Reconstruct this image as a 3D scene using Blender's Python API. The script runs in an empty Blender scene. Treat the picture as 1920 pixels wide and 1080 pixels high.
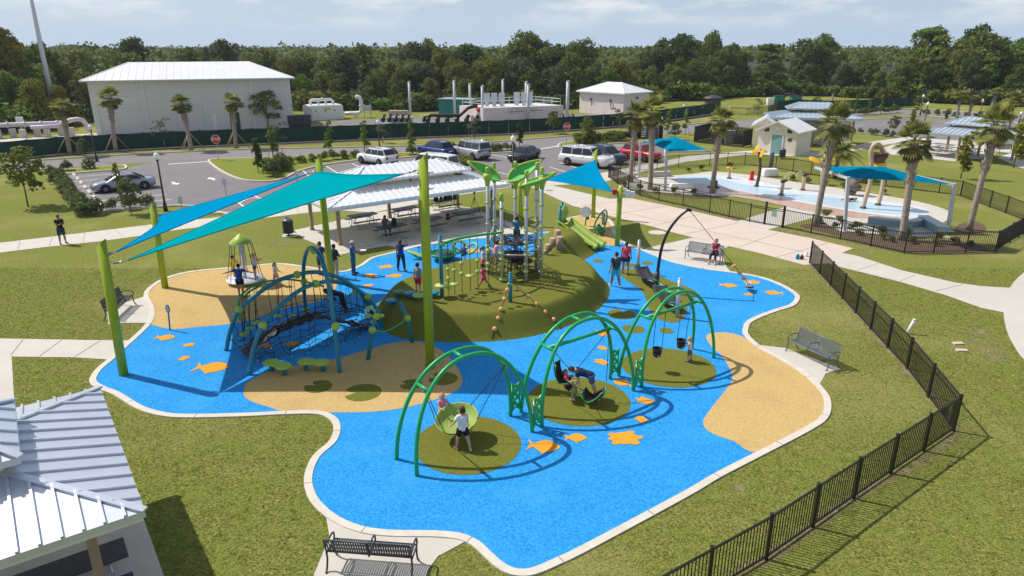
import bpy, bmesh, math, random
import numpy as np
from mathutils import Vector, Matrix
random.seed(7); RNG = np.random.default_rng(11)
scene = bpy.context.scene
COL = scene.collection
R = math.radians
PI = math.pi

# ---------------------------------------------------------------- camera, sky, sun, exposure
CAM_H, FOC, PITCH = 11.2, 1300.0, R(19.172)
cd = bpy.data.cameras.new("camera"); cam = bpy.data.objects.new("camera", cd); COL.objects.link(cam)
cam.location = (0, 0, CAM_H); cam.rotation_euler = (R(90) - PITCH, 0, 0)
cd.sensor_width = 36; cd.lens = FOC / 1920 * 36; cd.clip_start = .1; cd.clip_end = 6000
scene.camera = cam
SUN_EL, SUN_AZ = R(51), R(157)            # azimuth of the sun, counter-clockwise from +X
ld = bpy.data.lights.new("sun", 'SUN'); ld.energy = 4.6; ld.angle = R(.55); ld.color = (1, .95, .87)
sun = bpy.data.objects.new("sun", ld); COL.objects.link(sun)
sdir = Vector((math.cos(SUN_EL) * math.cos(SUN_AZ), math.cos(SUN_EL) * math.sin(SUN_AZ), math.sin(SUN_EL)))
sun.rotation_euler = sdir.to_track_quat('Z', 'Y').to_euler(); sun.location = (-40, 20, 60)
scene.view_settings.view_transform = 'Standard'; scene.view_settings.look = 'None'
scene.view_settings.exposure = 0.0; scene.view_settings.gamma = 1
w = bpy.data.worlds.new("World"); scene.world = w; w.use_nodes = True
nt = w.node_tree; nt.nodes.clear()
def nd(nt, t, **k):
    n = nt.nodes.new(t)
    for a, v in k.items(): setattr(n, a, v)
    return n
sky = nd(nt, 'ShaderNodeTexSky', sky_type='NISHITA', sun_disc=False, sun_elevation=SUN_EL,
         sun_rotation=math.atan2(sdir.x, sdir.y), altitude=20, air_density=1.0, dust_density=1.2, ozone_density=2.5)
bg = nd(nt, 'ShaderNodeBackground'); bg.inputs['Strength'].default_value = .10
out = nd(nt, 'ShaderNodeOutputWorld')
# clouds: low cumulus banks drifting across the upper sky
tc = nd(nt, 'ShaderNodeTexCoord'); mp = nd(nt, 'ShaderNodeMapping'); mp.inputs['Scale'].default_value = (2.6, 2.6, 10)
mp.inputs['Location'].default_value = (.35, .1, .4)
n1 = nd(nt, 'ShaderNodeTexNoise'); n1.inputs['Scale'].default_value = 2.6; n1.inputs['Detail'].default_value = 9; n1.inputs['Roughness'].default_value = .62
cr = nd(nt, 'ShaderNodeValToRGB'); cr.color_ramp.elements[0].position = .46; cr.color_ramp.elements[1].position = .62
sx = nd(nt, 'ShaderNodeSeparateXYZ')
hg = nd(nt, 'ShaderNodeMapRange'); hg.inputs['From Min'].default_value = .016; hg.inputs['From Max'].default_value = .05; hg.inputs['To Max'].default_value = .75
mu = nd(nt, 'ShaderNodeMath', operation='MULTIPLY'); mu.use_clamp = True
mixc = nd(nt, 'ShaderNodeMixRGB'); mixc.inputs['Color2'].default_value = (9.0, 9.1, 9.4, 1)
mixh = nd(nt, 'ShaderNodeMixRGB'); mixh.inputs['Color2'].default_value = (5.5, 6.95, 8.8, 1); hm = nd(nt, 'ShaderNodeMapRange'); hm.inputs['From Min'].default_value = .0; hm.inputs['From Max'].default_value = .22; hm.inputs['To Min'].default_value = .92; hm.inputs['To Max'].default_value = .03
L = nt.links.new
L(tc.outputs['Generated'], mp.inputs['Vector']); L(mp.outputs['Vector'], n1.inputs['Vector']); L(n1.outputs['Fac'], cr.inputs['Fac'])
L(tc.outputs['Generated'], sx.inputs['Vector']); L(sx.outputs['Z'], hg.inputs['Value'])
L(cr.outputs['Color'], mu.inputs[0]); L(hg.outputs['Result'], mu.inputs[1])
L(sx.outputs['Z'], hm.inputs['Value']); L(hm.outputs['Result'], mixh.inputs['Fac']); L(sky.outputs['Color'], mixh.inputs['Color1']); L(mixh.outputs['Color'], mixc.inputs['Color1']); L(mu.outputs['Value'], mixc.inputs['Fac'])
L(mixc.outputs['Color'], bg.inputs['Color']); L(bg.outputs['Background'], out.inputs['Surface'])

# ---------------------------------------------------------------- survey: picture measurements -> places in the park (metres)
_s, _c = math.sin(PITCH), math.cos(PITCH)
def G(x, y, z=0.0):
    u = (x - 960) / FOC; v = (540 - y) / FOC
    d = Vector((u, _c + v * _s, -_s + v * _c)); t = (z - CAM_H) / d.z
    return Vector((d.x * t, d.y * t, z))
def A(x, y, Y):
    u = (x - 960) / FOC; v = (540 - y) / FOC
    d = Vector((u, _c + v * _s, -_s + v * _c)); t = Y / d.y
    return Vector((d.x * t, Y, CAM_H + d.z * t))
def GP(pts, z=0.0): return [G(a, b, z) for a, b in pts]
def spline(pts, n=8, closed=True):
    P = [Vector(p) for p in pts]; o = []; N = len(P)
    for i in range(N if closed else N - 1):
        if closed: a, b, c, d = P[i - 1], P[i], P[(i + 1) % N], P[(i + 2) % N]
        else: a, b, c, d = P[max(i - 1, 0)], P[i], P[i + 1], P[min(i + 2, N - 1)]
        for k in range(n):
            t = k / n
            o.append(.5 * ((2 * b) + (c - a) * t + (2 * a - 5 * b + 4 * c - d) * t * t + (3 * b - a - 3 * c + d) * t ** 3))
    if not closed: o.append(P[-1])
    return o

# ---------------------------------------------------------------- mesh building
WL = {}
def wloc(o):
    v = Vector((0, 0, 0))
    while o is not None: v = v + WL.get(o.name, o.location); o = o.parent
    return v
class MB:
    def __init__(s): s.v = []; s.f = []; s.mi = []; s.sm = []
    def add(s, vs, fs, mi=0, smooth=False):
        b = len(s.v); s.v += [tuple(v) for v in vs]
        for f in fs: s.f.append([b + i for i in f]); s.mi.append(mi); s.sm.append(smooth)
        return s
    def box(s, c, size, rz=0, mi=0, M=None, top=1.0):
        x, y, z = [a / 2 for a in size]; m = M if M is not None else Matrix.Rotation(rz, 3, 'Z'); c = Vector(c)
        vs = [c + m @ Vector((i * x * (top if k > 0 else 1), j * y * (top if k > 0 else 1), k * z)) for k in (-1, 1) for j in (-1, 1) for i in (-1, 1)]
        return s.add(vs, [(0, 2, 3, 1), (4, 5, 7, 6), (0, 1, 5, 4), (2, 6, 7, 3), (0, 4, 6, 2), (1, 3, 7, 5)], mi)
    def bar(s, a, b, wd, ht, mi=0):
        a, b = Vector(a), Vector(b); d = b - a; l = d.length
        if l < 1e-6: return s
        q = d.to_track_quat('X', 'Z').to_matrix()
        return s.box((a + b) / 2, (l, wd, ht), mi=mi, M=q)
    def tube(s, pts, r, n=8, mi=0, caps=True, ell=None, closed=False, smooth=True, up=None):
        P = [Vector(p) for p in pts]; N = len(P)
        rs = r if isinstance(r, (list, tuple)) else [r] * N
        nrm = None; vs = []
        for i, p in enumerate(P):
            if closed: t = P[(i + 1) % N] - P[i - 1]
            else: t = P[min(i + 1, N - 1)] - P[max(i - 1, 0)]
            t = t.normalized() if t.length > 1e-9 else Vector((0, 0, 1))
            if up is not None:
                nrm = Vector(up) - t * t.dot(Vector(up))
                if nrm.length < 1e-4: nrm = t.orthogonal()
            elif nrm is None: nrm = t.orthogonal()
            else:
                nrm = nrm - t * t.dot(nrm)
                if nrm.length < 1e-6: nrm = t.orthogonal()
            nrm = nrm.normalized(); b = t.cross(nrm)
            for k in range(n):
                a = 2 * PI * k / n; rr = rs[i]
                if isinstance(rr, (tuple, list)): vs.append(p + nrm * math.cos(a) * rr[0] + b * math.sin(a) * rr[1])
                else: vs.append(p + nrm * math.cos(a) * rr + b * math.sin(a) * rr)
        fs = []
        for i in range(N if closed else N - 1):
            j = (i + 1) % N
            for k in range(n): fs.append((i * n + k, i * n + (k + 1) % n, j * n + (k + 1) % n, j * n + k))
        b0 = len(s.v); s.add(vs, fs, mi, smooth)
        if caps and not closed:
            for base, rev in ((0, True), ((N - 1) * n, False)):
                l = [b0 + base + k for k in range(n)]
                s.f.append(l[::-1] if rev else l); s.mi.append(mi); s.sm.append(False)
        return s
    def lathe(s, prof, c=(0, 0, 0), n=16, mi=0, M=None, smooth=True):
        c = Vector(c); vs = []; fs = []
        for r, z in prof:
            for k in range(n):
                a = 2 * PI * k / n; p = Vector((r * math.cos(a), r * math.sin(a), z))
                vs.append(c + (M @ p if M is not None else p))
        for i in range(len(prof) - 1):
            for k in range(n): fs.append((i * n + k, i * n + (k + 1) % n, (i + 1) * n + (k + 1) % n, (i + 1) * n + k))
        fs.append(tuple(range(n))[::-1]); fs.append(tuple((len(prof) - 1) * n + k for k in range(n)))
        return s.add(vs, fs, mi, smooth)
    def ball(s, c, r, n=10, mi=0, sc=(1, 1, 1), M=None):
        h = n // 2 + 1; m = M if M is not None else Matrix.Identity(3); D = Matrix.Diagonal(Vector(sc)).to_3x3()
        prof = [(max(1e-4, r * math.sin(PI * i / h)), -r * math.cos(PI * i / h)) for i in range(h + 1)]
        return s.lathe(prof, c, n, mi, m @ D)
    def prism(s, poly, z0, z1, mi=0):
        n = len(poly); p2 = [(p[0], p[1]) for p in poly]
        ar = sum(p2[i - 1][0] * p2[i][1] - p2[i][0] * p2[i - 1][1] for i in range(n))
        if ar < 0: p2 = p2[::-1]
        vs = [(x, y, z0) for x, y in p2] + [(x, y, z1) for x, y in p2]
        fs = [tuple(range(n, 2 * n))] + [tuple(range(n))[::-1]] + [(i, (i + 1) % n, n + (i + 1) % n, n + i) for i in range(n)]
        return s.add(vs, fs, mi)
    def sheet(s, poly, z, mi=0):
        n = len(poly); p2 = [(p[0], p[1]) for p in poly]
        ar = sum(p2[i - 1][0] * p2[i][1] - p2[i][0] * p2[i - 1][1] for i in range(n))
        if ar < 0: p2 = p2[::-1]
        return s.add([(x, y, z) for x, y in p2], [tuple(range(n))], mi)
    def slab(s, pts, off, mi=0):
        """thick plate: polygon pts (3-D) extruded by vector off"""
        n = len(pts); off = Vector(off); P = [Vector(p) for p in pts]
        return s.add(P + [p + off for p in P], [tuple(range(n))[::-1], tuple(range(n, 2 * n))] + [(i, (i + 1) % n, n + (i + 1) % n, n + i) for i in range(n)], mi)
    def band(s, line, half, z0, z1, closed=False, mi=0, side=0):
        """kerb of constant width along a line on the ground"""
        P = [Vector((p[0], p[1])) for p in line]; N = len(P); vs = []
        for i, p in enumerate(P):
            t = (P[(i + 1) % N] - P[i - 1]) if closed else (P[min(i + 1, N - 1)] - P[max(i - 1, 0)])
            t = t.normalized() if t.length > 1e-9 else Vector((1, 0)); nn = Vector((-t.y, t.x))
            a = p + nn * (half * (1 + side)); b = p - nn * (half * (1 - side))
            vs += [(a.x, a.y, z0), (a.x, a.y, z1), (b.x, b.y, z1), (b.x, b.y, z0)]
        fs = []
        for i in range(N if closed else N - 1):
            j = (i + 1) % N
            for k in range(3): fs.append((i * 4 + k, i * 4 + k + 1, j * 4 + k + 1, j * 4 + k))
        if not closed: fs += [(0, 1, 2, 3), tuple((N - 1) * 4 + k for k in (3, 2, 1, 0))]
        return s.add(vs, fs, mi)
    def build(s, name, mats, parent=None, loc=None, world=False, bevel=0, recalc=True):
        off = Vector((0, 0, 0))
        if world and parent is not None: off = wloc(parent)
        if loc is not None: off = Vector(loc)
        me = bpy.data.meshes.new(name)
        me.from_pydata([(v[0] - off.x, v[1] - off.y, v[2] - off.z) for v in s.v], [], s.f)
        mats = mats if isinstance(mats, (list, tuple)) else [mats]
        for m in mats: me.materials.append(m)
        me.polygons.foreach_set('material_index', s.mi); me.polygons.foreach_set('use_smooth', s.sm)
        if recalc:
            bm = bmesh.new(); bm.from_mesh(me); bmesh.ops.recalc_face_normals(bm, faces=bm.faces); bm.to_mesh(me); bm.free()
        o = bpy.data.objects.new(name, me); COL.objects.link(o)
        if loc is not None: o.location = loc
        if parent is not None: o.parent = parent
        if bevel:
            b = o.modifiers.new('bevel', 'BEVEL'); b.width = bevel; b.segments = 2; b.limit_method = 'ANGLE'; b.angle_limit = R(40)
        return o
def tag(o, label=None, cat=None, group=None, kind=None):
    if label: o['label'] = label
    if cat: o['category'] = cat
    if group: o['group'] = group
    if kind: o['kind'] = kind
    return o
def thing(name, label, cat, loc=(0, 0, 0), rz=0, group=None):
    o = bpy.data.objects.new(name, None); COL.objects.link(o); o.location = loc; o.rotation_euler = (0, 0, rz); o.empty_display_size = .2
    return tag(o, label, cat, group)
def struct(o): o['kind'] = 'structure'; return o
def copy_tree(o, parent=None, loc=None, rz=None, label=None, group=None, sc=None):
    c = o.copy(); COL.objects.link(c)
    if parent is not None: c.parent = parent
    for ch in o.children: copy_tree(ch, c)
    if loc is not None: c.location = loc
    if rz is not None: c.rotation_euler = (0, 0, rz)
    if sc is not None: c.scale = sc if isinstance(sc, (tuple, list)) else (sc, sc, sc)
    if label: c['label'] = label
    if group: c['group'] = group
    return c
def quads(name, V, mat, parent=None, smooth=False):
    """V: (n,k,3) array of separate faces"""
    V = np.asarray(V, dtype=np.float32); n, k, _ = V.shape
    me = bpy.data.meshes.new(name); me.vertices.add(n * k); me.vertices.foreach_set('co', V.ravel())
    me.loops.add(n * k); me.loops.foreach_set('vertex_index', np.arange(n * k, dtype=np.int32))
    me.polygons.add(n); me.polygons.foreach_set('loop_start', np.arange(0, n * k, k, dtype=np.int32)); me.polygons.foreach_set('loop_total', np.full(n, k, dtype=np.int32))
    me.materials.append(mat); me.update(calc_edges=True); me.validate()
    o = bpy.data.objects.new(name, me); COL.objects.link(o)
    if parent is not None: o.parent = parent
    return o

# ---------------------------------------------------------------- materials
def mat(name, col, rough=.6, metal=0, var=0, scale=4, detail=5, col2=None, bump=0, bscale=None, spec=.4, coat=0, lo=.3, hi=.7, big=None, objvar=0, trans=0, alpha=None, big2=None, ragged=None):
    """var>0 or col2: colour wanders by procedural noise in object/world space"""
    m = bpy.data.materials.new(name); m.use_nodes = True; t = m.node_tree; b = t.nodes['Principled BSDF']
    b.inputs['Roughness'].default_value = rough; b.inputs['Metallic'].default_value = metal
    b.inputs['Specular IOR Level'].default_value = spec
    if coat: b.inputs['Coat Weight'].default_value = coat; b.inputs['Coat Roughness'].default_value = .06
    c = (*col, 1); b.inputs['Base Color'].default_value = c; last = None
    if var or col2 or bump or big or objvar:
        g = nd(t, 'ShaderNodeNewGeometry') if not objvar else nd(t, 'ShaderNodeTexCoord')
        po = g.outputs['Position'] if not objvar else g.outputs['Object']
    if var or col2:
        n = nd(t, 'ShaderNodeTexNoise'); n.inputs['Scale'].default_value = scale; n.inputs['Detail'].default_value = detail; n.inputs['Roughness'].default_value = .65
        r = nd(t, 'ShaderNodeValToRGB'); r.color_ramp.elements[0].position = lo; r.color_ramp.elements[1].position = hi
        c2 = col2 if col2 else tuple(min(1, x * (1 + var)) for x in col); c1 = col if col2 else tuple(x * (1 - var) for x in col)
        r.color_ramp.elements[0].color = (*c1, 1); r.color_ramp.elements[1].color = (*c2, 1)
        t.links.new(po, n.inputs['Vector']); t.links.new(n.outputs['Fac'], r.inputs['Fac']); last = r.outputs['Color']
    if big:   # (scale, colour, lo, hi, amount)
        n = nd(t, 'ShaderNodeTexNoise'); n.inputs['Scale'].default_value = big[0]; n.inputs['Detail'].default_value = 4
        r = nd(t, 'ShaderNodeMapRange'); r.inputs['From Min'].default_value = big[2]; r.inputs['From Max'].default_value = big[3]; r.inputs['To Max'].default_value = big[4]
        x = nd(t, 'ShaderNodeMixRGB'); x.inputs['Color2'].default_value = (*big[1], 1)
        t.links.new(po, n.inputs['Vector']); t.links.new(n.outputs['Fac'], r.inputs['Value']); t.links.new(r.outputs['Result'], x.inputs['Fac'])
        if last: t.links.new(last, x.inputs['Color1'])
        else: x.inputs['Color1'].default_value = c
        last = x.outputs['Color']
    if big2:
        n = nd(t, 'ShaderNodeTexNoise'); n.inputs['Scale'].default_value = big2[0]; n.inputs['Detail'].default_value = 7; n.inputs['Roughness'].default_value = .6
        r = nd(t, 'ShaderNodeMapRange'); r.inputs['From Min'].default_value = big2[2]; r.inputs['From Max'].default_value = big2[3]; r.inputs['To Max'].default_value = big2[4]
        x = nd(t, 'ShaderNodeMixRGB'); x.inputs['Color2'].default_value = (*big2[1], 1)
        t.links.new(po, n.inputs['Vector']); t.links.new(n.outputs['Fac'], r.inputs['Value']); t.links.new(r.outputs['Result'], x.inputs['Fac']); t.links.new(last, x.inputs['Color1']); last = x.outputs['Color']
    if ragged:
        n = nd(t, 'ShaderNodeTexNoise'); n.inputs['Scale'].default_value = ragged[0]; n.inputs['Detail'].default_value = 8; n.inputs['Roughness'].default_value = .7
        r = nd(t, 'ShaderNodeMapRange'); r.inputs['From Min'].default_value = ragged[1]; r.inputs['From Max'].default_value = ragged[2]
        t.links.new(po, n.inputs['Vector']); t.links.new(n.outputs['Fac'], r.inputs['Value']); t.links.new(r.outputs['Result'], b.inputs['Alpha'])
    if objvar:
        oi = nd(t, 'ShaderNodeObjectInfo'); hs = nd(t, 'ShaderNodeHueSaturation')
        a = nd(t, 'ShaderNodeMapRange'); a.inputs['To Min'].default_value = 1 - objvar; a.inputs['To Max'].default_value = 1 + objvar
        h = nd(t, 'ShaderNodeMapRange'); h.inputs['To Min'].default_value = .5 - objvar * .07; h.inputs['To Max'].default_value = .5 + objvar * .05
        t.links.new(oi.outputs['Random'], a.inputs['Value']); t.links.new(a.outputs['Result'], hs.inputs['Value'])
        fr = nd(t, 'ShaderNodeMath', operation='FRACT'); m7 = nd(t, 'ShaderNodeMath', operation='MULTIPLY'); m7.inputs[1].default_value = 7.31
        t.links.new(oi.outputs['Random'], m7.inputs[0]); t.links.new(m7.outputs[0], fr.inputs[0]); t.links.new(fr.outputs[0], h.inputs['Value']); t.links.new(h.outputs['Result'], hs.inputs['Hue'])
        if last: t.links.new(last, hs.inputs['Color'])
        else: hs.inputs['Color'].default_value = c
        last = hs.outputs['Color']
    if last: t.links.new(last, b.inputs['Base Color'])
    if bump:
        n = nd(t, 'ShaderNodeTexNoise'); n.inputs['Scale'].default_value = bscale or scale * 4; n.inputs['Detail'].default_value = 4
        bp = nd(t, 'ShaderNodeBump'); bp.inputs['Strength'].default_value = min(1, bump); bp.inputs['Distance'].default_value = .03 * max(1, bump)
        t.links.new(po, n.inputs['Vector']); t.links.new(n.outputs['Fac'], bp.inputs['Height']); t.links.new(bp.outputs['Normal'], b.inputs['Normal'])
    if trans:
        b.inputs['Subsurface Weight'].default_value = 0
        tr = nd(t, 'ShaderNodeBsdfTranslucent'); mx = nd(t, 'ShaderNodeMixShader'); mx.inputs['Fac'].default_value = trans
        if last: t.links.new(last, tr.inputs['Color'])
        else: tr.inputs['Color'].default_value = c
        o = t.nodes['Material Output']; t.links.new(b.outputs[0], mx.inputs[1]); t.links.new(tr.outputs[0], mx.inputs[2]); t.links.new(mx.outputs[0], o.inputs['Surface'])
    if alpha is not None: b.inputs['Alpha'].default_value = alpha
    return m
M = {}
M['grass'] = mat('grass', (.088, .108, .018), .9, col2=(.34, .345, .092), scale=11, detail=12, bump=1.6, bscale=34, spec=.03, big=(.8, (.20, .25, .042), .42, .66, .55), lo=.36, hi=.64, big2=(.11, (.43, .37, .16), .48, .70, .55))
M['lawn'] = mat('lawn_green', (.11, .15, .018), .9, col2=(.29, .325, .07), scale=12, lo=.36, hi=.64, detail=8, bump=1, bscale=20, spec=.03, big=(.2, (.2, .19, .06), .5, .8, .5))
M['blue'] = mat('blue_rubber', (.001, .205, .60), .85, col2=(.055, .42, .90), scale=16, detail=12, bump=.8, bscale=60, spec=.12, lo=.33, hi=.67, big=(.5, (.075, .42, .86), .5, .75, .45), big2=(1.3, (.03, .24, .56), .58, .75, .35))
M['sand'] = mat('tan_rubber', (.43, .28, .10), .9, col2=(.72, .52, .23), scale=24, detail=6, bump=.6, bscale=60, spec=.15, big=(.6, (.40, .25, .09), .5, .8, .4))
M['orange'] = mat('orange_rubber', (.80, .34, .025), .85, var=.18, scale=38, bump=.5, bscale=60, spec=.2)
M['turf'] = mat('artificial_turf', (.095, .104, .013), .95, col2=(.265, .27, .05), scale=24, detail=8, bump=1, bscale=60, spec=.1, big=(.35, (.20, .19, .04), .45, .75, .6))
M['concrete'] = mat('pale_concrete', (.56, .52, .46), .85, var=.07, scale=1.2, detail=8, bump=.15, bscale=30, big=(.3, (.46, .42, .36), .52, .8, .6))
M['pink'] = mat('pinkish_concrete', (.62, .51, .44), .85, var=.06, scale=1.0, detail=8, bump=.15, bscale=30, big=(.22, (.52, .42, .35), .5, .8, .7))
M['kerb'] = mat('kerb_concrete', (.62, .57, .49), .85, var=.1, scale=3, detail=6, bump=.15, bscale=30)
M['asphalt'] = mat('asphalt', (.19, .175, .18), .9, var=.16, scale=5, detail=10, bump=.3, bscale=60, big=(.35, (.13, .12, .125), .55, .78, .5), big2=(.09, (.25, .23, .23), .45, .7, .6))
M['road'] = mat('road_asphalt', (.215, .195, .197), .9, var=.14, scale=4, detail=10, bump=.3, bscale=60, big=(.1, (.24, .22, .21), .45, .75, .6))
M['paint'] = mat('road_paint', (.78, .78, .76), .7, var=.08, scale=6)
M['mulch'] = mat('mulch', (.075, .045, .028), .95, col2=(.20, .13, .085), scale=14, detail=7, bump=.9, bscale=40)
M['dirt'] = mat('bare_dirt', (.26, .20, .12), .95, col2=(.42, .34, .23), scale=8, bump=.5, ragged=(1.6, .47, .66))
M['soil'] = mat('fence_soil', (.20, .15, .085), .95, col2=(.34, .27, .17), scale=8, bump=.5, ragged=(2.4, .38, .58))
M['lime'] = mat('lime_metal', (.32, .42, .012), .38, spec=.5, var=.06, scale=2)
M['limepl'] = mat('lime_plastic', (.36, .52, .07), .42, var=.1, scale=3)
M['palelime'] = mat('pale_lime_plastic', (.42, .54, .14), .45, var=.12, scale=3)
M['leafgreen'] = mat('leaf_panel_green', (.09, .50, .11), .6, var=.1, scale=2)
M['green'] = mat('green_metal', (.010, .37, .10), .36, var=.08, scale=2, spec=.5)
M['dgreen'] = mat('deep_green_plastic', (.012, .20, .06), .45, var=.1, scale=3)
M['teal'] = mat('teal_metal', (.010, .215, .315), .36, var=.08, scale=2, spec=.5)
M['sail_teal'] = mat('teal_shade_cloth', (.0, .26, .31), 1, var=.05, scale=1.5, spec=0)
M['sail_blue'] = mat('blue_shade_cloth', (.0, .215, .41), 1, var=.05, scale=1.5, spec=0)
M['shade_cloth'] = mat('deep_blue_shade_cloth', (.0, .20, .34), 1, var=.06, scale=1.5, spec=0)
M['silver'] = mat('silver_paint', (.50, .53, .57), .35, metal=.25, var=.06, scale=2)
M['steel'] = mat('galvanised_steel', (.50, .52, .53), .35, metal=.8, var=.1, scale=4)
M['lgrey'] = mat('pale_grey_metal', (.56, .58, .62), .45, var=.06, scale=2)
M['rope'] = mat('black_rope', (.018, .018, .02), .8)
M['black'] = mat('black_metal', (.012, .012, .013), .4, spec=.5)
M['fence'] = mat('black_fence_metal', (.016, .015, .015), .4, spec=.5)
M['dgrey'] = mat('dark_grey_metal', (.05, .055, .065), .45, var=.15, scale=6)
M['benchgrey'] = mat('bench_grey_metal', (.15, .165, .19), .4, metal=.3, var=.1, scale=5)
M['rubber'] = mat('black_rubber', (.022, .021, .022), .7, var=.2, scale=6)
M['belt'] = mat('black_belting', (.035, .03, .033), .6, var=.2, scale=5)
M['wood'] = mat('log_wood', (.28, .19, .12), .85, col2=(.42, .31, .2), scale=8, bump=.4)
M['post'] = mat('timber_post', (.36, .26, .18), .7, var=.12, scale=5)
M['white'] = mat('white_metal', (.80, .80, .79), .45, var=.03, scale=3)
M['roof'] = mat('white_roof_metal', (.80, .81, .83), .4, metal=.1, var=.06, scale=.8, spec=.5)
M['roof_metal'] = mat('galvanised_roof', (.60, .64, .72), .35, metal=.42, var=.06, scale=.8, spec=.5)
M['roof_blue'] = mat('pale_blue_roof_metal', (.50, .58, .66), .35, metal=.35, var=.06, scale=.8)
M['roof_dull'] = mat('white_roof_sheeting', (.74, .74, .75), .5, var=.05, scale=.5)
M['stucco'] = mat('cream_stucco', (.76, .69, .58), .9, var=.06, scale=2, bump=.15, bscale=20)
M['wall'] = mat('pale_wall_panel', (.72, .67, .70), .85, var=.03, scale=.7, bump=.1, bscale=4, big=(.06, (.66, .61, .64), .45, .7, .5))
M['wall2'] = mat('pinkish_wall', (.78, .68, .63), .85, var=.05, scale=1)
M['screen'] = mat('green_screen_cloth', (.004, .034, .026), .85, col2=(.008, .062, .044), scale=1.2, detail=6)
M['trunk'] = mat('tree_bark', (.12, .09, .065), .95, col2=(.22, .17, .13), scale=7, bump=.6, objvar=.15)
M['palm_trunk'] = mat('palm_bark', (.22, .18, .14), .95, col2=(.46, .39, .32), scale=10, bump=.8, objvar=.1)
M['red'] = mat('red_paint', (.62, .012, .018), .4)
M['yellow'] = mat('yellow_panel', (.82, .46, .02), .5, var=.08, scale=3)
M['peach'] = mat('peach_bead', (.80, .36, .15), .5, var=.08, scale=9)
M['tan'] = mat('tan_pole', (.55, .42, .29), .55, var=.08, scale=3)
M['brown'] = mat('brown_bucket', (.10, .045, .035), .6, var=.2, scale=4)
M['glass'] = mat('dark_glass', (.012, .016, .020), .08, spec=.8)
M['tyre'] = mat('tyre_rubber', (.015, .015, .015), .8)
M['rim'] = mat('alloy_rim', (.5, .5, .52), .3, metal=.8)
M['lampglobe'] = mat('frosted_globe', (.85, .85, .83), .25)
M['tail'] = mat('red_lens', (.45, .01, .012), .2)
M['lens'] = mat('clear_lens', (.75, .77, .78), .12)
M['chrome'] = mat('chrome_trim', (.6, .6, .62), .18, metal=1)
M['teal_door'] = mat('sage_door', (.20, .38, .37), .5, var=.05, scale=3)
M['purple'] = mat('lilac_pipe', (.58, .52, .60), .5, var=.08, scale=1.5)
M['tank_green'] = mat('green_enclosure', (.02, .21, .16), .5, var=.1, scale=2)
def leafmat(n, c1, c2, objvar=.18, trans=.28, scale=1.1):
    return mat(n, c1, .75, col2=c2, scale=scale, detail=3, objvar=objvar, spec=.2, trans=trans)
M['oak'] = leafmat('oak_leaves', (.048, .078, .016), (.22, .265, .056))
M['dark'] = leafmat('dark_leaves', (.032, .060, .017), (.14, .19, .05))
M['olive'] = leafmat('olive_leaves', (.075, .095, .016), (.27, .285, .06))
M['greyleaf'] = leafmat('grey_green_leaves', (.08, .095, .04), (.16, .18, .085))
M['bright'] = leafmat('bright_leaves', (.085, .15, .016), (.22, .32, .05))
M['yellowleaf'] = leafmat('yellowing_leaves', (.13, .14, .014), (.29, .275, .04))
M['shrub'] = leafmat('shrub_leaves', (.062, .09, .022), (.19, .225, .07), scale=3)
M['frond'] = leafmat('palm_fronds', (.12, .15, .028), (.38, .38, .12), scale=2)
M['deadfrond'] = leafmat('dead_palm_fronds', (.17, .115, .055), (.30, .22, .12), scale=2)

# ================================================================ SETTING: ground, paths, playground floor, roads
g = MB(); g.sheet([(-2500, -200), (2500, -200), (2500, 4000), (-2500, 4000)], 0); struct(g.build('ground', M['grass']))
Z_PATH, Z_BLUE = .012, .022
def flat(name, poly, z, m, sp=0):
    P = poly
    if sp: P = spline(P, sp)
    b = MB(); b.sheet(P, z); return struct(b.build(name, m))
# playground outline (inner edge of the kerb)
OUT = [(181,714),(197,726),(225,737),(267,762),(306,774),(352,778),(457,776),(538,772),(600,772),(630,784),(639,804),(630,830),(600,858),(586,893),(591,925),(609,950),(640,973),(686,990),(740,996),(813,997),(864,1002),(897,1016),(923,1039),(945,1058),(968,1068),(996,1067),(1038,1050),(1100,1020),(1280,924),(1338,890),(1420,848),(1502,806),(1537,783),(1545,759),(1537,736),(1502,701),(1455,672),(1417,651),(1394,629),(1393,615),(1400,603),(1422,592),(1452,581),(1480,572),(1490,560),(1486,551),(1464,537),(1428,523),(1382,514),(1336,508),(1290,500),(1254,491),(1223,479),(1202,470),(1183,464),(1165,454),(1153,445),(1147,433),(1145,421),(1134,410),(1110,405),(1085,407),(1065,413),(1060,424),(1066,434),(1030,437),(951,444),(905,448),(877,450),(831,456),(785,463),(764,469),(736,476),(701,485),(680,499),(645,511),(600,507),(559,501),(518,497),(455,503),(400,507),(350,513),(310,525),(285,542),(279,556),(288,575),(290,594),(280,612),(262,630),(240,650),(212,676),(190,695)]
OUTW = spline(GP(OUT), 5)
flat('playground_floor', OUTW, Z_BLUE, M['blue'])
k = MB(); k.band(OUTW, .11, 0, .045, closed=True, side=-1)
kerb = struct(k.build('playground_kerb', M['kerb']))
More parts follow.
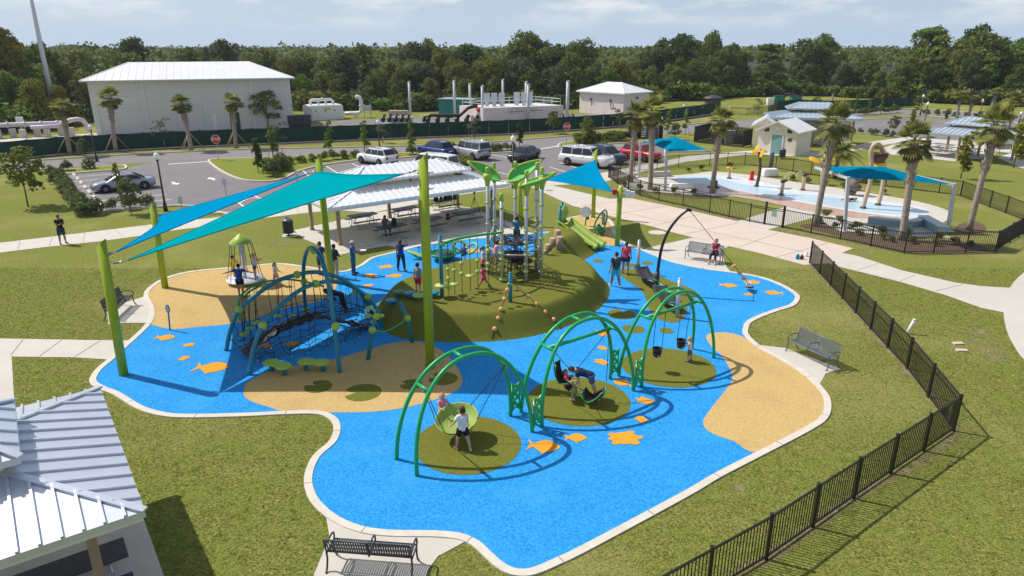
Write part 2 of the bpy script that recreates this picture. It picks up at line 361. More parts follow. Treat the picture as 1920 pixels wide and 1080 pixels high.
# which side is outside? (kerb must lie outside the blue)
kj = MB()
acc = 0
for i in range(len(OUTW)):
    a, b = OUTW[i - 1], OUTW[i]; acc += (b - a).length
    if acc > 2.6:
        acc = 0; t = (b - a).normalized(); nn = Vector((-t.y, t.x, 0)); kj.bar(b + nn * -.0 + Vector((0, 0, .0456)), b - nn * .22 + Vector((0, 0, .0456)), .016, .003)
struct(kj.build('kerb_joint', M['dgrey']))
S1 = [(288,575),(290,594),(283,608),(305,615),(329,618),(373,614),(426,609),(475,600),(530,581),(566,572),(594,567),(618,557),(630,540),(634,514),(600,507),(559,501),(518,497),(455,503),(400,507),(350,513),(310,525),(285,542),(279,556)]
S2 = [(457,738),(465,718),(512,695),(569,685),(632,673),(688,657),(736,644),(780,641),(820,654),(847,676),(866,708),(860,730),(820,749),(760,765),(700,773),(620,774.5),(538,773),(500,763),(468,752)]
S3 = [(1324,631),(1338,625),(1367,625),(1394,633),(1417,651),(1455,672),(1502,701),(1537,736),(1545,759),(1537,783),(1502,806),(1420,848),(1376,829),(1332,812),(1318,794),(1330,771),(1362,730),(1373,707),(1356,672),(1332,648)]
S4 = [(1066,419),(1068,411),(1085,406.5),(1110,405),(1134,410),(1145,421),(1147,433),(1153,445),(1165,455),(1155,461),(1134,460),(1118,456),(1107,449),(1089,443),(1075,433)]
for s in (S1, S2, S3, S4): flat('tan_floor', spline(GP(s), 5), Z_BLUE + .004, M['sand'])
TS = [(1165,506),(1183,505),(1220,511),(1257,527),(1284,537),(1302,546),(1305,553),(1292,567),(1287,583),(1281,598),(1266,606),(1244,603),(1226,593),(1214,576),(1211,561),(1199,543),(1177,528),(1164,516)]
flat('turf_floor', spline(GP(TS), 6), Z_BLUE + .008, M['turf'])
def disc_px(l, r, t, b, name='turf_floor'):
    a, c = G(*l), G(*r); u, d = G(*t), G(*b); cx = (a.x + c.x) / 2; cy = (u.y + d.y) / 2; rx = (c.x - a.x) / 2; ry = (u.y - d.y) / 2
    flat(name, [(cx + rx * math.cos(2 * PI * i / 72), cy + ry * math.sin(2 * PI * i / 72)) for i in range(72)], Z_BLUE + .008, M['turf'])
    return Vector((cx, cy, 0))
C1 = disc_px((777,836), (977,836), (880,782), (876,892)); C2 = disc_px((989,752), (1181,752), (1085,709), (1079,801)); C3 = disc_px((1167,689), (1340,689), (1247,654), (1247,728))
def lily(px, py, wpx, rot):
    c = G(px, py); r = (G(px + wpx / 2, py) - c).length; pts = []
    for i in range(48):
        a = 2 * PI * i / 48; d = abs((a - rot + PI) % (2 * PI) - PI); rr = r if d > .34 else r * (.22 + .78 * d / .34) ; pts.append((c.x + rr * math.cos(a), c.y + rr * math.sin(a)))
    flat('lily_pad_marking', pts, Z_BLUE + .008, M['turf'])
for a in [(597,726,52,2.6),(680,737,70,3.3),(831,711,54,2.8),(771,722,42,3.0),(1122,490,22,0),(1180,498,26,3),(1214,494,22,0),(1165,590,52,1.2),(1188,618,42,1.3),(1250,621,28,.2)]: lily(*a)
def creature(px, py, wpx, rot, kind):
    c = G(px, py); l = (G(px + wpx / 2, py) - c).length; pts = []
    if kind == 't':
        for i in range(90):
            a = 2 * PI * i / 90; r = .68
            for fa, fl, fw in ((0, .28, .34), (.92, .27, .36), (-.92, .27, .36), (2.4, .24, .30), (-2.4, .24, .30), (PI, .16, .18)):
                d = abs((a - fa + PI) % (2 * PI) - PI); r = max(r, .68 + fl * max(0, 1 - (d / fw) ** 2))
            pts.append((r * math.cos(a), r * .82 * math.sin(a)))
    else:
        prof = [(1, 0), (.8, .19), (.5, .36), (.1, .43), (-.25, .35), (-.52, .17), (-.66, .12), (-.98, .42), (-.86, .02), (-1.0, -.36), (-.66, -.12), (-.5, -.17), (-.2, -.36), (.02, -.52), (.22, -.40), (.5, -.33), (.8, -.17)]
        pts = [(p.x, p.y * 1.6) for p in spline([(x, y, 0) for x, y in prof], 4)]
    ca, sa = math.cos(rot), math.sin(rot)
    flat('fish_marking' if kind == 'f' else 'turtle_marking', [(c.x + l * (x * ca - y * sa), c.y + l * (x * sa + y * ca)) for x, y in pts], Z_BLUE + .012, M['orange'])
for a in [(309,634,38,0,'f'),(354,648,26,.5,'t'),(345,673,26,1.2,'t'),(397,690,66,0,'f'),(497,650,30,.2,'f'),(547,646,34,.1,'f'),(723,501,33,.3,'t'),(695,518,32,2.2,'f'),(739,518,32,0.3,'f'),(690,536,24,.2,'t'),(889,471,36,2,'t'),
          (1409,530,36,.2,'t'),(1365,536,34,-.25,'f'),(1451,550,34,2.95,'f'),(1403,553,22,.3,'t'),(1130,626,38,2.2,'t'),(1130,654,24,2.1,'t'),(1128,680,34,2.4,'t'),(1168,719,38,2.7,'f'),(1210,753,40,2.6,'t'),(1203,788,32,2.0,'t'),(1170,823,76,.1,'t'),(1079,822,42,.0,'f'),(1019,838,62,-.15,'f')]: creature(*a)

# turf mound: a real hill, height field over its outline
MO = [(715,610),(735,628),(780,638),(850,641),(925,640),(1000,630),(1060,613),(1110,588),(1135,564),(1141,545),(1132,527),(1108,510),(1080,501),(1040,500),(1000,500),(960,501),(900,506),(850,514),(800,529),(747,548),(712,570),(704,592)]
SO = [(1003,474),(1014,492),(1050,498),(1083,492.5),(1110,481),(1121,471),(1106,456),(1075,440),(1040,436),(1012,446),(1000,460)]
MOW = spline(GP(MO), 4); SOW = spline(GP(SO), 4)
def sdist(poly):
    P = np.array([(p.x, p.y) for p in poly]); Q = np.roll(P, -1, 0)
    def f(X, Y):
        X = np.asarray(X, float); Y = np.asarray(Y, float); d = np.full(X.shape, 1e9); ins = np.zeros(X.shape, bool)
        for (ax, ay), (bx, by) in zip(P, Q):
            vx, vy = bx - ax, by - ay; t = np.clip(((X - ax) * vx + (Y - ay) * vy) / (vx * vx + vy * vy + 1e-12), 0, 1)
            d = np.minimum(d, np.hypot(X - ax - t * vx, Y - ay - t * vy))
            cond = ((ay > Y) != (by > Y)); xi = ax + (Y - ay) / (by - ay + 1e-12) * vx; ins ^= cond & (X < xi)
        return np.where(ins, d, -d)
    return f
_mo, _so = sdist(MOW), sdist(SOW)
def hill(x, y):
    x = np.asarray(x, float); y = np.asarray(y, float)
    a = np.clip(_mo(x, y) / .74, 0, 1); h1 = .92 * a + .06 * np.clip((_mo(x, y) - .9) / 1.5, 0, 1)
    b = np.clip(_so(x, y) / 1.5, 0, 1); h2 = 1.05 * (b * b * (3 - 2 * b))
    return np.maximum(h1, h2)
def hz(x, y): return float(hill(np.array([x]), np.array([y]))[0])
xs = [p.x for p in MOW + SOW]; ys = [p.y for p in MOW + SOW]
st = .11; nx = int((max(xs) - min(xs)) / st) + 3; ny = int((max(ys) - min(ys)) / st) + 3
gx, gy = np.meshgrid(min(xs) - st + np.arange(nx) * st, min(ys) - st + np.arange(ny) * st); H = hill(gx, gy)
# soften the rim a little
for _ in range(1): H[1:-1, 1:-1] = (H[1:-1, 1:-1] * 2 + H[:-2, 1:-1] + H[2:, 1:-1] + H[1:-1, :-2] + H[1:-1, 2:]) / 6
Zm = np.where(H > .004, H + .034, -.05)
vs = [(float(gx[j, i]), float(gy[j, i]), float(Zm[j, i])) for j in range(ny) for i in range(nx)]
fs = []
for j in range(ny - 1):
    for i in range(nx - 1):
        if max(H[j, i], H[j + 1, i], H[j, i + 1], H[j + 1, i + 1]) > .001: fs.append((j * nx + i, j * nx + i + 1, (j + 1) * nx + i + 1, (j + 1) * nx + i))
b = MB(); b.add(vs, fs, 0, True); struct(b.build('mound', M['turf'], recalc=False))
def GH(px, py, it=14):
    """place on the mound (or the floor) seen at a picture measurement"""
    z = 0.
    for _ in range(it): p = G(px, py, z); z = .5 * z + .5 * (hz(p.x, p.y) + .03)
    p = G(px, py, z); return Vector((p.x, p.y, z))

# footpaths
def path(name, pts, m='concrete', z=Z_PATH, sp=0):
    return flat(name, GP(pts), z, M[m], sp)
path('path', [(-160,470),(0,455.5),(80,446),(285,421),(430,405),(560,387),(640,375),(753,361),(860,347),(953,338),(1020,344),(1160,377),(1160,402),(1075,387),(993,349),(953,352),(860,366),(753,381),(640,393),(560,401),(480,411),(367,427),(310,434),(267,442),(185,453),(80,464),(0,474),(-160,492)])
path('path', [(0,635),(140,637.5),(262,639),(236,655),(214,675),(140,670.5),(22,669),(26,738),(30,800),(-140,800),(-90,635)])
path('path', [(1607,480),(1690,507),(1790,530),(1840,537),(1893,540),(1940,532),(1940,620),(1881,586),(1840,578),(1776,555),(1688,529),(1571,500),(1545,492),(1577,474)], z=Z_PATH + .004)
path('path', [(1881,572),(1893,540),(1920,511),(1960,490),(2100,470),(2100,760),(1960,705),(1920,675),(1904,654),(1887,619)], z=Z_PATH + .008, sp=3)
path('plaza', [(1076,386.5),(1144,373),(1183,372),(1280,392),(1382,415),(1440,431),(1520,447),(1600,466),(1577,475),(1556,494),(1507,497),(1428,476),(1367,462),(1301,446),(1257,435),(1223,425),(1150,407)], 'pink', Z_PATH + .002)
path('bench_pad', [(1299,446),(1214,465),(1205,470.5),(1254,492),(1290,501),(1336,509),(1372,513.5),(1362,500),(1351,470),(1367,462)], z=Z_PATH + .006)
path('bench_pad', [(200,575),(231,569),(272,556),(281,552),(288,575),(289,596),(280,606),(225,606),(204,609)], z=Z_PATH + .004)
path('bench_pad', [(1410,646),(1472,653),(1577,692),(1548,701),(1537,721),(1537,738),(1500,700),(1455,672)], z=Z_PATH + .004)
path('bench_pad', [(609,950),(611,966),(618,1008),(588,1080),(690,1120),(790,1110),(802,1070),(821,1044),(884,1010),(813,997),(740,996),(686,990),(640,973)], z=Z_PATH + .004)
path('shelter_floor', [(551,432),(569,448),(640,478),(665,471.5),(726,461),(764,470),(785,463.5),(831,456.5),(877,450.5),(951,444.5),(1000,440),(965,420),(883,390),(855,386),(760,390),(690,402),(620,417)], z=Z_PATH + .004)
path('path', [(596,384),(640,376),(742,361),(790,381),(700,399),(640,395)], z=Z_PATH + .004)
path('gate_path', [(1382,415),(1440,431),(1525,409),(1535,399),(1480,386)], z=Z_PATH + .004)
path('path', [(1245,312),(1290,303),(1400,290),(1480,293),(1560,293),(1640,275),(1700,265),(1800,275),(1900,288),(2000,300),(2000,284),(1900,275),(1800,264),(1700,257),(1640,265),(1560,283),(1480,285),(1400,283),(1290,293),(1195,312),(1125,325),(1020,341),(1020,349),(1130,342)], z=Z_PATH + .004)
path('path', [(1655,278),(1670,290),(1790,303),(1800,297),(1760,272),(1700,262)], z=Z_PATH + .008)
path('path', [(1870,296),(1925,320),(2000,330),(2000,290),(1900,285)], z=Z_PATH + .008)
b = MB(); c = G(545, 442); b.lathe([(.52, 0), (.52, .05), (.5, .06)], (c.x, c.y, 0), 28, smooth=False); struct(b.build('bin_pad', M['concrete']))
c = G(1238, 436.5)
b = MB(); b.lathe([(.55, 0), (.55, .03)], (c.x - .2, c.y, 0), 24, smooth=False); struct(b.build('inspection_cover', M['concrete']))
# saw cuts across the paths
def joints(top, bot, gap):
    a, c = spline(GP(top), 8, False), spline(GP(bot), 8, False); b = MB(); L0 = [0.0]
    for p, q in zip(a[:-1], a[1:]): L0.append(L0[-1] + (q - p).length)
    s = gap * .6
    while s < L0[-1]:
        i = max(np.searchsorted(L0, s) - 1, 0); p = a[i].lerp(a[i + 1], (s - L0[i]) / max(1e-6, L0[i + 1] - L0[i])); q = min(c, key=lambda v: (v - p).length); b.bar(p + Vector((0, 0, .0225)), q + Vector((0, 0, .0225)), .022, .003); s += gap
    struct(b.build('path_joint', M['joint']))
M['joint'] = mat('saw_cut_joint', (.30, .27, .23), .95)  # darker tone of the saw-cut strips in the paving
joints([(0,456.5),(80,447),(285,422),(430,406),(560,388)], [(0,473),(80,463),(185,452),(310,433),(430,418),(560,400)], 1.7)
joints([(1612,482),(1690,508.5),(1790,531.5),(1880,541)], [(1571,499),(1688,527.5),(1776,553),(1876,584)], 2.2)
joints([(0,636.5),(140,638.5),(255,640)], [(20,667),(140,669.5),(220,672)], 1.6)
joints([(1144,375),(1183,374),(1280,394),(1382,417),(1440,433),(1520,449),(1590,466)], [(1090,387),(1150,406),(1223,424),(1301,445),(1367,461),(1428,475),(1500,494)], 3.2)
b = MB(); b.bar(G(1105, 384, .023), G(1560, 484, .023), .022, .003); b.bar(G(600, 400, .023), G(900, 404, .023), .02, .003); b.bar(G(640, 470, .023), G(930, 418, .023), .02, .003); b.bar(G(700, 402, .023), G(800, 458, .023), .02, .003); b.bar(G(620, 415, .023), G(700, 464, .023), .02, .003); struct(b.build('path_joint', M['joint']))
# soil and mulch beds
def bed(pts, m='mulch', z=.006, sp=4): return flat('mulch_bed' if m == 'mulch' else 'bare_soil', GP(pts), z, M[m], sp)
bed([(1530,417),(1540,405),(1570,420),(1620,436),(1690,446),(1760,452),(1800,452),(1845,462),(1840,474),(1760,476),(1700,474),(1630,458),(1560,440),(1500,424)])
bed([(1160,340),(1190,330),(1240,352),(1300,358),(1350,365),(1345,372),(1290,372),(1220,362),(1180,354)])
bed([(1600,476),(1625,470),(1615,466),(1640,470),(1618,480)], 'dirt')
bed([(1055,383),(1080,378),(1105,381),(1085,387),(1060,388)], 'dirt')
bed([(1800,420),(1830,415),(1850,430),(1820,440),(1790,432)], 'mulch')
for pts in [[(1700,600),(1725,596),(1735,606),(1712,612)],[(1810,620),(1850,615),(1870,640),(1895,655),(1880,680),(1840,668)],[(1500,925),(1520,915),(1530,922),(1508,932)],[(1370,915),(1395,908),(1398,918),(1378,923)],[(500,455),(560,448),(575,452),(530,460)],[(590,392),(640,386),(640,394),(600,399)],[(1040,381),(1095,373),(1130,383),(1090,389)]]: bed(pts, 'dirt', .004)
bed([(1290,700),(1292,699),(1300,702),(1292,703)], 'dirt', .002)
def fence_soil(pts, wd, m='dirt', z=.005):
    b = MB(); W = [Vector((p.x + random.uniform(-.05, .05), p.y, 0)) for p in spline(GP(pts), 8, False)]; b.band(W, wd, -.02, z); struct(b.build('bare_soil' if m == 'dirt' else 'mulch_bed', M['soil' if m == 'dirt' else m]))
fence_soil([(1518,494),(1700,692),(1787,808),(1600,935),(1436,1049),(1200,1190)], .15)
fence_soil([(1145,345),(1200,367),(1300,391),(1430,424),(1540,445),(1700,472),(1863,473)], .22)
# strip of mulch under the construction fence
FENCE = [(-120,312),(0,301),(112,290),(220,283),(326,277),(430,272.5),(520,269),(640,264),(733,260),(840,256),(953,251.5),(1067,244.5),(1160,237),(1230,229.5),(1300,219.5),(1345,213)]
b = MB(); W = [p + Vector((.2, -.9, 0)) for p in spline(GP(FENCE), 4, False)]; b.band(W, .85, -.02, .006); struct(b.build('mulch_bed', M['mulch']))
b = MB(); W = [p + Vector((0, -.05, 0)) for p in spline(GP(FENCE), 4, False)]; b.band(W, .12, -.02, .12); struct(b.build('fence_footing', M['kerb']))

# road, car parks
ROAD = [(-300,330),(0,307),(120,299),(230,292),(410,283),(520,280),(640,278),(740,276),(840,273),(953,265.5),(1060,257),(1160,249),(1300,234),(1375,227),(1450,220),(1520,214),(1590,209.5),(1660,206.5),(1730,206),(1820,210),(1920,218),(2100,234),(2100,246),(1920,229),(1820,219.5),(1730,215.5),(1660,215.5),(1600,219),(1520,226),(1440,235),(1300,248),(1175,260),(1050,274),(960,282),(840,288),(680,291.5),(520,295),(300,303),(93,316),(0,324),(-300,349)]
flat('road', GP(ROAD), .008, M['road'])
LOT = [(116,327),(205,320),(236,315),(300,301),(420,296),(960,281),(1045,274),(1200,262),(1248,263),(1248,300),(1195,306),(1125,324),(1020,339),(953,335),(860,345),(753,359),(640,373),(560,385),(430,403),(395,395),(380,388),(330,386),(300,388),(178,398)]
flat('car_park', GP(LOT), .012, M['asphalt'])
LOT2 = [(1572,233),(1600,226),(1690,221),(1800,222),(1920,232),(2080,250),(2080,290),(1900,270),(1800,264),(1740,262),(1700,260),(1640,252),(1590,245),(1560,240)]
flat('car_park', GP(LOT2), .012, M['asphalt'])
def island(pts, sp=6, m='lawn'):
    W = spline(GP(pts), sp); b = MB(); b.sheet(W, .12); struct(b.build('grass_island', M[m])); b = MB(); b.band(W, .10, 0, .14, closed=True); struct(b.build('kerb', M['kerb']))
island([(392,304),(400,300),(425,299),(480,297.5),(560,294),(640,291),(720,289),(800,287.5),(900,284.5),(955,282),(990,279),(985,284),(930,288),(860,290),(800,293),(740,298),(660,303),(600,312),(560,322),(536,334),(510,341),(475,341),(446,336),(415,322)])
island([(118,321),(160,317),(205,313),(230,311),(237,315),(228,319),(190,322),(150,325),(121,327)])
island([(1047,274),(1060,268),(1120,262),(1190,258),(1215,260),(1210,266),(1150,270),(1060,277)])
b = MB()
for l in ([(50,303),(120,298),(230,291),(410,282),(520,279),(640,277),(740,275),(840,272),(953,264.5),(1060,256),(1160,248),(1300,233),(1375,226)], [(0,325),(93,317)], [(178,398.5),(300,389),(330,387),(380,389),(395,396),(430,404)], [(116,328),(178,398)], [(1245,262),(1248,300)], [(1590,208.5),(1730,205),(1920,217),(2100,233)], [(1572,233),(1600,226),(1690,221),(1740,217),(1800,222),(1860,225),(1920,232),(2080,250)]):
    b.band(GP(l), .09, 0, .13)
struct(b.build('kerb', M['kerb']))
# painted lines
def stripes(lines, wd=.055, z=.017):
    b = MB()
    for a, c in lines: b.band([G(*a), G(*c)], wd, z - .001, z)
    o = struct(b.build('road_marking', M['paint'])); return o
stripes([((124,333),(221,326)),((131,341),(182,337)),((140,351),(180,348)),((146,359),(262,350)),((152,369),(300,354)),((162,379),(310,365)),((175,389),(322,374))])
stripes([((315,308),(390,303))], .15)
stripes([((1010,280),(1047,274)),((1055,331),(1060,329))], .15)
stripes([((565,317),(585,337)),((612,312),(645,332)),((660,307),(700,325)),((735,299),(770,312)),((845,290),(875,301)),((918,289),(965,299)),((930,322),(958,329)),((1050,305),(1090,318)),((1105,305),(1130,312)),((930,318),(905,313)),((1030,313),(1075,327)),((1155,284),(1200,290)),((1190,312),(1226,304))])
stripes([((1590,238),(1620,235)),((1655,230),(1672,229)),((1692,234),(1708,233)),((1760,228),(1778,227))])
stripes([((448,381),(476,367)),((476,367),(490,373)),((455,372),(485,371)),((466,388),(500,384)),((440,375),(460,390))], .06)
def arrow(px, py, hd, l=1.7):
    c = G(px, py); d = Vector((math.cos(hd), math.sin(hd))); n = Vector((-d.y, d.x))
    q = [(-.5, .07), (.0, .07), (.0, .24), (.5, 0), (0, -.24), (0, -.07), (-.5, -.07)]
    flat('road_arrow', [(c.x + l * (d.x * a + n.x * b2), c.y + l * (d.y * a + n.y * b2)) for a, b2 in q], .018, M['paint'])
arrow(328, 344, -.9); arrow(397, 335.5, 2.25)
# works yard behind the screen fence
flat('yard_paving', GP([(545,243),(590,232),(640,226),(760,221),(850,217),(905,214),(1080,214),(1215,209),(1225,225),(1050,240),(900,247),(700,252),(560,256)]), .01, M['asphalt'])
flat('yard_paving', GP([(-200,272),(0,262),(60,257),(180,250),(185,256),(60,263),(0,268),(-200,280)]), .01, M['concrete'])

# splash pad deck
DECK = [(1160,352),(1190,335),(1240,331),(1300,326),(1340,322),(1420,330),(1480,340),(1580,354),(1640,364),(1720,378),(1770,392),(1782,402),(1775,414),(1755,425),(1770,440),(1780,446),(1690,444),(1600,436),(1568,430),(1530,408),(1500,390),(1460,378),(1400,370),(1340,368),(1250,362)]
flat('splash_deck', GP(DECK), .02, M['concrete'], 3)
SPB = [(1262,334),(1300,330),(1345,329),(1390,333),(1440,344),(1500,357),(1580,366),(1660,378),(1720,388),(1742,398),(1728,406),(1690,407),(1620,402),(1540,388),(1470,374),(1400,362),(1340,352),(1280,343)]
M['splash'] = mat('pale_blue_wet_paint', (.50, .66, .76), .25, var=.06, scale=1, spec=.6)
M['splashlight'] = mat('white_wet_paint', (.72, .76, .78), .3, var=.05, scale=1, spec=.6)
M['salmon'] = mat('salmon_wet_paint', (.55, .36, .27), .25, var=.08, scale=1, spec=.6)
flat('splash_floor', GP(SPB), .024, M['splashlight'], 4)
flat('splash_floor', GP([(1268,334),(1300,332),(1340,334),(1400,347),(1460,360),(1540,368),(1640,381),(1700,391),(1730,398),(1720,404),(1680,403),(1600,394),(1520,380),(1440,366),(1380,356),(1310,343)]), .028, M['splash'], 4)
flat('splash_floor', GP([(1280,343),(1330,347),(1390,359),(1450,370),(1530,385),(1600,397),(1660,405),(1690,409),(1640,411),(1560,404),(1490,391),(1430,378),(1370,368),(1310,358)]), .032, M['salmon'], 4)

# grass tufts on the near lawns: nobody could count them
def tufts(n):
    u = RNG.uniform(0, 1, n); Y = 9.5 + 26 * u ** .75; X = RNG.uniform(-.84, .84, n) * (Y + 2.5); keep = np.ones(n, bool)
    for pts, mar, sp in ((OUT, .24, 0), ([(1299,446),(1214,465),(1254,492),(1336,509),(1372,513.5),(1351,470),(1367,462)], .03, 0), ([(200,575),(231,569),(272,556),(281,552),(289,596),(280,606),(225,606),(204,609)], .03, 0), ([(1410,646),(1472,653),(1577,692),(1548,701),(1537,738),(1500,700)], .03, 0), ([(609,950),(611,966),(618,1008),(588,1080),(690,1120),(790,1110),(802,1070),(821,1044),(884,1010),(813,997),(740,996),(640,973)], .02, 0), ([(-90,635),(0,635),(140,637.5),(262,639),(236,655),(214,675),(140,670.5),(22,669),(26,738),(30,800),(-140,800)], .02, 0), ([(1607,480),(1690,507),(1790,530),(1840,537),(1893,540),(1960,530),(2100,470),(2100,760),(1920,675),(1904,654),(1887,619),(1878,592),(1840,578),(1776,555),(1688,529),(1545,492)], .02, 0)):
        d = sdist([G(*q) for q in pts])(X, Y); keep &= d < -mar
    c, s = -.808, -.589; lx = (X + 10.84) * c + (Y - 16.38) * s; ly = -(X + 10.84) * s + (Y - 16.38) * c; keep &= ~((lx > -.25) & (ly > .55) & (ly < 6.95))
    X, Y = X[keep], Y[keep]; m = len(X); a = RNG.uniform(0, 6.283, m); l = RNG.uniform(.03, .085, m); w_ = RNG.uniform(.010, .022, m); h = RNG.uniform(.01, .04, m); dx, dy = np.cos(a), np.sin(a); z0 = np.full(m, .0)
    P0 = np.stack([X - dy * w_, Y + dx * w_, z0], 1); P1 = np.stack([X + dy * w_, Y - dx * w_, z0], 1); P2 = np.stack([X + dx * l, Y + dy * l, h], 1)
    o = quads('grass', np.stack([P0, P1, P2], 1), M['blade']); o['kind'] = 'stuff'
M['blade'] = mat('grass_blade', (.115, .145, .022), .8, col2=(.41, .41, .12), scale=3, detail=12, lo=.36, hi=.64, spec=.03, big=(.11, (.46, .42, .15), .47, .72, .6), trans=.3)
tufts(330000)

# ================================================================ BUILDINGS
def frame(P0, P1): d = Vector(P1) - Vector(P0); return math.atan2(d.y, d.x), math.hypot(d.x, d.y)
def on_wall(px, py, L0, rz):
    """(distance along a wall, height) of a picture measurement on a vertical wall through L0"""
    u = Vector((math.cos(rz), math.sin(rz), 0)); nrm = Vector((-u.y, u.x, 0)); o = Vector((0, 0, CAM_H)); a = G(px, py, -50); d = a - o
    t = (Vector(L0) - o).dot(nrm) / d.dot(nrm); p = o + d * t; return (p - Vector(L0)).dot(u), p.z
def hip(b, x0, x1, y0, y1, z, xa, xb, zr, th=.12, ribs=.45, rh=.035, yr0=None, yr1=None):
    """hip (or truncated hip) roof with standing seams; ridge or upper opening from xa to xb"""
    ym = (y0 + y1) / 2; yr0 = ym if yr0 is None else yr0; yr1 = ym if yr1 is None else yr1
    lo = [Vector(p) for p in ((x0, y0, z), (x1, y0, z), (x1, y1, z), (x0, y1, z))]
    hi = [Vector(p) for p in ((xa, yr0, zr), (xb, yr0, zr), (xb, yr1, zr), (xa, yr1, zr))]
    up = Vector((0, 0, th)); vs = [p for p in lo] + [p + up for p in lo] + [p + up for p in hi] + [p for p in hi]
    fs = [(0, 1, 5, 4), (1, 2, 6, 5), (2, 3, 7, 6), (3, 0, 4, 7)]
    for i in range(4): j = (i + 1) % 4; fs.append((4 + i, 4 + j, 8 + j, 8 + i)); fs.append((i, 12 + i, 12 + j, j))
    if yr0 == yr1: pass
    b.add(vs, fs, 0)
    for i in range(4):
        j = (i + 1) % 4; A0, B0, A1, B1 = lo[i] + up, lo[j] + up, hi[i] + up, hi[j] + up
        if ribs:
            d = B0 - A0; l = d.length; d = d / l; sa = (A1 - A0).dot(d); sb = (B1 - A0).dot(d); n = int(l / (ribs if not isinstance(ribs, tuple) else ribs[i % 2]))
            full = (hi[i] - lo[i]) - d * sa
            for k in range(1, n):
                s = l * k / n; f = 1.0
                if s < sa: f = s / sa
                elif s > sb: f = (l - s) / max(l - sb, 1e-6)
                if f < .03: continue
                p = A0 + d * s; b.bar(p + Vector((0, 0, rh / 2)), p + full * f + Vector((0, 0, rh / 2)), .05, rh)
        b.bar(A0 + Vector((0, 0, .02)), A1 + Vector((0, 0, .02)), .16, .05)
    return b
def pavilion(name, label, P0, rz, Lx, Wy, ze, xi, yi, group=None, mroof='roof', tables=True, floor=None, ribs=.42, nposts=3):
    t = thing(name, label, 'shelter', P0, rz, group)
    zc = ze + .55
    b = hip(MB(), 0, Lx, 0, Wy, ze, xi + .35, Lx - xi - .35, zc, .14, ribs, .055, yr0=yi + .35, yr1=Wy - yi - .35); lr = b.build('lower_roof', M[mroof], t)
    b = hip(MB(), xi, Lx - xi, yi, Wy - yi, ze + .95, xi + (Wy / 2 - yi), Lx - xi - (Wy / 2 - yi), ze + 1.6, .14, ribs, .055); b.build('upper_roof', M[mroof], t)
    b = MB()
    for x in (xi + .5, Lx / 2, Lx - xi - .5):
        for y in (yi + .5, Wy - yi - .5): b.box((x, y, ze + .72), (.14, .14, .5))
    for y in (yi + .5, Wy - yi - .5): b.box((Lx / 2, y, ze + .58), (Lx - 2 * xi - .8, .12, .14))
    b.build('clerestory_frame', M['post'], t)
    b = MB()
    for y in (.12, Wy - .12): b.box((Lx / 2, y, ze - .04), (Lx - .1, .06, .16))
    for x in (.12, Lx - .12): b.box((x, Wy / 2, ze - .04), (.06, Wy - .3, .16))
    for y in (.95, Wy - .95): b.box((Lx / 2, y, ze - .0), (Lx - 1.4, .12, .2))
    b.build('fascia', M['roof_dull'], t)
    for i in range(nposts):
        x = .95 + (Lx - 1.9) * i / (nposts - 1)
        for y in (.95, Wy - .95):
            MB().box((x, y, ze / 2), (.19, .19, ze)).box((x, y, .05), (.26, .26, .1)).build('post', M['post'], t)
    return t
# --- picnic shelter beside the playground
FLp = G(615, 395, 2.4); rzp = math.atan2(.594, .804)
pv = pavilion('picnic_shelter', 'long white double-roofed picnic shelter behind the climbing tower', (FLp.x, FLp.y, 0), rzp, 13.0, 6.4, 2.4, 2.2, 1.6)
# --- shelter at the near left corner
A0 = G(190, 735, 2.6); np_ = pavilion('picnic_shelter', 'nearest white ribbed double-roofed shelter cut off at the lower left edge', (A0.x, A0.y, 0), math.atan2(-.589, -.808), 13, 6.37, 2.6, 1.75, 1.75, ribs=(.34, .48), mroof='roof_metal')
M['slate'] = mat('stained_slab', (.30, .30, .31), .85, var=.15, scale=1.2)
c, s_ = math.cos(math.atan2(-.589, -.808)), math.sin(math.atan2(-.589, -.808))
def npl(x, y, z=0): return Vector((A0.x + x * c - y * s_, A0.y + x * s_ + y * c, z))
flat('shelter_floor', [npl(-.2, .6), npl(-.2, 6.9), npl(13, 6.9), npl(13, .6)], .03, M['concrete'])
# --- picnic tables
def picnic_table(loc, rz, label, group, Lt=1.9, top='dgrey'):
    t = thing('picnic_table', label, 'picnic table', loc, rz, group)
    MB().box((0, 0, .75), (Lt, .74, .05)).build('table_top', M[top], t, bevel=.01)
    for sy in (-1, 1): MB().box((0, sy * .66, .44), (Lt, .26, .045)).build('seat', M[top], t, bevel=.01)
    for sx in (-1, 1):
        x = sx * Lt * .34; b = MB()
        for sy in (-1, 1): b.tube([(x, sy * .22, .72), (x, sy * .28, .35), (x, sy * .36, .08), (x, sy * .52, .03), (x, sy * .7, .03), (x, sy * .76, .1), (x, sy * .74, .3), (x, sy * .66, .41), (x, sy * .28, .40)], .024, 6)
        b.tube([(x, -.3, .4), (x, .3, .4)], .02, 6); b.tube([(x, 0, .4), (x - sx * .5, 0, .72)], .018, 6)
        b.build('leg_frame', M['steel'], t)
    return t
tabs = [((681, 424), 'empty dark picnic table at the left rear of the shelter'), ((760, 411), 'dark picnic table in the middle of the rear row under the shelter'), ((835, 394), 'picnic table loaded with black bags at the right rear of the shelter'),
        ((735, 446), 'shaded picnic table where the seated woman is, front left of the shelter'), ((805, 432), 'shaded middle picnic table of the front row in the shelter'), ((873, 419), 'shaded picnic table at the right front of the shelter beside the tripod')]
TABP = []
for (px, py), lab in tabs:
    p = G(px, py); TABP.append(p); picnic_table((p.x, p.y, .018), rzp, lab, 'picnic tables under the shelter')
q = G(128, 1066, .75); picnic_table((q.x, q.y, .03), math.atan2(-.589, -.808), 'dark picnic table in the shade of the nearest shelter, lower left', 'picnic table under the near shelter', 2.2)
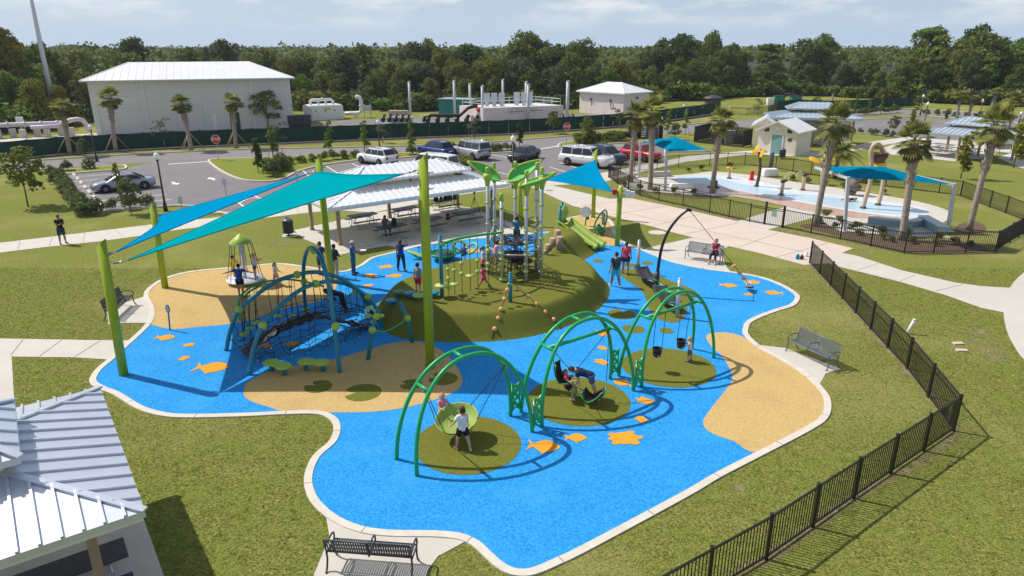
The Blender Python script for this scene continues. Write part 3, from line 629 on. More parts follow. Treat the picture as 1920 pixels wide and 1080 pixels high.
def bag(loc, sc, lab, m='black', name='backpack', cat='bag', rz=0):
    t = thing(name, lab, cat, loc, rz)
    b = MB(); b.box((0, 0, .5), (.8, .5, 1), top=.75); b.box((0, -.3, .35), (.55, .14, .5), top=.85); o = b.build('body', M[m], t, bevel=.12); t.scale = (sc, sc, sc)
    MB().tube([(-.12, 0, 1.0), (-.1, 0, 1.16), (.1, 0, 1.16), (.12, 0, 1.0)], .03, 6).build('handle', M['rope'], t)
    return t
up = Vector((math.cos(rzp), math.sin(rzp), 0))
for i, (k, d, lab, m) in enumerate([(2, -.75, 'black backpack at the left end of the loaded rear table', 'rope'), (2, -.35, 'dark grey bag second from the left on the loaded rear table', 'dgrey'), (2, .1, 'tallest black bag in the middle of the loaded rear table', 'black'), (2, .45, 'low black camera bag right of the tallest bag on the rear table', 'rubber'), (2, .85, 'brown box bag at the right end of the loaded rear table', 'brown'), (3, .2, 'black backpack on the shaded table beside the seated woman', 'rope')]):
    p = TABP[k] + up * d; bag((p.x, p.y, .80), [.42, .36, .5, .34, .42, .42][i], lab, m, rz=rzp + i)
p = G(840, 412); bag((p.x, p.y, .02), .4, 'black bag on the slab below the loaded rear table', 'rubber', rz=1)
# tripod with camera
p = G(890, 402); t = thing('tripod', 'black camera tripod standing at the right end of the shelter floor', 'tripod', (p.x, p.y, .02))
for k in range(3): a = k * 2.094 + .4; MB().tube([(.04 * math.cos(a), .04 * math.sin(a), 1.15), (.46 * math.cos(a), .46 * math.sin(a), 0)], [.022, .014], 6).build('leg', M['black'], t)
MB().tube([(0, 0, .9), (0, 0, 1.45)], .022, 6).build('centre_column', M['black'], t); MB().box((0, 0, 1.56), (.14, .2, .2)).ball((0, -.1, 1.56), .07, 8).build('camera_head', M['black'], t)
# litter bins
def litter_bin(loc, label, group=None, r=.30, h=.95):
    t = thing('litter_bin', label, 'litter bin', loc, 0, group)
    b = MB(); b.lathe([(r * .9, .16), (r, .2), (r, h * .95), (r * .93, h)], n=20)
    for k in range(24): a = 2 * PI * k / 24; b.box((r * 1.02 * math.cos(a), r * 1.02 * math.sin(a), .2 + h * .38), (.03, .05, h * .74), rz=a)
    b.build('barrel', M['dgrey'], t)
    MB().lathe([(.02, 0), (.16, .02), (.05, .06), (.045, .2)], n=12).build('foot', M['black'], t)
    b = MB(); b.lathe([(r * 1.05, h), (r * 1.05, h + .04), (r * .55, h + .12), (r * .5, h + .12)], n=20); b.tube([(r * .45 * math.cos(2 * PI * k / 16), r * .45 * math.sin(2 * PI * k / 16), h + .22) for k in range(16)], .025, 6, closed=True)
    for k in range(3): a = k * 2.09; b.tube([(r * .45 * math.cos(a), r * .45 * math.sin(a), h + .1), (r * .45 * math.cos(a), r * .45 * math.sin(a), h + .22)], .015, 5)
    b.build('lid', M['benchgrey'], t)
    return t
p = G(542, 443); litter_bin((p.x, p.y, .05), 'dark barrel litter bin on a round pad left of the picnic shelter')
p = G(1466, 298); litter_bin((p.x, p.y, .01), 'dark litter bin in front of the cream toilet block')
p = G(1738, 279); litter_bin((p.x, p.y, .02), 'dark litter bin at the left end of the far picnic shelter')

# --- the white hall
Lb, Rb = G(182, 254), G(552, 239); rzb, lb = frame(Lb, Rb); HH, DB = 6.9, 15.0
hall = thing('white_hall', 'large windowless pale hall with a white hipped metal roof', 'building', (Lb.x, Lb.y, 0), rzb)
b = MB(); b.box((lb / 2, DB / 2, HH / 2), (lb, DB, HH)); b.build('wall', M['wall'], hall)
b = hip(MB(), -.75, lb + .6, -.75, DB + .75, HH, 4.6, lb - 5.0, 9.0, .16, .9, .03); rf = b.build('roof', M['roof_dull'], hall)
b = MB(); b.box((lb / 2, -.78, HH + .05), (lb + 1.3, .1, .16)); b.box((-.78, DB / 2, HH + .05), (.1, DB + 1.4, .16)); b.build('gutter', M['lgrey'], hall)
for px in (267, 470):
    s, z = on_wall(px, 160, Lb, rzb); MB().box((s, -.06, HH / 2), (.14, .1, HH - .05)).box((s, -.35, HH - .05), (.14, .7, .12)).build('downpipe', M['white'], hall)
MB().box((-.06, 2.2, HH / 2), (.1, .14, HH - .05)).build('downpipe', M['white'], hall)
def wallbox(px0, py0, px1, py1, name, m, par, L0, rz, proud=.05):
    s0, z1 = on_wall(px0, py0, L0, rz); s1, z0 = on_wall(px1, py1, L0, rz); return MB().box(((s0 + s1) / 2, -proud / 2, (z0 + z1) / 2), (abs(s1 - s0), proud, abs(z1 - z0))).build(name, M[m], par)
b = MB()
for k in range(1, 9): b.box((lb * k / 9, -.004, HH / 2), (.035, .008, HH - .1))
for k in range(1, 7): b.box((lb / 2, -.003, HH * k / 7), (lb - .1, .006, .025))
b.build('panel_seam', mat('wall_seam', (.56, .54, .53), .9), hall)
wallbox(398, 213, 409, 246, 'door', 'white', hall, Lb, rzb, .06); wallbox(430, 211, 452, 243, 'louvre', 'dgrey', hall, Lb, rzb, .08); wallbox(521, 198, 528, 236, 'door', 'white', hall, Lb, rzb, .06)
s0, z1 = on_wall(328, 198, Lb, rzb); s1, _z = on_wall(379, 198, Lb, rzb)
b = MB(); b.box((s0, -.03, z1 / 2), (.12, .06, z1)); b.box((s1, -.03, z1 / 2), (.12, .06, z1)); b.box(((s0 + s1) / 2, -.03, z1), (s1 - s0 + .12, .06, .14)); b.build('shutter_frame', M['lgrey'], hall)
b = MB()
for k in range(14): b.box(((s0 + s1) / 2, -.015, .1 + (z1 - .2) * (k + .5) / 14), (s1 - s0 - .12, .03, (z1 - .2) / 14 - .015))
b.build('roller_shutter', M['wall'], hall)
for k, y in enumerate((3.2, 5.2)): MB().box((-.1, y, 3.2), (.2, .3, .16)).build('wall_lamp', M['dgrey'], hall)
s0, _z = on_wall(189, 230, Lb, rzb); MB().box((s0, -.04, 2.1), (.08, .06, 4.2)).build('conduit', M['lgrey'], hall)
# --- small pump house
La, Ra = G(1086, 211), G(1168, 218); rza, la = frame(La, Ra); HP = 3.6
ph = thing('pump_house', 'small pale block house with a white hipped roof by the pipe yard', 'building', (La.x, La.y, 0), rza)
MB().box((la / 2, 3.6, HP / 2), (la, 7.2, HP)).build('wall', M['wall2'], ph); hip(MB(), -.5, la + .5, -.5, 7.7, HP, 3.4, la - 3.4, HP + 1.55, .2, .7, .02).build('roof', M['roof_dull'], ph)
for x in (la * .28, la * .72): MB().box((x, -.15, 2.5), (.22, .3, .3)).box((x, -.04, 1.9), (.06, .06, 1.0)).build('wall_lamp', M['dgrey'], ph)
MB().box((la + .12, 3.6, 2.9), (.24, .4, .3)).build('wall_lamp', M['dgrey'], ph)
# --- pipe yard: tanks, basin, pipes, posts
p0, p1 = G(581, 226.5), G(646, 223); rzt, lt = frame(p0, p1)
t = thing('storage_tank', 'low white sheet tank with round portholes beside the hall', 'tank', (p0.x, p0.y, 0), rzt)
b = MB(); b.prism([(0, .5), (.5, 0), (lt - .2, 0), (lt, .3), (lt, 3.4), (lt - .5, 3.9), (.5, 3.9), (0, 3.4)], 0, 2.15); b.prism([(.15, .7), (.7, .15), (lt - .4, .15), (lt - .15, .5), (lt - .15, 3.2), (lt - .7, 3.7), (.7, 3.7), (.15, 3.2)], 2.15, 2.3); b.build('shell', M['white'], t)
for k in range(3): MB().tube([(1.1 + k * 1.55, -.03, 1.45), (1.1 + k * 1.55, .1, 1.45)], .12, 10).build('porthole', M['dgrey'], t)
b = MB(); b.tube([(.9, 1.9, 2.3), (.9, 1.9, 2.85), (1.2, 1.9, 3.05), (lt - 1.4, 1.9, 3.05), (lt - 1.1, 1.9, 2.85), (lt - 1.1, 1.9, 2.3)], .24, 8)
for x in (2.2, 3.4): b.tube([(x, 1.9, 2.3), (x, 1.9, 3.0)], .18, 8)
b.tube([(lt / 2, 1.9, 3.0), (lt / 2, 1.9, 3.4)], .16, 8); b.build('header_pipe', M['white'], t)
MB().box((lt * .52, -.02, 1.75), (1.1, .04, .3)).build('notice', M['yellow'], t)
p = G(562, 238); t = thing('generator', 'dark grey generator box between the hall and the white tank', 'generator', (p.x, p.y, 0), rzb)
MB().box((0, 0, 1.05), (3.3, 1.5, 1.3)).box((0, 0, 1.72), (3.4, 1.6, .06)).build('housing', M['dgrey'], t, bevel=.03); MB().box((0, 0, .2), (3.0, 1.3, .4)).build('base', M['black'], t)
for x in (-.6, .3): MB().box((x, -.78, 1.2), (.5, .06, .4)).build('vent', M['black'], t)
p = G(672, 221); t = thing('white_pipework', 'white upright elbow pipe beside the white tank', 'pipework', (p.x, p.y, 0))
MB().tube([(-2.2, 0, .7), (-1.2, 0, .75), (-.2, 0, .75), (.35, 0, .9), (.6, 0, 1.4), (.6, 0, 2.9), (.45, 0, 3.3), (0, 0, 3.45), (-.15, -.1, 3.2)], .3, 10).build('pipe', M['white'], t); MB().box((-.4, 0, .3), (.5, .5, .6)).build('plinth', M['white'], t); MB().tube([(.6, 0, 1.9), (.6, 0, 2.0)], .42, 10).build('flange', M['lgrey'], t)
p = G(690, 220); t = thing('control_cabinet', 'pale electrical panels on two posts right of the white elbow pipe', 'control panel', (p.x, p.y, 0))
for x in (-.55, .55): MB().box((x, 0, 1.1), (.16, .16, 2.2)).build('post', M['lgrey'], t)
MB().box((0, -.12, 1.5), (.9, .2, .9)).build('panel', M['lgrey'], t, bevel=.02)
def basin():
    a, bb, cc = G(862, 226), G(906, 232), G(1056, 225.5)
    t = thing('concrete_basin', 'pinkish walled treatment basin with railings in the pipe yard', 'tank', (bb.x, bb.y, 0))
    d = (cc - bb); e = (a - bb); h = 2.35; q = [Vector((0, 0, 0)), d, d + e, e]
    MB().prism(q, 0, h).build('wall', M['wall2'], t)
    b = MB(); m = (d + e) / 2; b.prism([p + (m - p).normalized() * .9 for p in q], h, h + .015); b.build('deck', M['roof_dull'], t)
    Q = [p + (m - p).normalized() * .5 for p in q]; b = MB()
    for i in range(4):
        A1, B1 = Q[i], Q[(i + 1) % 4]; n = max(2, int((B1 - A1).length / 1.5))
        for zz in (.55, 1.05): b.bar(A1 + Vector((0, 0, h + zz)), B1 + Vector((0, 0, h + zz)), .06, .06)
        for k in range(n): p = A1.lerp(B1, k / n); b.bar(p + Vector((0, 0, h)), p + Vector((0, 0, h + 1.05)), .06, .06)
    b.build('railing', M['white'], t)
    for f, gq in ((.18, .45), (.26, .42), (.34, .38), (.55, .45), (.63, .42), (.70, .40)):
        p = d * f + e * gq; MB().box((p.x, p.y, h + 1.3), (.95, .4, 1.4)).box((p.x, p.y, h + .3), (.6, .3, .6)).build('cabinet', M['lgrey'], t, bevel=.03)
    b = MB()
    for k in range(16):
        f = .3 + .024 * k; p = d * f; b.bar(p + Vector((0, -.03, h - .1)), p + Vector((0, -.03, h - .45 - .35 * (k % 3))), .05, .03)
    p0, p1 = d * .3 + Vector((0, -.03, h - .75)), d * .74 + Vector((0, -.03, h - .6)); b.bar(p0, p1, .04, .07); b.build('wall_pipe', M['brown'], t)
basin()
p0, p1 = G(823, 220.5), G(862, 222); rzt, lt = frame(p0, p1)
t = thing('green_enclosure', 'green sheet metal enclosure at the left end of the basin', 'enclosure', (p0.x, p0.y, 0), rzt)
b = MB(); b.box((2.6, 1.6, 1.5), (5.2, 3.2, 3.0)); b.build('housing', M['tank_green'], t); MB().box((2.6, 1.6, 3.05), (5.5, 3.4, .1)).build('roof', M['roof_blue'], t)
for x in (.9, 2.5): MB().box((x, -.03, 1.4), (1.2, .05, 2.2)).build('door', M['tank_green'], t, bevel=.02)
p = G(748, 232); t = thing('pump_set', 'black pumps and pale blocks below the left yard post', 'pumps', (p.x, p.y, 0))
for k in range(4): MB().box((-.9 + k * .95, 0, .55), (.42, .9, 1.1)).build('plinth', M['wall2'], t)
for k in range(5): MB().tube([(-2.3 + k * .95, -.7, .4), (-2.3 + k * .95, -.3, 1.1), (-2.3 + k * .95, .5, 1.2)], .28, 8).ball((-2.3 + k * .95, -.7, .7), .42, 8).build('pump', M['black'], t)
MB().box((-.2, 1.6, 1.4), (3.0, 1.0, .9)).build('cabinet', M['tan'], t)
p = G(845, 231); t = thing('pipe_manifold', 'dark pipes and elbows in front of the green enclosure', 'pipework', (p.x, p.y, 0))
b = MB(); b.tube([(-4.2, 0, .2), (-4, 0, .9), (-3, 0, 1.2), (1.5, 0, 1.2), (2.8, .3, 2.3), (4.2, .5, 2.6)], .26, 8)
b.build('pipe', M['black'], t)
for k in range(6): MB().tube([(-3.5 + k * 1.5, -.2, .1), (-3.5 + k * 1.5, -.2, .7), (-3.2 + k * 1.5, .3, 1.1)], .3, 8).ball((-3.5 + k * 1.5, -.2, .5), .42, 8).build('valve', M['black'], t)
for k in range(3): MB().box((3.4 + k * 1.0, .4, .6), (.5, .7, 1.2)).build('plinth', M['wall2'], t)
MB().tube([(4.6, .3, 1.7), (4.6, .3, 2.4)], .5, 10).build('valve_head', M['red'], t)
p = G(1064, 228); t = thing('pump_set', 'black pumps at the foot of the right-most yard post', 'pumps', (p.x, p.y, 0))
for k in range(3): MB().tube([(-.8 + k * .8, -.2, .2), (-.8 + k * .8, 0, .8), (-.8 + k * .8, .5, .9)], .32, 8).ball((-.8 + k * .8, -.2, .5), .45, 8).build('pump', M['black'], t)
for i, (px, py, ty, lab) in enumerate([(770, 222, 154, 'tall pale yard post above the black pumps, left-most of the yard posts'), (853, 224, 152, 'tall pale yard post in front of the green enclosure'), (882, 222, 158, 'pale yard post at the left railing of the basin'), (905, 231, 162, 'pale yard post at the front corner of the basin'), (943, 214, 150, 'tall pale yard post behind the left cabinets of the basin'), (986, 219, 154, 'pale yard post behind the right cabinets of the basin'), (990, 229, 159, 'pale yard post standing in front of the basin wall'), (1063, 229, 153, 'thick pale yard post right of the basin')]):
    P0 = G(px, py); hh = A(px, ty, P0.y).z; t = thing('yard_post', lab, 'post', P0, 0, 'pale posts in the pipe yard')
    r = .2 if i < 7 else .26; MB().tube([(0, 0, 0), (0, 0, hh)], r, 10).build('mast', M['lgrey'], t); MB().tube([(0, 0, hh), (0, 0, hh + .08)], r * 1.15, 10).tube([(0, 0, hh + .1), (.35, 0, hh + .15)], .05, 6).build('cap', M['steel'], t)
    MB().box((0, 0, .06), (r * 4, r * 4, .12)).build('base_plate', M['lgrey'], t)
# tall monopole at the left
P0 = G(107, 231); t = thing('light_mast', 'very tall grey concrete mast leaning out of the top left of the picture', 'mast', P0)
MB().tube([(0, 0, 0), (0, 0, 21)], [.42, .26], 12).build('shaft', M['lgrey'], t); MB().box((.1, -.5, 2.0), (.8, .4, 1.3)).build('cabinet', M['lgrey'], t); MB().box((0, 0, .15), (1.2, 1.2, .3)).build('base', M['concrete'], t)
# lilac pipeline on plinths left of the hall
p0, p1 = G(-40, 260), G(166, 252); rzt, lt = frame(p0, p1); t = thing('pipeline', 'fat lilac pipeline on concrete blocks left of the white hall', 'pipeline', p0, rzt)
MB().tube([(0, 0, 1.6)] + [(lt * k / 8, 0, 1.6) for k in range(1, 7)] + [(lt * .8, 0, 1.65), (lt * .86, 0, 1.95), (lt * .92, 0, 2.05), (lt * .97, 0, 1.9), (lt, 0, 1.2), (lt, 0, .3)], .30, 10).build('pipe', M['purple'], t)
MB().tube([(lt * .5, -1.2, 1.3), (lt * .62, -1.2, 1.3), (lt * .74, -1.2, 1.35), (lt * .8, -.6, 1.6)], .26, 10).build('branch_pipe', M['purple'], t)
for k in range(5): MB().tube([(lt * (.12 + .15 * k), 0, 1.6), (lt * (.12 + .15 * k) + .25, 0, 1.6)], .40, 10).build('flange', M['purple'], t)
for k in range(7): MB().box((lt * (.2 + .11 * k), 0 if k % 2 else -1.2, .55), (.7, .6, 1.1)).build('plinth', M['concrete'], t)
p = G(24, 257); t = thing('meter_cabinet', 'small white cabinet on a post behind the lilac pipeline', 'cabinet', (p.x, p.y + 2, 0)); MB().box((0, 0, 1.9), (.8, .4, 1.0)).build('box', M['white'], t); MB().box((0, 0, .7), (.12, .12, 1.4)).build('post', M['steel'], t)

# --- screen fence round the yard
def run_fence(name, label, pts, h, kind, gap=2.9, group=None, cat='fence', post_h=None, postm='fence', pw=.07, pm='screen', pmax=95):
    W = [Vector(p) for p in pts]; t = thing(name, label, cat, W[0], 0, group); o = W[0]
    segs = []
    for a, c in zip(W[:-1], W[1:]):
        n = max(1, round((c - a).length / gap))
        for k in range(n): segs.append((a.lerp(c, k / n), a.lerp(c, (k + 1) / n)))
    posts = [s[0] for s in segs] + [segs[-1][1]]
    for p in posts[:pmax]:
        MB().box((p.x - o.x, p.y - o.y, (post_h or h) / 2), (pw, pw, post_h or h)).add([], []).box((p.x - o.x, p.y - o.y, (post_h or h) + .012), (pw * 1.25, pw * 1.25, .03)).build('fence_post', M[postm], t)
    for a, c in segs[:pmax]:
        d = (c - a); l = d.length; u = d / l; b = MB(); a0 = a - o + u * pw * .5; c0 = c - o - u * pw * .5
        if kind == 'screen':
            n = 6; rows = 4; vs = []; nn = Vector((-u.y, u.x, 0))
            for side in (0, .02):
                for j in range(rows + 1):
                    for k in range(n + 1):
                        p = a0.lerp(c0, k / n); w = math.sin(k * 1.7 + j * 2.3 + p.x * 1.3) * .04; vs.append((p.x + nn.x * (w - .06 - side), p.y + nn.y * (w - .06 - side), .1 + (h - .14 - .05 * math.sin(PI * k / n)) * j / rows))
            fs = []
            S = (rows + 1) * (n + 1)
            for sd in (0, S):
                for j in range(rows):
                    for k in range(n): fs.append((sd + j * (n + 1) + k, sd + j * (n + 1) + k + 1, sd + (j + 1) * (n + 1) + k + 1, sd + (j + 1) * (n + 1) + k))
            b.add(vs, fs, 0, True); b.build('screen_panel', M[pm], t)
        else:
            for zz, th in ((.09, .04), (h - .05, .05)): b.bar(a0 + Vector((0, 0, zz)), c0 + Vector((0, 0, zz)), .04, th)
            n = max(2, int(l / .115))
            for k in range(1, n): p = a0.lerp(c0, k / n); b.box((p.x, p.y, h / 2 + .0), (.021, .021, h - .12))
            b.build('picket_panel', M[postm], t)
    return t
run_fence('screened_fence', 'long dark green cloth-screened fence between the road and the works yard', GP(FENCE), 1.95, 'screen', 3.0)
run_fence('screened_fence', 'dark green screened fence at the edge of the far wood, right', GP([(1456, 208), (1500, 205), (1547, 208), (1630, 205), (1715, 200)]), 1.9, 'screen', 3.2)
run_fence('metal_fence', 'low dark open fence round the far lawn beyond the road', GP([(1370, 214), (1400, 216), (1440, 212), (1470, 204)]), 1.25, 'picket', 2.6)
# near fence, lower right
run_fence('metal_fence', 'near black picket fence that bends sharply at the right of the playground', GP([(1518, 494), (1700, 692), (1787, 808), (1600, 935), (1436, 1049), (1200, 1190)]), 1.24, 'picket', 1.9, pw=.075)
# fence round the splash pad
run_fence('metal_fence', 'black picket fence along the plaza side of the splash pad', GP([(1141, 333), (1158, 345), (1200, 367), (1235, 377), (1280, 386), (1330, 399), (1405, 416)]), 1.24, 'picket', 2.2)
run_fence('metal_fence', 'black picket fence in front of the mulch bed under the palms', GP([(1468, 427), (1520, 438), (1575, 449), (1632, 462), (1695, 475), (1750, 474), (1810, 473), (1866, 472), (1893, 455), (1925, 436), (1990, 405)]), 1.24, 'picket', 2.2)
run_fence('metal_fence', 'black picket fence along the far side of the splash pad', GP([(1141, 333), (1163, 328), (1190, 322), (1272, 314), (1330, 311), (1396, 309), (1454, 316), (1520, 328), (1590, 341), (1660, 350), (1760, 362), (1800, 368), (1855, 389), (1885, 400), (1925, 416), (1990, 436)]), 1.24, 'picket', 2.4)
gt = thing('gate', 'black picket gate with a small green notice by the plaza', 'gate', G(1405, 416)); gA, gB = G(1405, 416), G(1468, 427)
for f in (.42,): pass
b = MB(); d = gB - gA
for p, hh in ((d * .45, 1.55), (d * .98, 1.45)): MB().box((p.x, p.y, hh / 2), (.12, .12, hh)).build('gate_post', M['fence'], gt)
for f0, f1 in ((.02, .43), (.48, .96)):
    b = MB(); p0, p1 = d * f0, d * f1
    for zz in (.1, 1.06, 1.18): b.bar(p0 + Vector((0, 0, zz)), p1 + Vector((0, 0, zz)), .035, .04)
    n = 10
    for k in range(n + 1): p = p0.lerp(p1, k / n); b.box((p.x, p.y, .62), (.016, .016, 1.1))
    b.build('gate_leaf', M['fence'], gt)
p = d * .70; MB().box((p.x, p.y - .05, .85), (.34, .02, .42), rz=math.atan2(d.y, d.x)).build('notice', M['teal_door'], gt)

# --- toilet block, plant screen, far shelters
def gable_house(name, label, Lc, Rc, D, h, apex, door=True):
    rz, l = frame(Lc, Rc); t = thing(name, label, 'building', Lc, rz)
    b = MB(); b.slab([(0, 0, 0), (l, 0, 0), (l, 0, h), (l / 2, 0, apex), (0, 0, h)], (0, D, 0)); b.build('wall', M['stucco'], t)
    b = MB()
    for sx in (0, 1):
        e = Vector((-.35 if sx == 0 else l + .35, -.4, h - .35 * (apex - h) / (l / 2))); a = Vector((l / 2, -.4, apex)); b.slab([e, a, a + Vector((0, D + .8, 0)), e + Vector((0, D + .8, 0))], (0, 0, .14))
    for k in range(1, int(D / .5)):
        for sx in (0, 1):
            e = Vector((-.35 if sx == 0 else l + .35, -.4 + k * .5, h - .35 * (apex - h) / (l / 2) + .15)); b.bar(e, Vector((l / 2, -.4 + k * .5, apex + .15)), .04, .03)
    b.build('roof', M['roof_dull'], t)
    if door:
        MB().box((l * .5, -.03, 1.05), (1.15, .06, 2.1)).build('door', M['teal_door'], t); MB().box((l * .5 - .65, -.035, 1.1), (.12, .07, 2.2)).box((l * .5 + .65, -.035, 1.1), (.12, .07, 2.2)).box((l * .5, -.035, 2.2), (1.42, .07, .12)).build('door_frame', M['white'], t)
        for sx in (-1, 1):
            x0, x1 = l / 2 + sx * 1.0, l / 2 + sx * l * .36; zz0, zz1 = apex - abs(x0 - l / 2) * (apex - h) / (l / 2) - .2, apex - abs(x1 - l / 2) * (apex - h) / (l / 2) - .2
            MB().slab([(x0, -.001, zz0 - .45), (x1, -.001, zz1 - .25), (x1, -.001, zz1), (x0, -.001, zz0)], (0, -.04, 0)).build('vent_window', M['dgrey'], t)
        MB().box((l * .5, -.12, apex - .7), (.35, .24, .25)).build('wall_lamp', M['white'], t); MB().box((l * .82, -.02, 1.7), (.45, .04, .3)).build('notice', M['dgrey'], t)
    return t
gable_house('toilet_block', 'cream toilet block with a sage green door facing the splash pad', G(1419, 286), G(1490, 293), 4.4, 2.55, 3.5)
gable_house('service_hut', 'cream hut with a white roof behind the left of the toilet block', G(1410, 277), G(1452, 279), 4.2, 2.6, 3.4, False)
gable_house('service_hut', 'cream hut with a pale roof right of the toilet block, half behind a palm', G(1540, 272), G(1590, 270), 4.0, 2.4, 3.2, False)
p0 = G(1443, 222, 3.2); pavilion('picnic_shelter', 'double-roofed shelter rising behind the cream toilet block', (p0.x, p0.y, 0), -.22, 10.5, 6, 3.2, 2.2, 1.6, mroof='roof_blue', ribs=.5)
p0 = G(1716, 247, 2.5); p1 = G(1806, 256, 2.5); rzq = math.atan2(p1.y - p0.y, p1.x - p0.x)
pavilion('picnic_shelter', 'far pale blue double-roofed picnic shelter among the palms at the right', (p0.x, p0.y, 0), rzq, 8.6, 6.2, 2.5, 2.0, 1.6, mroof='roof_blue', ribs=.5)
flat('shelter_floor', GP([(1715, 284), (1795, 300), (1860, 297), (1870, 283), (1800, 272), (1745, 270)]), .022, M['concrete'])
for (px, py), lab in (((1750, 289), 'nearer picnic table under the far right shelter'), ((1768, 283), 'further picnic table under the far right shelter'), ((1815, 291), 'right-hand picnic table under the far right shelter')): p = G(px, py); picnic_table((p.x, p.y, .02), rzq, lab, 'picnic tables under the far shelter', 2.2, 'benchgrey')
# dark mesh plant enclosure by the toilet block
W = GP([(1301, 267), (1345, 272), (1392, 277), (1408, 272), (1330, 259), (1301, 267)]); t = thing('mesh_enclosure', 'black mesh compound full of machinery left of the toilet block', 'enclosure', W[0]); o = W[0]
M['mesh'] = mat('black_mesh', (.014, .014, .015), .8, var=.3, scale=5)
for a, c2 in zip(W[:-1], W[1:]):
    a, c2 = a - o, c2 - o; n = max(1, int((c2 - a).length / 2.4))
    for k in range(n): p = a.lerp(c2, k / n); MB().box((p.x, p.y, 1.0), (.08, .08, 2.0)).build('fence_post', M['black'], t)
    b = MB(); b.bar(a + Vector((0, 0, 1.93)), c2 + Vector((0, 0, 1.93)), .03, .04); b.bar(a + Vector((0, 0, .1)), c2 + Vector((0, 0, .1)), .03, .04); nn = int((c2 - a).length / .16)
    for k in range(nn): p = a.lerp(c2, k / nn); b.box((p.x, p.y, 1.0), (.05, .05, 1.8), rz=.7)
    for k in range(8): b.bar(a + Vector((0, 0, .2 + .22 * k)), c2 + Vector((0, 0, .2 + .22 * k)), .02, .09)
    b.build('mesh_panel', M['mesh'], t)
for i, (fx, hh) in enumerate(((.3, 1.2), (.55, 1.6), (.75, 1.1))): p = G(1320 + 85 * fx, 266 + 5 * fx) - o; MB().box((p.x, p.y, hh / 2), (1.2, 1.0, hh)).build('plant_unit', M['dgrey'] if i != 1 else M['lgrey'], t, bevel=.04)
p0 = G(1183, 262) ; t = thing('mesh_enclosure', 'small black mesh bin compound behind the red car', 'enclosure', p0)
b = MB()
for x0, x1, y0, y1 in ((0, 4.0, 0, 0), (0, 0, 0, 2.5), (4.0, 4.0, 0, 2.5)):
    a, c2 = Vector((x0, y0, 0)), Vector((x1, y1, 0))
    for k in range(int((c2 - a).length / .16) + 1): p = a.lerp(c2, k * .16 / (c2 - a).length); b.box((p.x, p.y, .85), (.05, .05, 1.7))
    for k in range(8): b.bar(a + Vector((0, 0, .1 + .22 * k)), c2 + Vector((0, 0, .1 + .22 * k)), .02, .09)
b.build('mesh_panel', M['mesh'], t)
for x in (1.0, 2.4, 3.2): MB().box((x, 1.2, .75), (.8, .8, 1.5)).build('plant_unit', M['lgrey'] if x > 2 else M['dgrey'], t, bevel=.04)
# garden kiosk and utility boxes on the far lawn
p = G(1335, 207); t = thing('kiosk', 'small dark round-topped kiosk overgrown with brown creeper beyond the road', 'kiosk', p)
b = MB(); b.lathe([(1.5, 0), (1.5, 1.9), (1.4, 2.1)], n=12, smooth=False); b.build('body', mat('creeper_wall', (.05, .045, .03), .95, col2=(.2, .15, .12), scale=4, bump=1), t)
MB().lathe([(1.9, 2.1), (1.75, 2.35), (.5, 2.75), (.15, 2.8)], n=12).lathe([(.12, 2.8), (.12, 3.1), (.02, 3.2)], n=8).build('roof', M['dgrey'], t)
for px, py, m, lab in ((1459, 197, 'dgreen', 'dark green utility box with white side on the far lawn'), (1490, 198, 'dgreen', 'second dark green utility box right of the white-sided one')):
    p = G(px, py); t = thing('utility_box', lab, 'utility box', p); MB().box((0, 0, .9), (2.0, 1.4, 1.8)).build('housing', M['tank_green'], t, bevel=.04); MB().box((0, 0, 1.85), (2.2, 1.6, .1)).build('lid', M['dgrey'], t)
    if px < 1470: MB().box((-1.7, 0, .75), (1.3, 1.0, 1.3)).build('side_cabinet', M['white'], t)

# ================================================================ VEGETATION
def leaf_faces(P, N, s, asp=1.5, spread=.8, k=4):
    """separate leaf faces at P facing roughly N"""
    n = len(P); N = N + RNG.normal(0, spread, (n, 3)); N /= np.linalg.norm(N, axis=1, keepdims=True) + 1e-9
    T = RNG.normal(0, 1, (n, 3)); T -= N * (T * N).sum(1, keepdims=True); T /= np.linalg.norm(T, axis=1, keepdims=True) + 1e-9
    B = np.cross(N, T); s = np.asarray(s).reshape(-1, 1) * RNG.uniform(.55, 1.45, (n, 1)); T = T * s * asp / 2; B = B * s / 2
    c = N * s * .12
    return np.stack([P - T, P - B + c, P + T, P + B + c], 1) if k == 4 else np.stack([P - T, P + B, P + T], 1)
def lobe_points(lobes, n):
    vol = np.array([l[3] * l[4] + l[4] * l[5] + l[3] * l[5] for l in lobes]); cnt = np.maximum(8, (n * vol / vol.sum()).astype(int)); PP = []; NN = []
    for l, c in zip(lobes, cnt):
        d = RNG.normal(0, 1, (c, 3)); d /= np.linalg.norm(d, axis=1, keepdims=True); d[:, 2] = np.where(d[:, 2] < -.5, -d[:, 2] * .6, d[:, 2])
        r = RNG.uniform(.35, 1.0, (c, 1)) ** .4; bump = 1 + .16 * np.sin(d[:, :1] * 7 + l[0] * 3) * np.cos(d[:, 1:2] * 6 + l[1] * 2)
        PP.append(np.array(l[:3]) + d * r * bump * np.array(l[3:6])); NN.append(d + np.array([0, 0, .35]))
    return np.concatenate(PP), np.concatenate(NN)
def limbs(b, h0, lobes, r0):
    b.tube([(0, 0, -.1), (.05, .03, h0 * .5), (0, .05, h0)], [r0, r0 * .8, r0 * .62], 7)
    for l in lobes: b.tube([(0, .05, h0 * .82), (l[0] * .45, l[1] * .45, h0 + (l[2] - h0) * .55), (l[0] * .9, l[1] * .9, l[2])], [r0 * .45, r0 * .3, r0 * .08], 5)
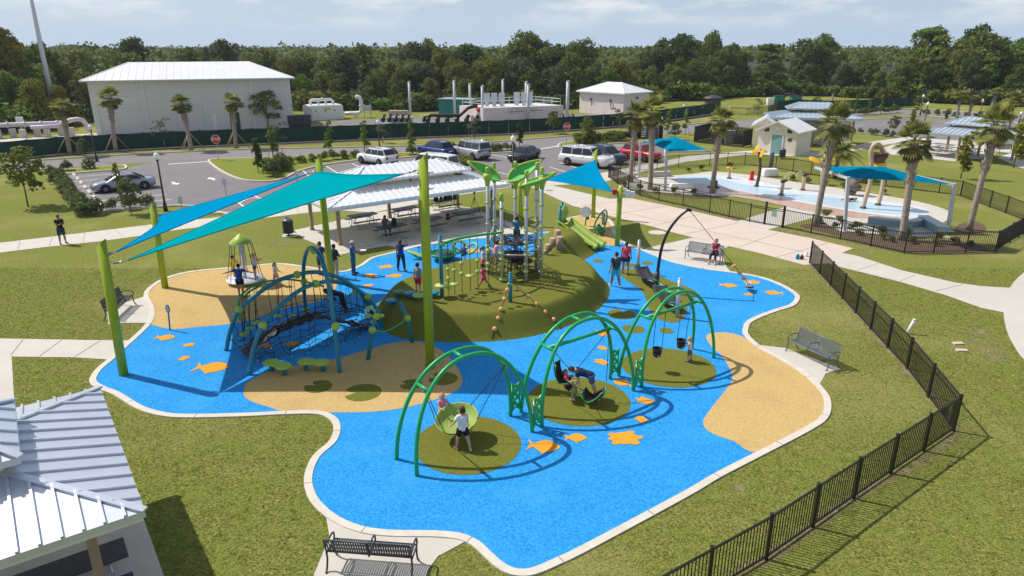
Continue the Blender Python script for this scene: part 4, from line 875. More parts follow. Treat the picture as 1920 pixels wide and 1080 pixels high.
def make_tree(name, m, lobes, n, s, h0, r0, cat='tree', crown='crown'):
    t = thing(name, 'tree', cat); P, N = lobe_points(lobes, n)
    quads(crown, leaf_faces(P, N, s), M[m], t); b = MB(); limbs(b, h0, lobes, r0); b.build('trunk', M['trunk'], t); return t
def rnd_lobes(n, R0, z0, z1, r, flat=.75, seed=0):
    rr = random.Random(seed); o = []
    for i in range(n):
        f = i / max(1, n - 1); z = z0 + (z1 - z0) * f; w = R0 * math.sin(PI * (.22 + .7 * f)) ** .8; a = i * 2.4 + rr.uniform(-.5, .5); q = w * rr.uniform(.35, .85); k = r * rr.uniform(.7, 1.2)
        o.append((q * math.cos(a), q * math.sin(a), z, k, k, k * flat))
    return o
# forest kinds, unit height about 12 m
KIND = []
for i, (m, lab) in enumerate([('oak', 'oak'), ('dark', 'dark'), ('olive', 'olive'), ('oak', 'oak'), ('greyleaf', 'grey'), ('bright', 'bright'), ('dark', 'dark'), ('yellowleaf', 'yellow')]):
    t = make_tree('broadleaf_tree', m, rnd_lobes(16, 4.3, 2.6, 10.6, 1.95, .72, i), 4200, .34, 5.2, .3); KIND.append((t, lab, 12.0))
def pine(seed):
    rr = random.Random(seed); L = []
    for i in range(15):
        z = rr.uniform(5.5, 12.6); q = rr.uniform(.3, 1) * (3.0 if z < 11 else 1.8); a = rr.uniform(0, 6.28); k = rr.uniform(1.0, 1.7); L.append((q * math.cos(a), q * math.sin(a), z, k, k, k * .5))
    t = thing('pine_tree', 'pine', 'tree'); P, N = lobe_points(L, 2300); quads('crown', leaf_faces(P, N, .36, 2.2), M['olive' if seed % 2 else 'bright'], t)
    b = MB(); b.tube([(0, 0, -.1), (.1, 0, 6), (0, .1, 12.4)], [.28, .2, .07], 7)
    for l in L: b.tube([(0, 0, l[2] - .9), (l[0] * .9, l[1] * .9, l[2])], [.09, .03], 5)
    b.build('trunk', M['trunk'], t); return t
for i in range(3): KIND.append((pine(i), 'pine', 13.0))
def bush(m, seed, s=.30, n=900):
    rr = random.Random(seed); L = [(rr.uniform(-1.2, 1.2), rr.uniform(-1.2, 1.2), rr.uniform(.5, 1.9), rr.uniform(.8, 1.2), rr.uniform(.8, 1.2), rr.uniform(.6, 1.0)) for _ in range(7)]
    t = thing('bush', 'bush', 'bush'); P, N = lobe_points(L, n); quads('foliage', leaf_faces(P, N, s), M[m], t); b = MB(); limbs(b, .7, L[:4], .08); b.build('stem', M['trunk'], t); return t
BUSH = [bush(m, i) for i, m in enumerate(['bright', 'oak', 'olive', 'dark', 'bright', 'yellowleaf'])]
FRONT = spline(GP([(-420, 262), (-200, 257), (0, 249), (90, 243), (150, 232), (300, 212), (560, 206), (660, 205), (760, 208), (860, 206), (960, 204), (1080, 203), (1150, 199), (1230, 190), (1300, 188), (1390, 182), (1480, 179), (1600, 183), (1700, 190), (1800, 195), (1920, 200), (2100, 208), (2300, 214)]), 10, False)
PROF = [(-100, 78), (0, 74), (60, 70), (90, 84), (140, 92), (200, 82), (300, 84), (350, 80), (430, 76), (480, 84), (540, 79), (640, 82), (700, 86), (800, 89), (900, 91), (960, 81), (1010, 77), (1070, 84), (1110, 92), (1200, 98), (1235, 82), (1300, 67), (1340, 72), (1385, 76), (1415, 92), (1450, 72), (1500, 68), (1550, 70), (1580, 92), (1640, 96), (1680, 80), (1720, 66), (1760, 70), (1800, 60), (1850, 60), (1890, 72), (1950, 72), (2100, 70)]
def prof(px):
    for (a, ya), (b_, yb) in zip(PROF[:-1], PROF[1:]):
        if a <= px <= b_: return ya + (yb - ya) * (px - a) / (b_ - a)
    return 80
def PX(p):
    dep = p.y * _c - (p.z - CAM_H) * _s; upv = p.y * _s + (p.z - CAM_H) * _c; return 960 + FOC * p.x / dep, 540 - FOC * upv / dep
WHERE = lambda px: ('left of the white hall' if px < 140 else 'behind the white hall' if px < 560 else 'behind the pipe yard' if px < 1075 else 'behind the small pump house' if px < 1240 else 'behind the far lawn' if px < 1500 else 'behind the far car park' if px < 1720 else 'behind the far palms')
KL = {'oak': 'deep green tree', 'dark': 'very dark tree', 'olive': 'olive green tree', 'grey': 'greyish green tree', 'bright': 'bright green tree', 'yellow': 'yellowing tree', 'pine': 'open-crowned pine'}
ROWN = ['in the first row', 'in the second row', 'in the third row', 'in the back row']
used = set(); ntree = 0; rt = random.Random(5)
def put(kind_i, p, h, lab, group):
    t, _l, h0 = KIND[kind_i]; s = h / h0; wd = s * rt.uniform(.68, 1.15)
    if kind_i not in used: used.add(kind_i); c2 = t
    else: c2 = copy_tree(t)
    c2.location = p; c2.rotation_euler = (0, 0, rt.uniform(0, 6.28)); c2.scale = (wd, wd, s); c2['label'] = lab; c2['group'] = group; return c2
arc = [0.0]
for a, b_ in zip(FRONT[:-1], FRONT[1:]): arc.append(arc[-1] + (b_ - a).length)
def at_arc(s):
    i = min(max(np.searchsorted(arc, s) - 1, 0), len(FRONT) - 2); f = (s - arc[i]) / max(1e-6, arc[i + 1] - arc[i]); p = FRONT[i].lerp(FRONT[i + 1], f); d = (FRONT[i + 1] - FRONT[i]).normalized(); return p, Vector((-d.y, d.x, 0))
nb = 0
for row, (off, sp) in enumerate([(2.5, 6.6), (7.5, 6.4), (14, 6.6), (22, 7.4)]):
    s = rt.uniform(0, 4)
    while s < arc[-1]:
        p, n = at_arc(s); p = p + n * (off + rt.uniform(-2, 2)); s += sp * rt.uniform(.8, 1.2)
        px, py = PX(p)
        if px < -90 or px > 2010 or p.y < 60: continue
        htop = A(px, prof(px), p.y).z
        h = htop * ([.62, .82, .97, 1.02][row] + (rt.uniform(-.20, .08) if row < 2 else rt.uniform(-.22, .17)))
        reg = WHERE(px)
        if px < 140: k = rt.choice([7, 7, 2, 5, 0, 5])
        elif 1000 < px < 1070 and row < 2: k = 4
        elif 1150 < px < 1240 and row == 1: k = rt.choice([7, 2])
        elif px > 1420: k = rt.choice([0, 1, 6, 8, 9, 10, 0, 3, 5, 2] if row else [0, 1, 3, 6, 5])
        elif px > 1240: k = rt.choice([0, 1, 3, 6, 6, 0, 3])
        else: k = rt.choice([0, 2, 1, 3, 2, 0, 6, 4] if row else [0, 2, 3, 5])
        put(k, p, max(5, h), KL[KIND[k][1]] + ' ' + ROWN[row] + ' of the wood ' + reg, 'trees of the wood ' + reg); ntree += 1
s = 0; first = set()
while s < arc[-1]:
    p, n = at_arc(s); p = p + n * rt.uniform(-1.2, 1.5); s += rt.uniform(2.6, 4.4); px, py = PX(p)
    if px < -60 or px > 1990 or 200 < px < 540 or p.y < 60: continue
    k = rt.choice([0, 1, 2, 4, 4, 1, 3] if px > 140 else [5, 0, 4, 5, 2]); t = BUSH[k]; c2 = t if k not in first else copy_tree(t); first.add(k)
    sc = rt.uniform(.8, 1.6); c2.location = p; c2.rotation_euler = (0, 0, rt.uniform(0, 6)); c2.scale = (sc * 1.15, sc * 1.15, sc)
    c2['label'] = ['bright green', 'deep green', 'olive green', 'very dark green', 'fresh green', 'yellowish green'][k] + ' bush at the foot of the wood ' + WHERE(px); c2['group'] = 'bushes along the edge of the wood'; nb += 1
print('forest trees', ntree, 'bushes', nb)
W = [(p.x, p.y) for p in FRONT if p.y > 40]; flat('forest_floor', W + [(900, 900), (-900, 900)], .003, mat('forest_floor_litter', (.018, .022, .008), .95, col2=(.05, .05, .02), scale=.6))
# far canopy: one mass, nobody could count it
P = []; n = 90000
pp = RNG.uniform(0, 1, (n, 3)); Y = 120 + 700 * pp[:, 0] ** 1.9; X = (pp[:, 1] * 2 - 1) * Y * .95
hg2 = 9.4 + 1.7 * np.sin(X * .083 + 1) * np.cos(Y * .051) + 1.3 * np.sin(X * .27) * np.sin(Y * .19 + 2) + .9 * np.sin(X * .61 + Y * .4) + RNG.uniform(-2.6, .0, n)
FR = np.array([(p.x, p.y) for p in FRONT]); yf = np.interp(X, FR[:, 0], FR[:, 1]); keep = Y > yf + 20; hg2 = np.where(Y < yf + 45, hg2 * RNG.uniform(.15, 1, n), hg2)
PT = np.stack([X, Y, hg2], 1)[keep]; N = np.tile([0, -.35, .9], (len(PT), 1))
fw = quads('far_wood', leaf_faces(PT, N, .65 + PT[:, 1] * .0014, 1.4, .6), M['oak']); fw['kind'] = 'stuff'

# palms
def fan_frond(b, base, az, el, L_, fan, droop):
    """one fan frond: petiole and a pleated fan of leaflets"""
    d = Vector((math.cos(az) * math.cos(el), math.sin(az) * math.cos(el), math.sin(el))); side = Vector((-math.sin(az), math.cos(az), 0)); up = side.cross(d) * -1
    mid = base + d * L_ * .55 + Vector((0, 0, -droop * .12)); b.append([base + side * .02, base - side * .02, mid - side * .015, mid + side * .015]); d2 = (d + Vector((0, 0, -droop * .5))).normalized()
    n = 15
    for k in range(n):
        a = (k - (n - 1) / 2) / (n - 1) * 2.9; dr = (d2 * math.cos(a) + side * math.sin(a)).normalized(); ll = fan * (1 - .16 * abs(a)) ; dd = dr + Vector((0, 0, -.25 - droop * .28)) * .7
        p1 = mid + dr * ll * .55; p2 = p1 + dd.normalized() * ll * .5; w = dr.cross(up); w = (w.normalized() if w.length > 1e-4 else side) * .075 * ll / .9
        b.append([mid, p1 - w, p2, p1 + w])
def sabal(h, seed, lean=.03, dead=5, rr0=.17, nf=30, fs=1.0):
    rr = random.Random(seed); t = thing('palm_tree', 'palm', 'palm tree'); top = Vector((lean * h, rr.uniform(-.02, .02) * h, h)); b = MB()
    pts = [Vector((lean * h * (k / 9) ** 1.5, 0, h * k / 9)) for k in range(10)]; pts[0].z = -.1
    b.tube(pts, [rr0 * (1.25 if k == 0 else 1.0 if k < 6 else 1.1 if k < 8 else 1.3) for k in range(10)], 10); b.build('trunk', M['palm_trunk'], t)
    bb = MB()
    for k in range(46):   # boots: old leaf bases crossed round the upper trunk
        z = h * (.55 + .45 * k / 46); a = k * 2.4; p = Vector((lean * h * (z / h) ** 1.5, 0, z)); o = Vector((math.cos(a), math.sin(a), 0)); s2 = Vector((-o.y, o.x, 0)); q = p + o * rr0 * .95
        bb.add([q - s2 * .075, q + s2 * .075, q + o * .12 + Vector((0, 0, .30)) + s2 * .1, q + o * .12 + Vector((0, 0, .30)) - s2 * .02], [(0, 1, 2, 3)])
    bb.build('leaf_base', M['palm_trunk'], t)
    fr = []; base = pts[-1].copy()
    for k in range(nf):
        f = k / nf; el = 1.4 - 1.9 * f + rr.uniform(-.4, .35); fan_frond(fr, base + Vector((0, 0, .15 * (1 - f))), k * 2.399 + rr.uniform(-.2, .2), el, fs * rr.uniform(.85, 1.4), fs * rr.uniform(.6, .95), .3 + .8 * f + rr.uniform(-.1, .3))
    quads('frond_crown', [[tuple(v) for v in q] for q in fr], M['frond'], t)
    fr = []
    for k in range(dead): fan_frond(fr, base + Vector((0, 0, -.1)), rr.uniform(0, 6.28), rr.uniform(-1.2, -.6), fs * .9, fs * .6, 1.3)
    if fr: quads('dead_frond', [[tuple(v) for v in q] for q in fr], M['deadfrond'], t)
    return t
SAB = [sabal(1 * 5.0, 1, .03, 6, .17, 38, .82), sabal(5.0, 2, -.05, 10, .17, 34, .80), sabal(5.0, 3, .06, 4, .16, 36, .84)]
usedp = set()
PALMS = [(1182, 342, 217, 0, 'left-most palm of the pair beside the first blue splash pad canopy'), (1219, 356, 211, 1, 'palm standing in front of the first blue splash pad canopy post'), (1335, 362, 227, 0, 'thick full-headed palm at the left end of the splash pad'), (1529, 424, 235, 2, 'tall palm with crossed leaf bases by the gate, in front of the toilet block'), (1690, 450, 268, 1, 'palm with orange dead fronds in front of the second blue canopy'), (1817, 431, 240, 2, 'stout leaning palm right of the second blue canopy'),
         (132, 290, 203, 0, 'palm at the left of the green screened fence beside the tall mast'), (218, 285, 185, 2, 'palm before the left end of the white hall'), (359, 282, 196, 1, 'palm before the middle of the white hall'), (443, 278, 193, 0, 'palm before the dark louvre of the white hall'),
         (1794, 222, 180, 1, 'left-most far palm behind the far picnic shelter'), (1815, 223, 186, 0, 'dark-trunked far palm second from the left behind the far shelter'), (1855, 216, 174, 2, 'far palm third from the left behind the far shelter'), (1876, 248, 197, 0, 'nearer slim far palm right of the far shelter roof'), (1890, 246, 184, 1, 'far palm with the longest trunk right of the far shelter'), (1918, 226, 180, 2, 'far palm at the right edge of the picture')]
for px, py, ty, k, lab in PALMS:
    P0 = G(px, py); h = A(px, ty, P0.y).z; t = SAB[k]; c2 = t if k not in usedp else copy_tree(t); usedp.add(k); w_ = 1.16 if py > 330 else 1.35 if px < 500 else 1.2
    c2.location = P0; c2.rotation_euler = (0, 0, rt.uniform(-.5, .5)); c2.scale = (w_, w_, h / 5.0); c2['label'] = lab; c2['group'] = 'cabbage palms'
P0 = G(1559, 194); t = copy_tree(SAB[0]); h = A(1555, 166, P0.y).z; t.location = P0; t.scale = (1.25, 1.25, h / 5); t['label'] = 'pale lone palm in front of the wood above the toilet block'; t['group'] = 'cabbage palms'
# feather palm
t = thing('date_palm', 'short feather palm with yellow-green drooping fronds right of the toilet block', 'palm tree', G(1565, 335)); MB().tube([(0, 0, -.1), (.04, 0, 1.4), (.12, 0, 2.5)], [.2, .18, .2], 10).build('trunk', M['trunk'], t)
for m, rng, nm in (('frond', range(0, 30), 'frond_crown'), ('yellowleaf', range(30, 40), 'yellow_frond')):
    fr = []
    for k in rng:
        az = k * 2.4; el = (1.2 - 1.4 * (k % 30) / 30) if k < 30 else random.uniform(-.25, .3); Lf = 2.1 if k < 30 else 1.3; pr = None
        for j in range(12):
            f = j / 11; q = Vector((.12, 0, 2.5)) + Vector((math.cos(az), math.sin(az), 0)) * (Lf * f * math.cos(el)) + Vector((0, 0, Lf * f * math.sin(el) - 1.1 * f * f))
            if pr is not None:
                sd = Vector((-math.sin(az), math.cos(az), 0)); dirf = (q - pr).normalized(); l = .5 * math.sin(PI * (.15 + .8 * f))
                for sg in (-1, 1):
                    for u in (0, .5):
                        o = pr.lerp(q, u); tip = o + sd * sg * l + dirf * .25 + Vector((0, 0, -.12)); fr.append([o, o + dirf * .07, tip, tip - dirf * .05])
            pr = q
    quads(nm, [[tuple(v) for v in q] for q in fr], M[m], t)

# young trees
def sapling(m, kind, seed):
    rr = random.Random(seed); t = thing('young_tree', 'young tree', 'young tree')
    if kind == 'pine': L = [(rr.uniform(-.35, .35) * (1.2 - z / 5), rr.uniform(-.35, .35) * (1.2 - z / 5), z, .38 * (1.25 - z / 5.5), .38 * (1.25 - z / 5.5), .24) for z in np.linspace(1.1, 3.9, 12)]; n = 520; s = .13
    elif kind == 'thin': L = [(rr.uniform(-.6, .6), rr.uniform(-.6, .6), z, .42, .42, .3) for z in np.linspace(1.4, 3.7, 9)]; n = 300; s = .13
    elif kind == 'col': L = [(rr.uniform(-.3, .3), rr.uniform(-.3, .3), z, .40 * (1.1 - abs(z - 2.2) / 4), .40, .36) for z in np.linspace(.9, 3.8, 11)]; n = 700; s = .16
    else: L = rnd_lobes(9, 1.15, 1.3, 3.5, .62, .8, seed); n = 1000; s = .15
    P, N = lobe_points(L, n); quads('crown', leaf_faces(P, N, s, 1.8), M[m], t); b = MB(); b.tube([(0, 0, -.05), (.03, 0, 1.2), (0, .03, 3.4)], [.05, .04, .015], 6)
    for l in L: b.tube([(0, 0, l[2] * .75), (l[0] * .9, l[1] * .9, l[2])], [.02, .006], 4)
    b.build('trunk', M['trunk'], t)
    if kind in ('pine', 'thin'):
        for k in range(2): MB().tube([(.55 * (1 if k else -1), .1, 0), (.40 * (1 if k else -1), .08, 1.25)], .03, 5).build('stake', M['post'], t)
    return t
SP = {'willow': sapling('greyleaf', 'round', 1), 'olive': sapling('olive', 'round', 2), 'green': sapling('oak', 'round', 3), 'pine': sapling('bright', 'pine', 4), 'thin': sapling('greyleaf', 'thin', 5), 'brown': sapling('dark', 'col', 6), 'yellow': sapling('yellowleaf', 'col', 7), 'pine2': sapling('bright', 'pine', 8)}
usds = set()
for k, px, py, ty, lab, wd in [('olive', 53, 388, 272, 'leaning yellow-olive young tree at the left edge left of the car park hedge', .95), ('willow', 162, 297, 257, 'small grey-green young tree against the left of the screened fence', 1.0), ('willow', 246, 402, 328, 'grey-green young tree in front of the silver coupe', .9), ('yellow', 226, 372, 308, 'thin yellow sprig beside the silver coupe', .6), ('thin', 305, 278, 221, 'sparse pale young tree before the white hall wall', 1.3), ('brown', 485, 326, 261, 'dark bronze young tree on the grass island', .9), ('pine', 513, 299, 236, 'staked young pine on the island right of the bronze tree', 1.0), ('thin', 523, 298, 228, 'sparse young tree just right of the staked pine', 1.0), ('green', 503, 241, 170, 'round-headed dark young tree at the right end of the white hall', 1.3),
     ('pine', 620, 293, 227, 'staked young pine left of the white compact car', 1.0), ('pine2', 684, 288, 227, 'staked young pine above the white compact car', 1.0), ('pine', 772, 286, 227, 'staked young pine left of the blue car', 1.0), ('thin', 717, 268, 231, 'bare brownish young tree by the lamp before the screened fence', 1.5), ('thin', 890, 262, 224, 'thin brownish young tree before the basin front corner', 1.4), ('brown', 974, 276, 232, 'bronze young tree behind the nearest white-globed lamp', 1.0), ('olive', 1036, 251, 207, 'olive young tree left of the far stop sign', 1.0), ('olive', 1102, 270, 218, 'olive young tree on the hedge island right of the far stop sign', .9), ('thin', 1156, 240, 201, 'thin pale young tree in front of the pump house', 1.4), ('pine', 1252, 256, 206, 'left of two bright young pines beyond the red car', .9), ('pine2', 1285, 253, 204, 'right of two bright young pines beyond the red car', .9), ('willow', 1264, 262, 229, 'grey-green young tree below the two bright pines', 1.1),
     ('thin', 1420, 217, 184, 'thin young tree on the far lawn by the open fence', 1.5), ('willow', 1675, 250, 215, 'grey-green young tree by the hedge of the far car park', 1.0), ('yellow', 1709, 240, 202, 'yellow and bronze young tree at the edge of the far car park', .9), ('yellow', 1700, 262, 228, 'yellow-green young tree behind the palm with orange fronds', 1.3), ('yellow', 1801, 335, 248, 'narrow yellow young tree behind the second blue canopy', .95), ('yellow', 1900, 315, 226, 'yellow-green young tree at the right edge beside the path', 1.0),
     ('olive', 1527, 206, 181, 'young tree before the dark far screened fence, left-most of its row', 1.3), ('pine', 1605, 210, 179, 'young tree left of the lone pale palm trunk row by the far fence', 1.3), ('pine2', 1627, 216, 188, 'bright young tree before the dark far fence, middle of the row', 1.0), ('pine', 1651, 214, 186, 'bright young tree right of the middle one before the dark far fence', 1.0), ('willow', 1722, 206, 180, 'greyish young tree at the right end of the dark far fence', 1.3), ('brown', 1774, 226, 208, 'small dark young tree at the corner of the far car park', 1.4)]:
    P0 = G(px, py); h = A(px, ty, P0.y).z; t = SP[k]; c2 = t if k not in usds else copy_tree(t); usds.add(k); s = h / 4.0; c2.location = P0; c2.scale = (s * wd * 1.15, s * wd * 1.15, s); c2.rotation_euler = (0, 0, rt.uniform(0, 6)); c2['label'] = lab; c2['group'] = 'young planted trees'
for px, py, ty, k, lab in PALMS[6:10]:
    P0 = G(px, py); t = [o for o in COL.objects if o.get('label') == lab][0]; s = t.scale[2]
    for a in (2.6, .5, 4.2): MB().tube([(1.1 * math.cos(a), 1.1 * math.sin(a), 0), (.1 * math.cos(a), .1 * math.sin(a), 1.9 / s)], .035, 5).build('brace', M['post'], t)
# hedges: every shrub its own thing
def shrub(m, seed, s=.075, n=520):
    rr = random.Random(seed); L = [(rr.uniform(-.28, .28), rr.uniform(-.28, .28), rr.uniform(.25, .75), .3, .3, .28) for _ in range(7)]
    t = thing('shrub', 'shrub', 'shrub'); P, N = lobe_points(L, n); N[:, 2] += .4; quads('foliage', leaf_faces(P, N, s, 2.6), M[m], t); b = MB(); limbs(b, .3, L[:5], .02); b.build('stem', M['trunk'], t); return t
SH = [shrub('shrub', i) for i in range(2)] + [shrub('olive', 5)]
ush = set(); nsh = 0
def hedge(line, gap, sc, lab, group, kinds=(0, 1), jit=.12):
    global nsh
    W = spline(GP(line), 6, False); ac = 0; last = W[0]; pts = [W[0]]
    for a, b_ in zip(W[:-1], W[1:]):
        l = (b_ - a).length; q = 0
        while ac + (l - q) >= gap: q += gap - ac; ac = 0; pts.append(a.lerp(b_, q / l))
        ac += l - q
    for p in pts:
        k = rt.choice(kinds); t = SH[k]; c2 = t if k not in ush else copy_tree(t); ush.add(k); s = sc * rt.uniform(.85, 1.2)
        c2.location = (p.x + rt.uniform(-jit, jit), p.y + rt.uniform(-jit, jit), .02); c2.scale = (s * 1.1, s * 1.1, s); c2.rotation_euler = (0, 0, rt.uniform(0, 6)); c2['label'] = lab; c2['group'] = group; nsh += 1
hedge([(103, 334), (118, 352), (135, 374), (150, 392), (163, 409)], .85, 1.05, 'leafy shrub in the hedge along the left end of the car park', 'shrubs of the left car park hedge')
hedge([(128, 321), (152, 319), (172, 318), (190, 317), (208, 316)], 1.9, 1.05, 'spiky shrub on the strip between road and silver coupe bays', 'shrubs by the road at the left bays')
hedge([(180, 402), (205, 396), (227, 393), (250, 391), (271, 388), (298, 387)], 1.25, 1.1, 'separate shrub in the row below the silver coupe bays', 'shrubs in front of the left bays')
hedge([(516, 332), (522, 325), (530, 315)], 1.2, 1.4, 'big rounded shrub at the tip of the grass island', 'shrubs at the island tip')
hedge([(500, 314), (530, 312), (560, 308), (600, 304), (640, 300), (668, 297)], 1.2, 1.0, 'shrub on the grass island left of the white compact car', 'shrubs on the grass island')
hedge([(735, 294), (768, 292)], 1.9, 1.1, 'shrub on the strip between the white and the blue car', 'shrubs between white and blue car')
hedge([(846, 287), (856, 287)], 1.2, 1.1, 'shrub between the blue car and the silver off-roader', 'shrubs beside the blue car')
hedge([(922, 286), (945, 284), (965, 282)], 1.0, 1.0, 'shrub in the short hedge right of the silver off-roader', 'shrubs right of the silver off-roader')
hedge([(872, 318), (876, 312)], 1.1, 1.3, 'olive bush behind the shelter roof below the silver off-roader', 'bushes behind the shelter roof', (2,))
hedge([(1083, 270), (1110, 267), (1140, 265), (1188, 264)], .95, 1.25, 'olive shrub of the thick hedge behind the white off-roader', 'shrubs of the thick hedge behind the parked row', (2, 0))
hedge([(1085, 273), (1140, 268), (1185, 267)], 1.1, 1.05, 'olive shrub of the thick hedge behind the white off-roader', 'shrubs of the thick hedge behind the parked row', (2, 0))
hedge([(1597, 217), (1630, 215), (1660, 213), (1688, 211)], 1.5, 1.2, 'shrub in the hedge between the far car park and the road', 'shrubs of the far car park hedge')
hedge([(1735, 216), (1760, 217), (1790, 220), (1850, 224), (1910, 230)], 1.7, 1.1, 'shrub in the hedge along the right of the far car park', 'shrubs right of the far car park')
hedge([(1596, 250), (1625, 252), (1655, 255), (1680, 258)], 1.1, .9, 'shrub in the low hedge on the near side of the far car park', 'shrubs on the near side of the far car park')
hedge([(1170, 352), (1200, 357), (1240, 362), (1290, 364), (1330, 368)], 1.5, .55, 'small shrub in the bed under the first blue canopy palms', 'small shrubs under the first canopy', (1, 2))
hedge([(1290, 322), (1330, 318), (1370, 315)], 1.7, .5, 'low clump behind the left end of the splash pad', 'low clumps behind the splash pad', (2,))
hedge([(1545, 418), (1590, 432), (1650, 450), (1720, 458), (1790, 460), (1835, 464)], 1.1, .42, 'small plant in the mulch bed behind the picket fence', 'small plants in the mulch bed', (1, 2), .35)
hedge([(1555, 410), (1600, 427), (1640, 440), (1710, 446), (1770, 452)], 1.6, .6, 'yellowish plant behind the mulch bed by the canopy', 'yellowish plants by the second canopy', (2,), .2)
hedge([(1480, 338), (1540, 348), (1600, 357), (1660, 366)], 1.6, .5, 'low plant along the far rim of the splash pad', 'low plants along the splash pad rim', (1, 2), .3)
print('shrubs', nsh)

# ================================================================ PLAYGROUND EQUIPMENT
FZ = Z_BLUE + .012
def onplane(px, py, P, Q):
    """picture measurement on the vertical plane through ground points P and Q"""
    d = Q - P; nrm = Vector((-d.y, d.x, 0)).normalized(); o = Vector((0, 0, CAM_H)); r = G(px, py, -60) - o; return o + r * ((P - o).dot(nrm) / r.dot(nrm))
# --- shade sails and their poles
POLES = {}
for key, bx, by, tx, ty, r, lab in [('a', 232, 703, 190, 456, .16, 'near left lime shade sail pole with slanted top'), ('b', 310, 540, 286, 384, .155, 'lime shade sail pole behind the near left one, carrying the blue sail'), ('c', 622, 530, 597, 297, .155, 'lime shade sail pole between the net climber and the picnic shelter'), ('d', 807, 690, 793, 294, .165, 'tallest lime shade sail pole in the middle of the playground'), ('e', 977, 421, 974, 318, .14, 'lime shade sail pole behind the climbing tower'), ('f', 1112, 408, 1117, 283, .14, 'lime shade sail pole on the rear tan circle'), ('g', 1157, 461, 1163, 351, .15, 'lime shade sail pole by the plaza with red and white boxes at its top')]:
    P0 = G(bx, by); T = A(tx, ty, P0.y); POLES[key] = (P0, T); t = thing('shade_pole', lab, 'pole', P0, 0, 'lime shade sail poles'); d = T - P0
    b = MB(); b.tube([Vector((0, 0, -.05)), d * .5, d], r, 20); n0 = len(b.v) - 20
    for i in range(n0, len(b.v)): v = b.v[i]; b.v[i] = (v[0], v[1], v[2] + (v[0] - d.x) * 1.0)
    b.build('shaft', M['lime'], t)
    for f in (.86, .93):
        p = d * f; MB().tube([p + Vector((-r * 1.25, 0, 0)), p + Vector((r * 1.25, 0, 0))], .035, 8).tube([p + Vector((r, 0, 0)), p + Vector((r + .16, .05, .02))], .02, 6).build('sail_bracket', M['steel'], t)
def sail(name, lab, C, m, k=.05, sag=.25, ties=()):
    C = [Vector(c) for c in C]; cen = (C[0] + C[1] + C[2]) / 3; N = 22; idx = {}; vs = []; fs = []
    for i in range(N + 1):
        for j in range(N + 1 - i):
            a, b_, c = i / N, j / N, 1 - (i + j) / N; p = C[0] * a + C[1] * b_ + C[2] * c
            pull = sum(kk * 4 * u * v * max(0, 1 - 3 * w) for u, v, w, kk in ((a, b_, c, k[0]), (b_, c, a, k[1]), (c, a, b_, k[2])))
            p = p + (cen - p) * pull; p.z -= sag * 27 * a * b_ * c; idx[i, j] = len(vs); vs.append(p)
    for i in range(N):
        for j in range(N - i):
            fs.append((idx[i, j], idx[i + 1, j], idx[i, j + 1]))
            if i + j < N - 1: fs.append((idx[i + 1, j], idx[i + 1, j + 1], idx[i, j + 1]))
    t = thing(name, lab, 'shade sail', cen); b = MB(); b.add(vs, fs, 0, True); o = b.build('cloth', m, t, world=True); sm = o.modifiers.new('s', 'SOLIDIFY'); sm.thickness = .012
    hem = [vs[idx[N - q, q]] for q in range(N)] + [vs[idx[0, N - q]] for q in range(N)] + [vs[idx[q, 0]] for q in range(N)]; MB().tube(hem, .022, 6, closed=True).build('hem', m, t, world=True)
    for c, q in ties: MB().tube([c, Vector(c).lerp(q, .5), q], .022, 6).tube([Vector(c).lerp(q, .3), Vector(c).lerp(q, .7)], .04, 6).build('tensioner', M['steel'], t, world=True)
    return t
pa, pb, pc, pd = POLES['a'][0], POLES['b'][0], POLES['c'][0], POLES['d'][0]
def att(key, px, py): return A(px, py, POLES[key][0].y)
sail('shade_sail', 'large turquoise triangular shade sail over the net climber', [A(240, 488, pa.y), A(600, 321, pc.y), A(757, 326, pd.y)], M['sail_teal'], (.03, .09, .05), .25, [(A(240, 488, pa.y), att('a', 212, 495)), (A(757, 326, pd.y), att('d', 790, 317)), (A(600, 321, pc.y), att('c', 602, 330))])
sail('shade_sail', 'narrow bright blue shade sail behind the turquoise one', [A(218, 472, pa.y), A(298, 404, pb.y), A(578, 326, pc.y)], M['sail_blue'], (.22, .02, .06), .12, [(A(218, 472, pa.y), att('a', 203, 478)), (A(298, 404, pb.y), att('b', 291, 404)), (A(578, 326, pc.y), att('c', 598, 318))])
sail('shade_sail', 'blue triangular shade sail right of the climbing tower', [A(1022, 337, 44.5), A(1116, 300, POLES['f'][0].y - .2), A(1150, 360, POLES['g'][0].y)], M['sail_blue'], (.06, .14, .06), .15, [(A(1022, 337, 44.5), att('e', 976, 334)), (A(1150, 360, POLES['g'][0].y), att('g', 1162, 362))])
pg, tg = POLES['g']; t = thing('speaker_box', 'red and white boxes clamped to the top of the plaza sail pole', 'box', (tg.x, tg.y, tg.z - .4))
MB().box((-.32, 0, .12), (.26, .22, .3)).build('red_box', M['red'], t, bevel=.02); MB().box((.42, 0, .05), (.3, .22, .34)).box((.75, 0, 0), (.22, .2, .3)).build('white_box', M['white'], t, bevel=.02); MB().box((0, 0, -.12), (1.2, .1, .05)).build('bracket', M['steel'], t)

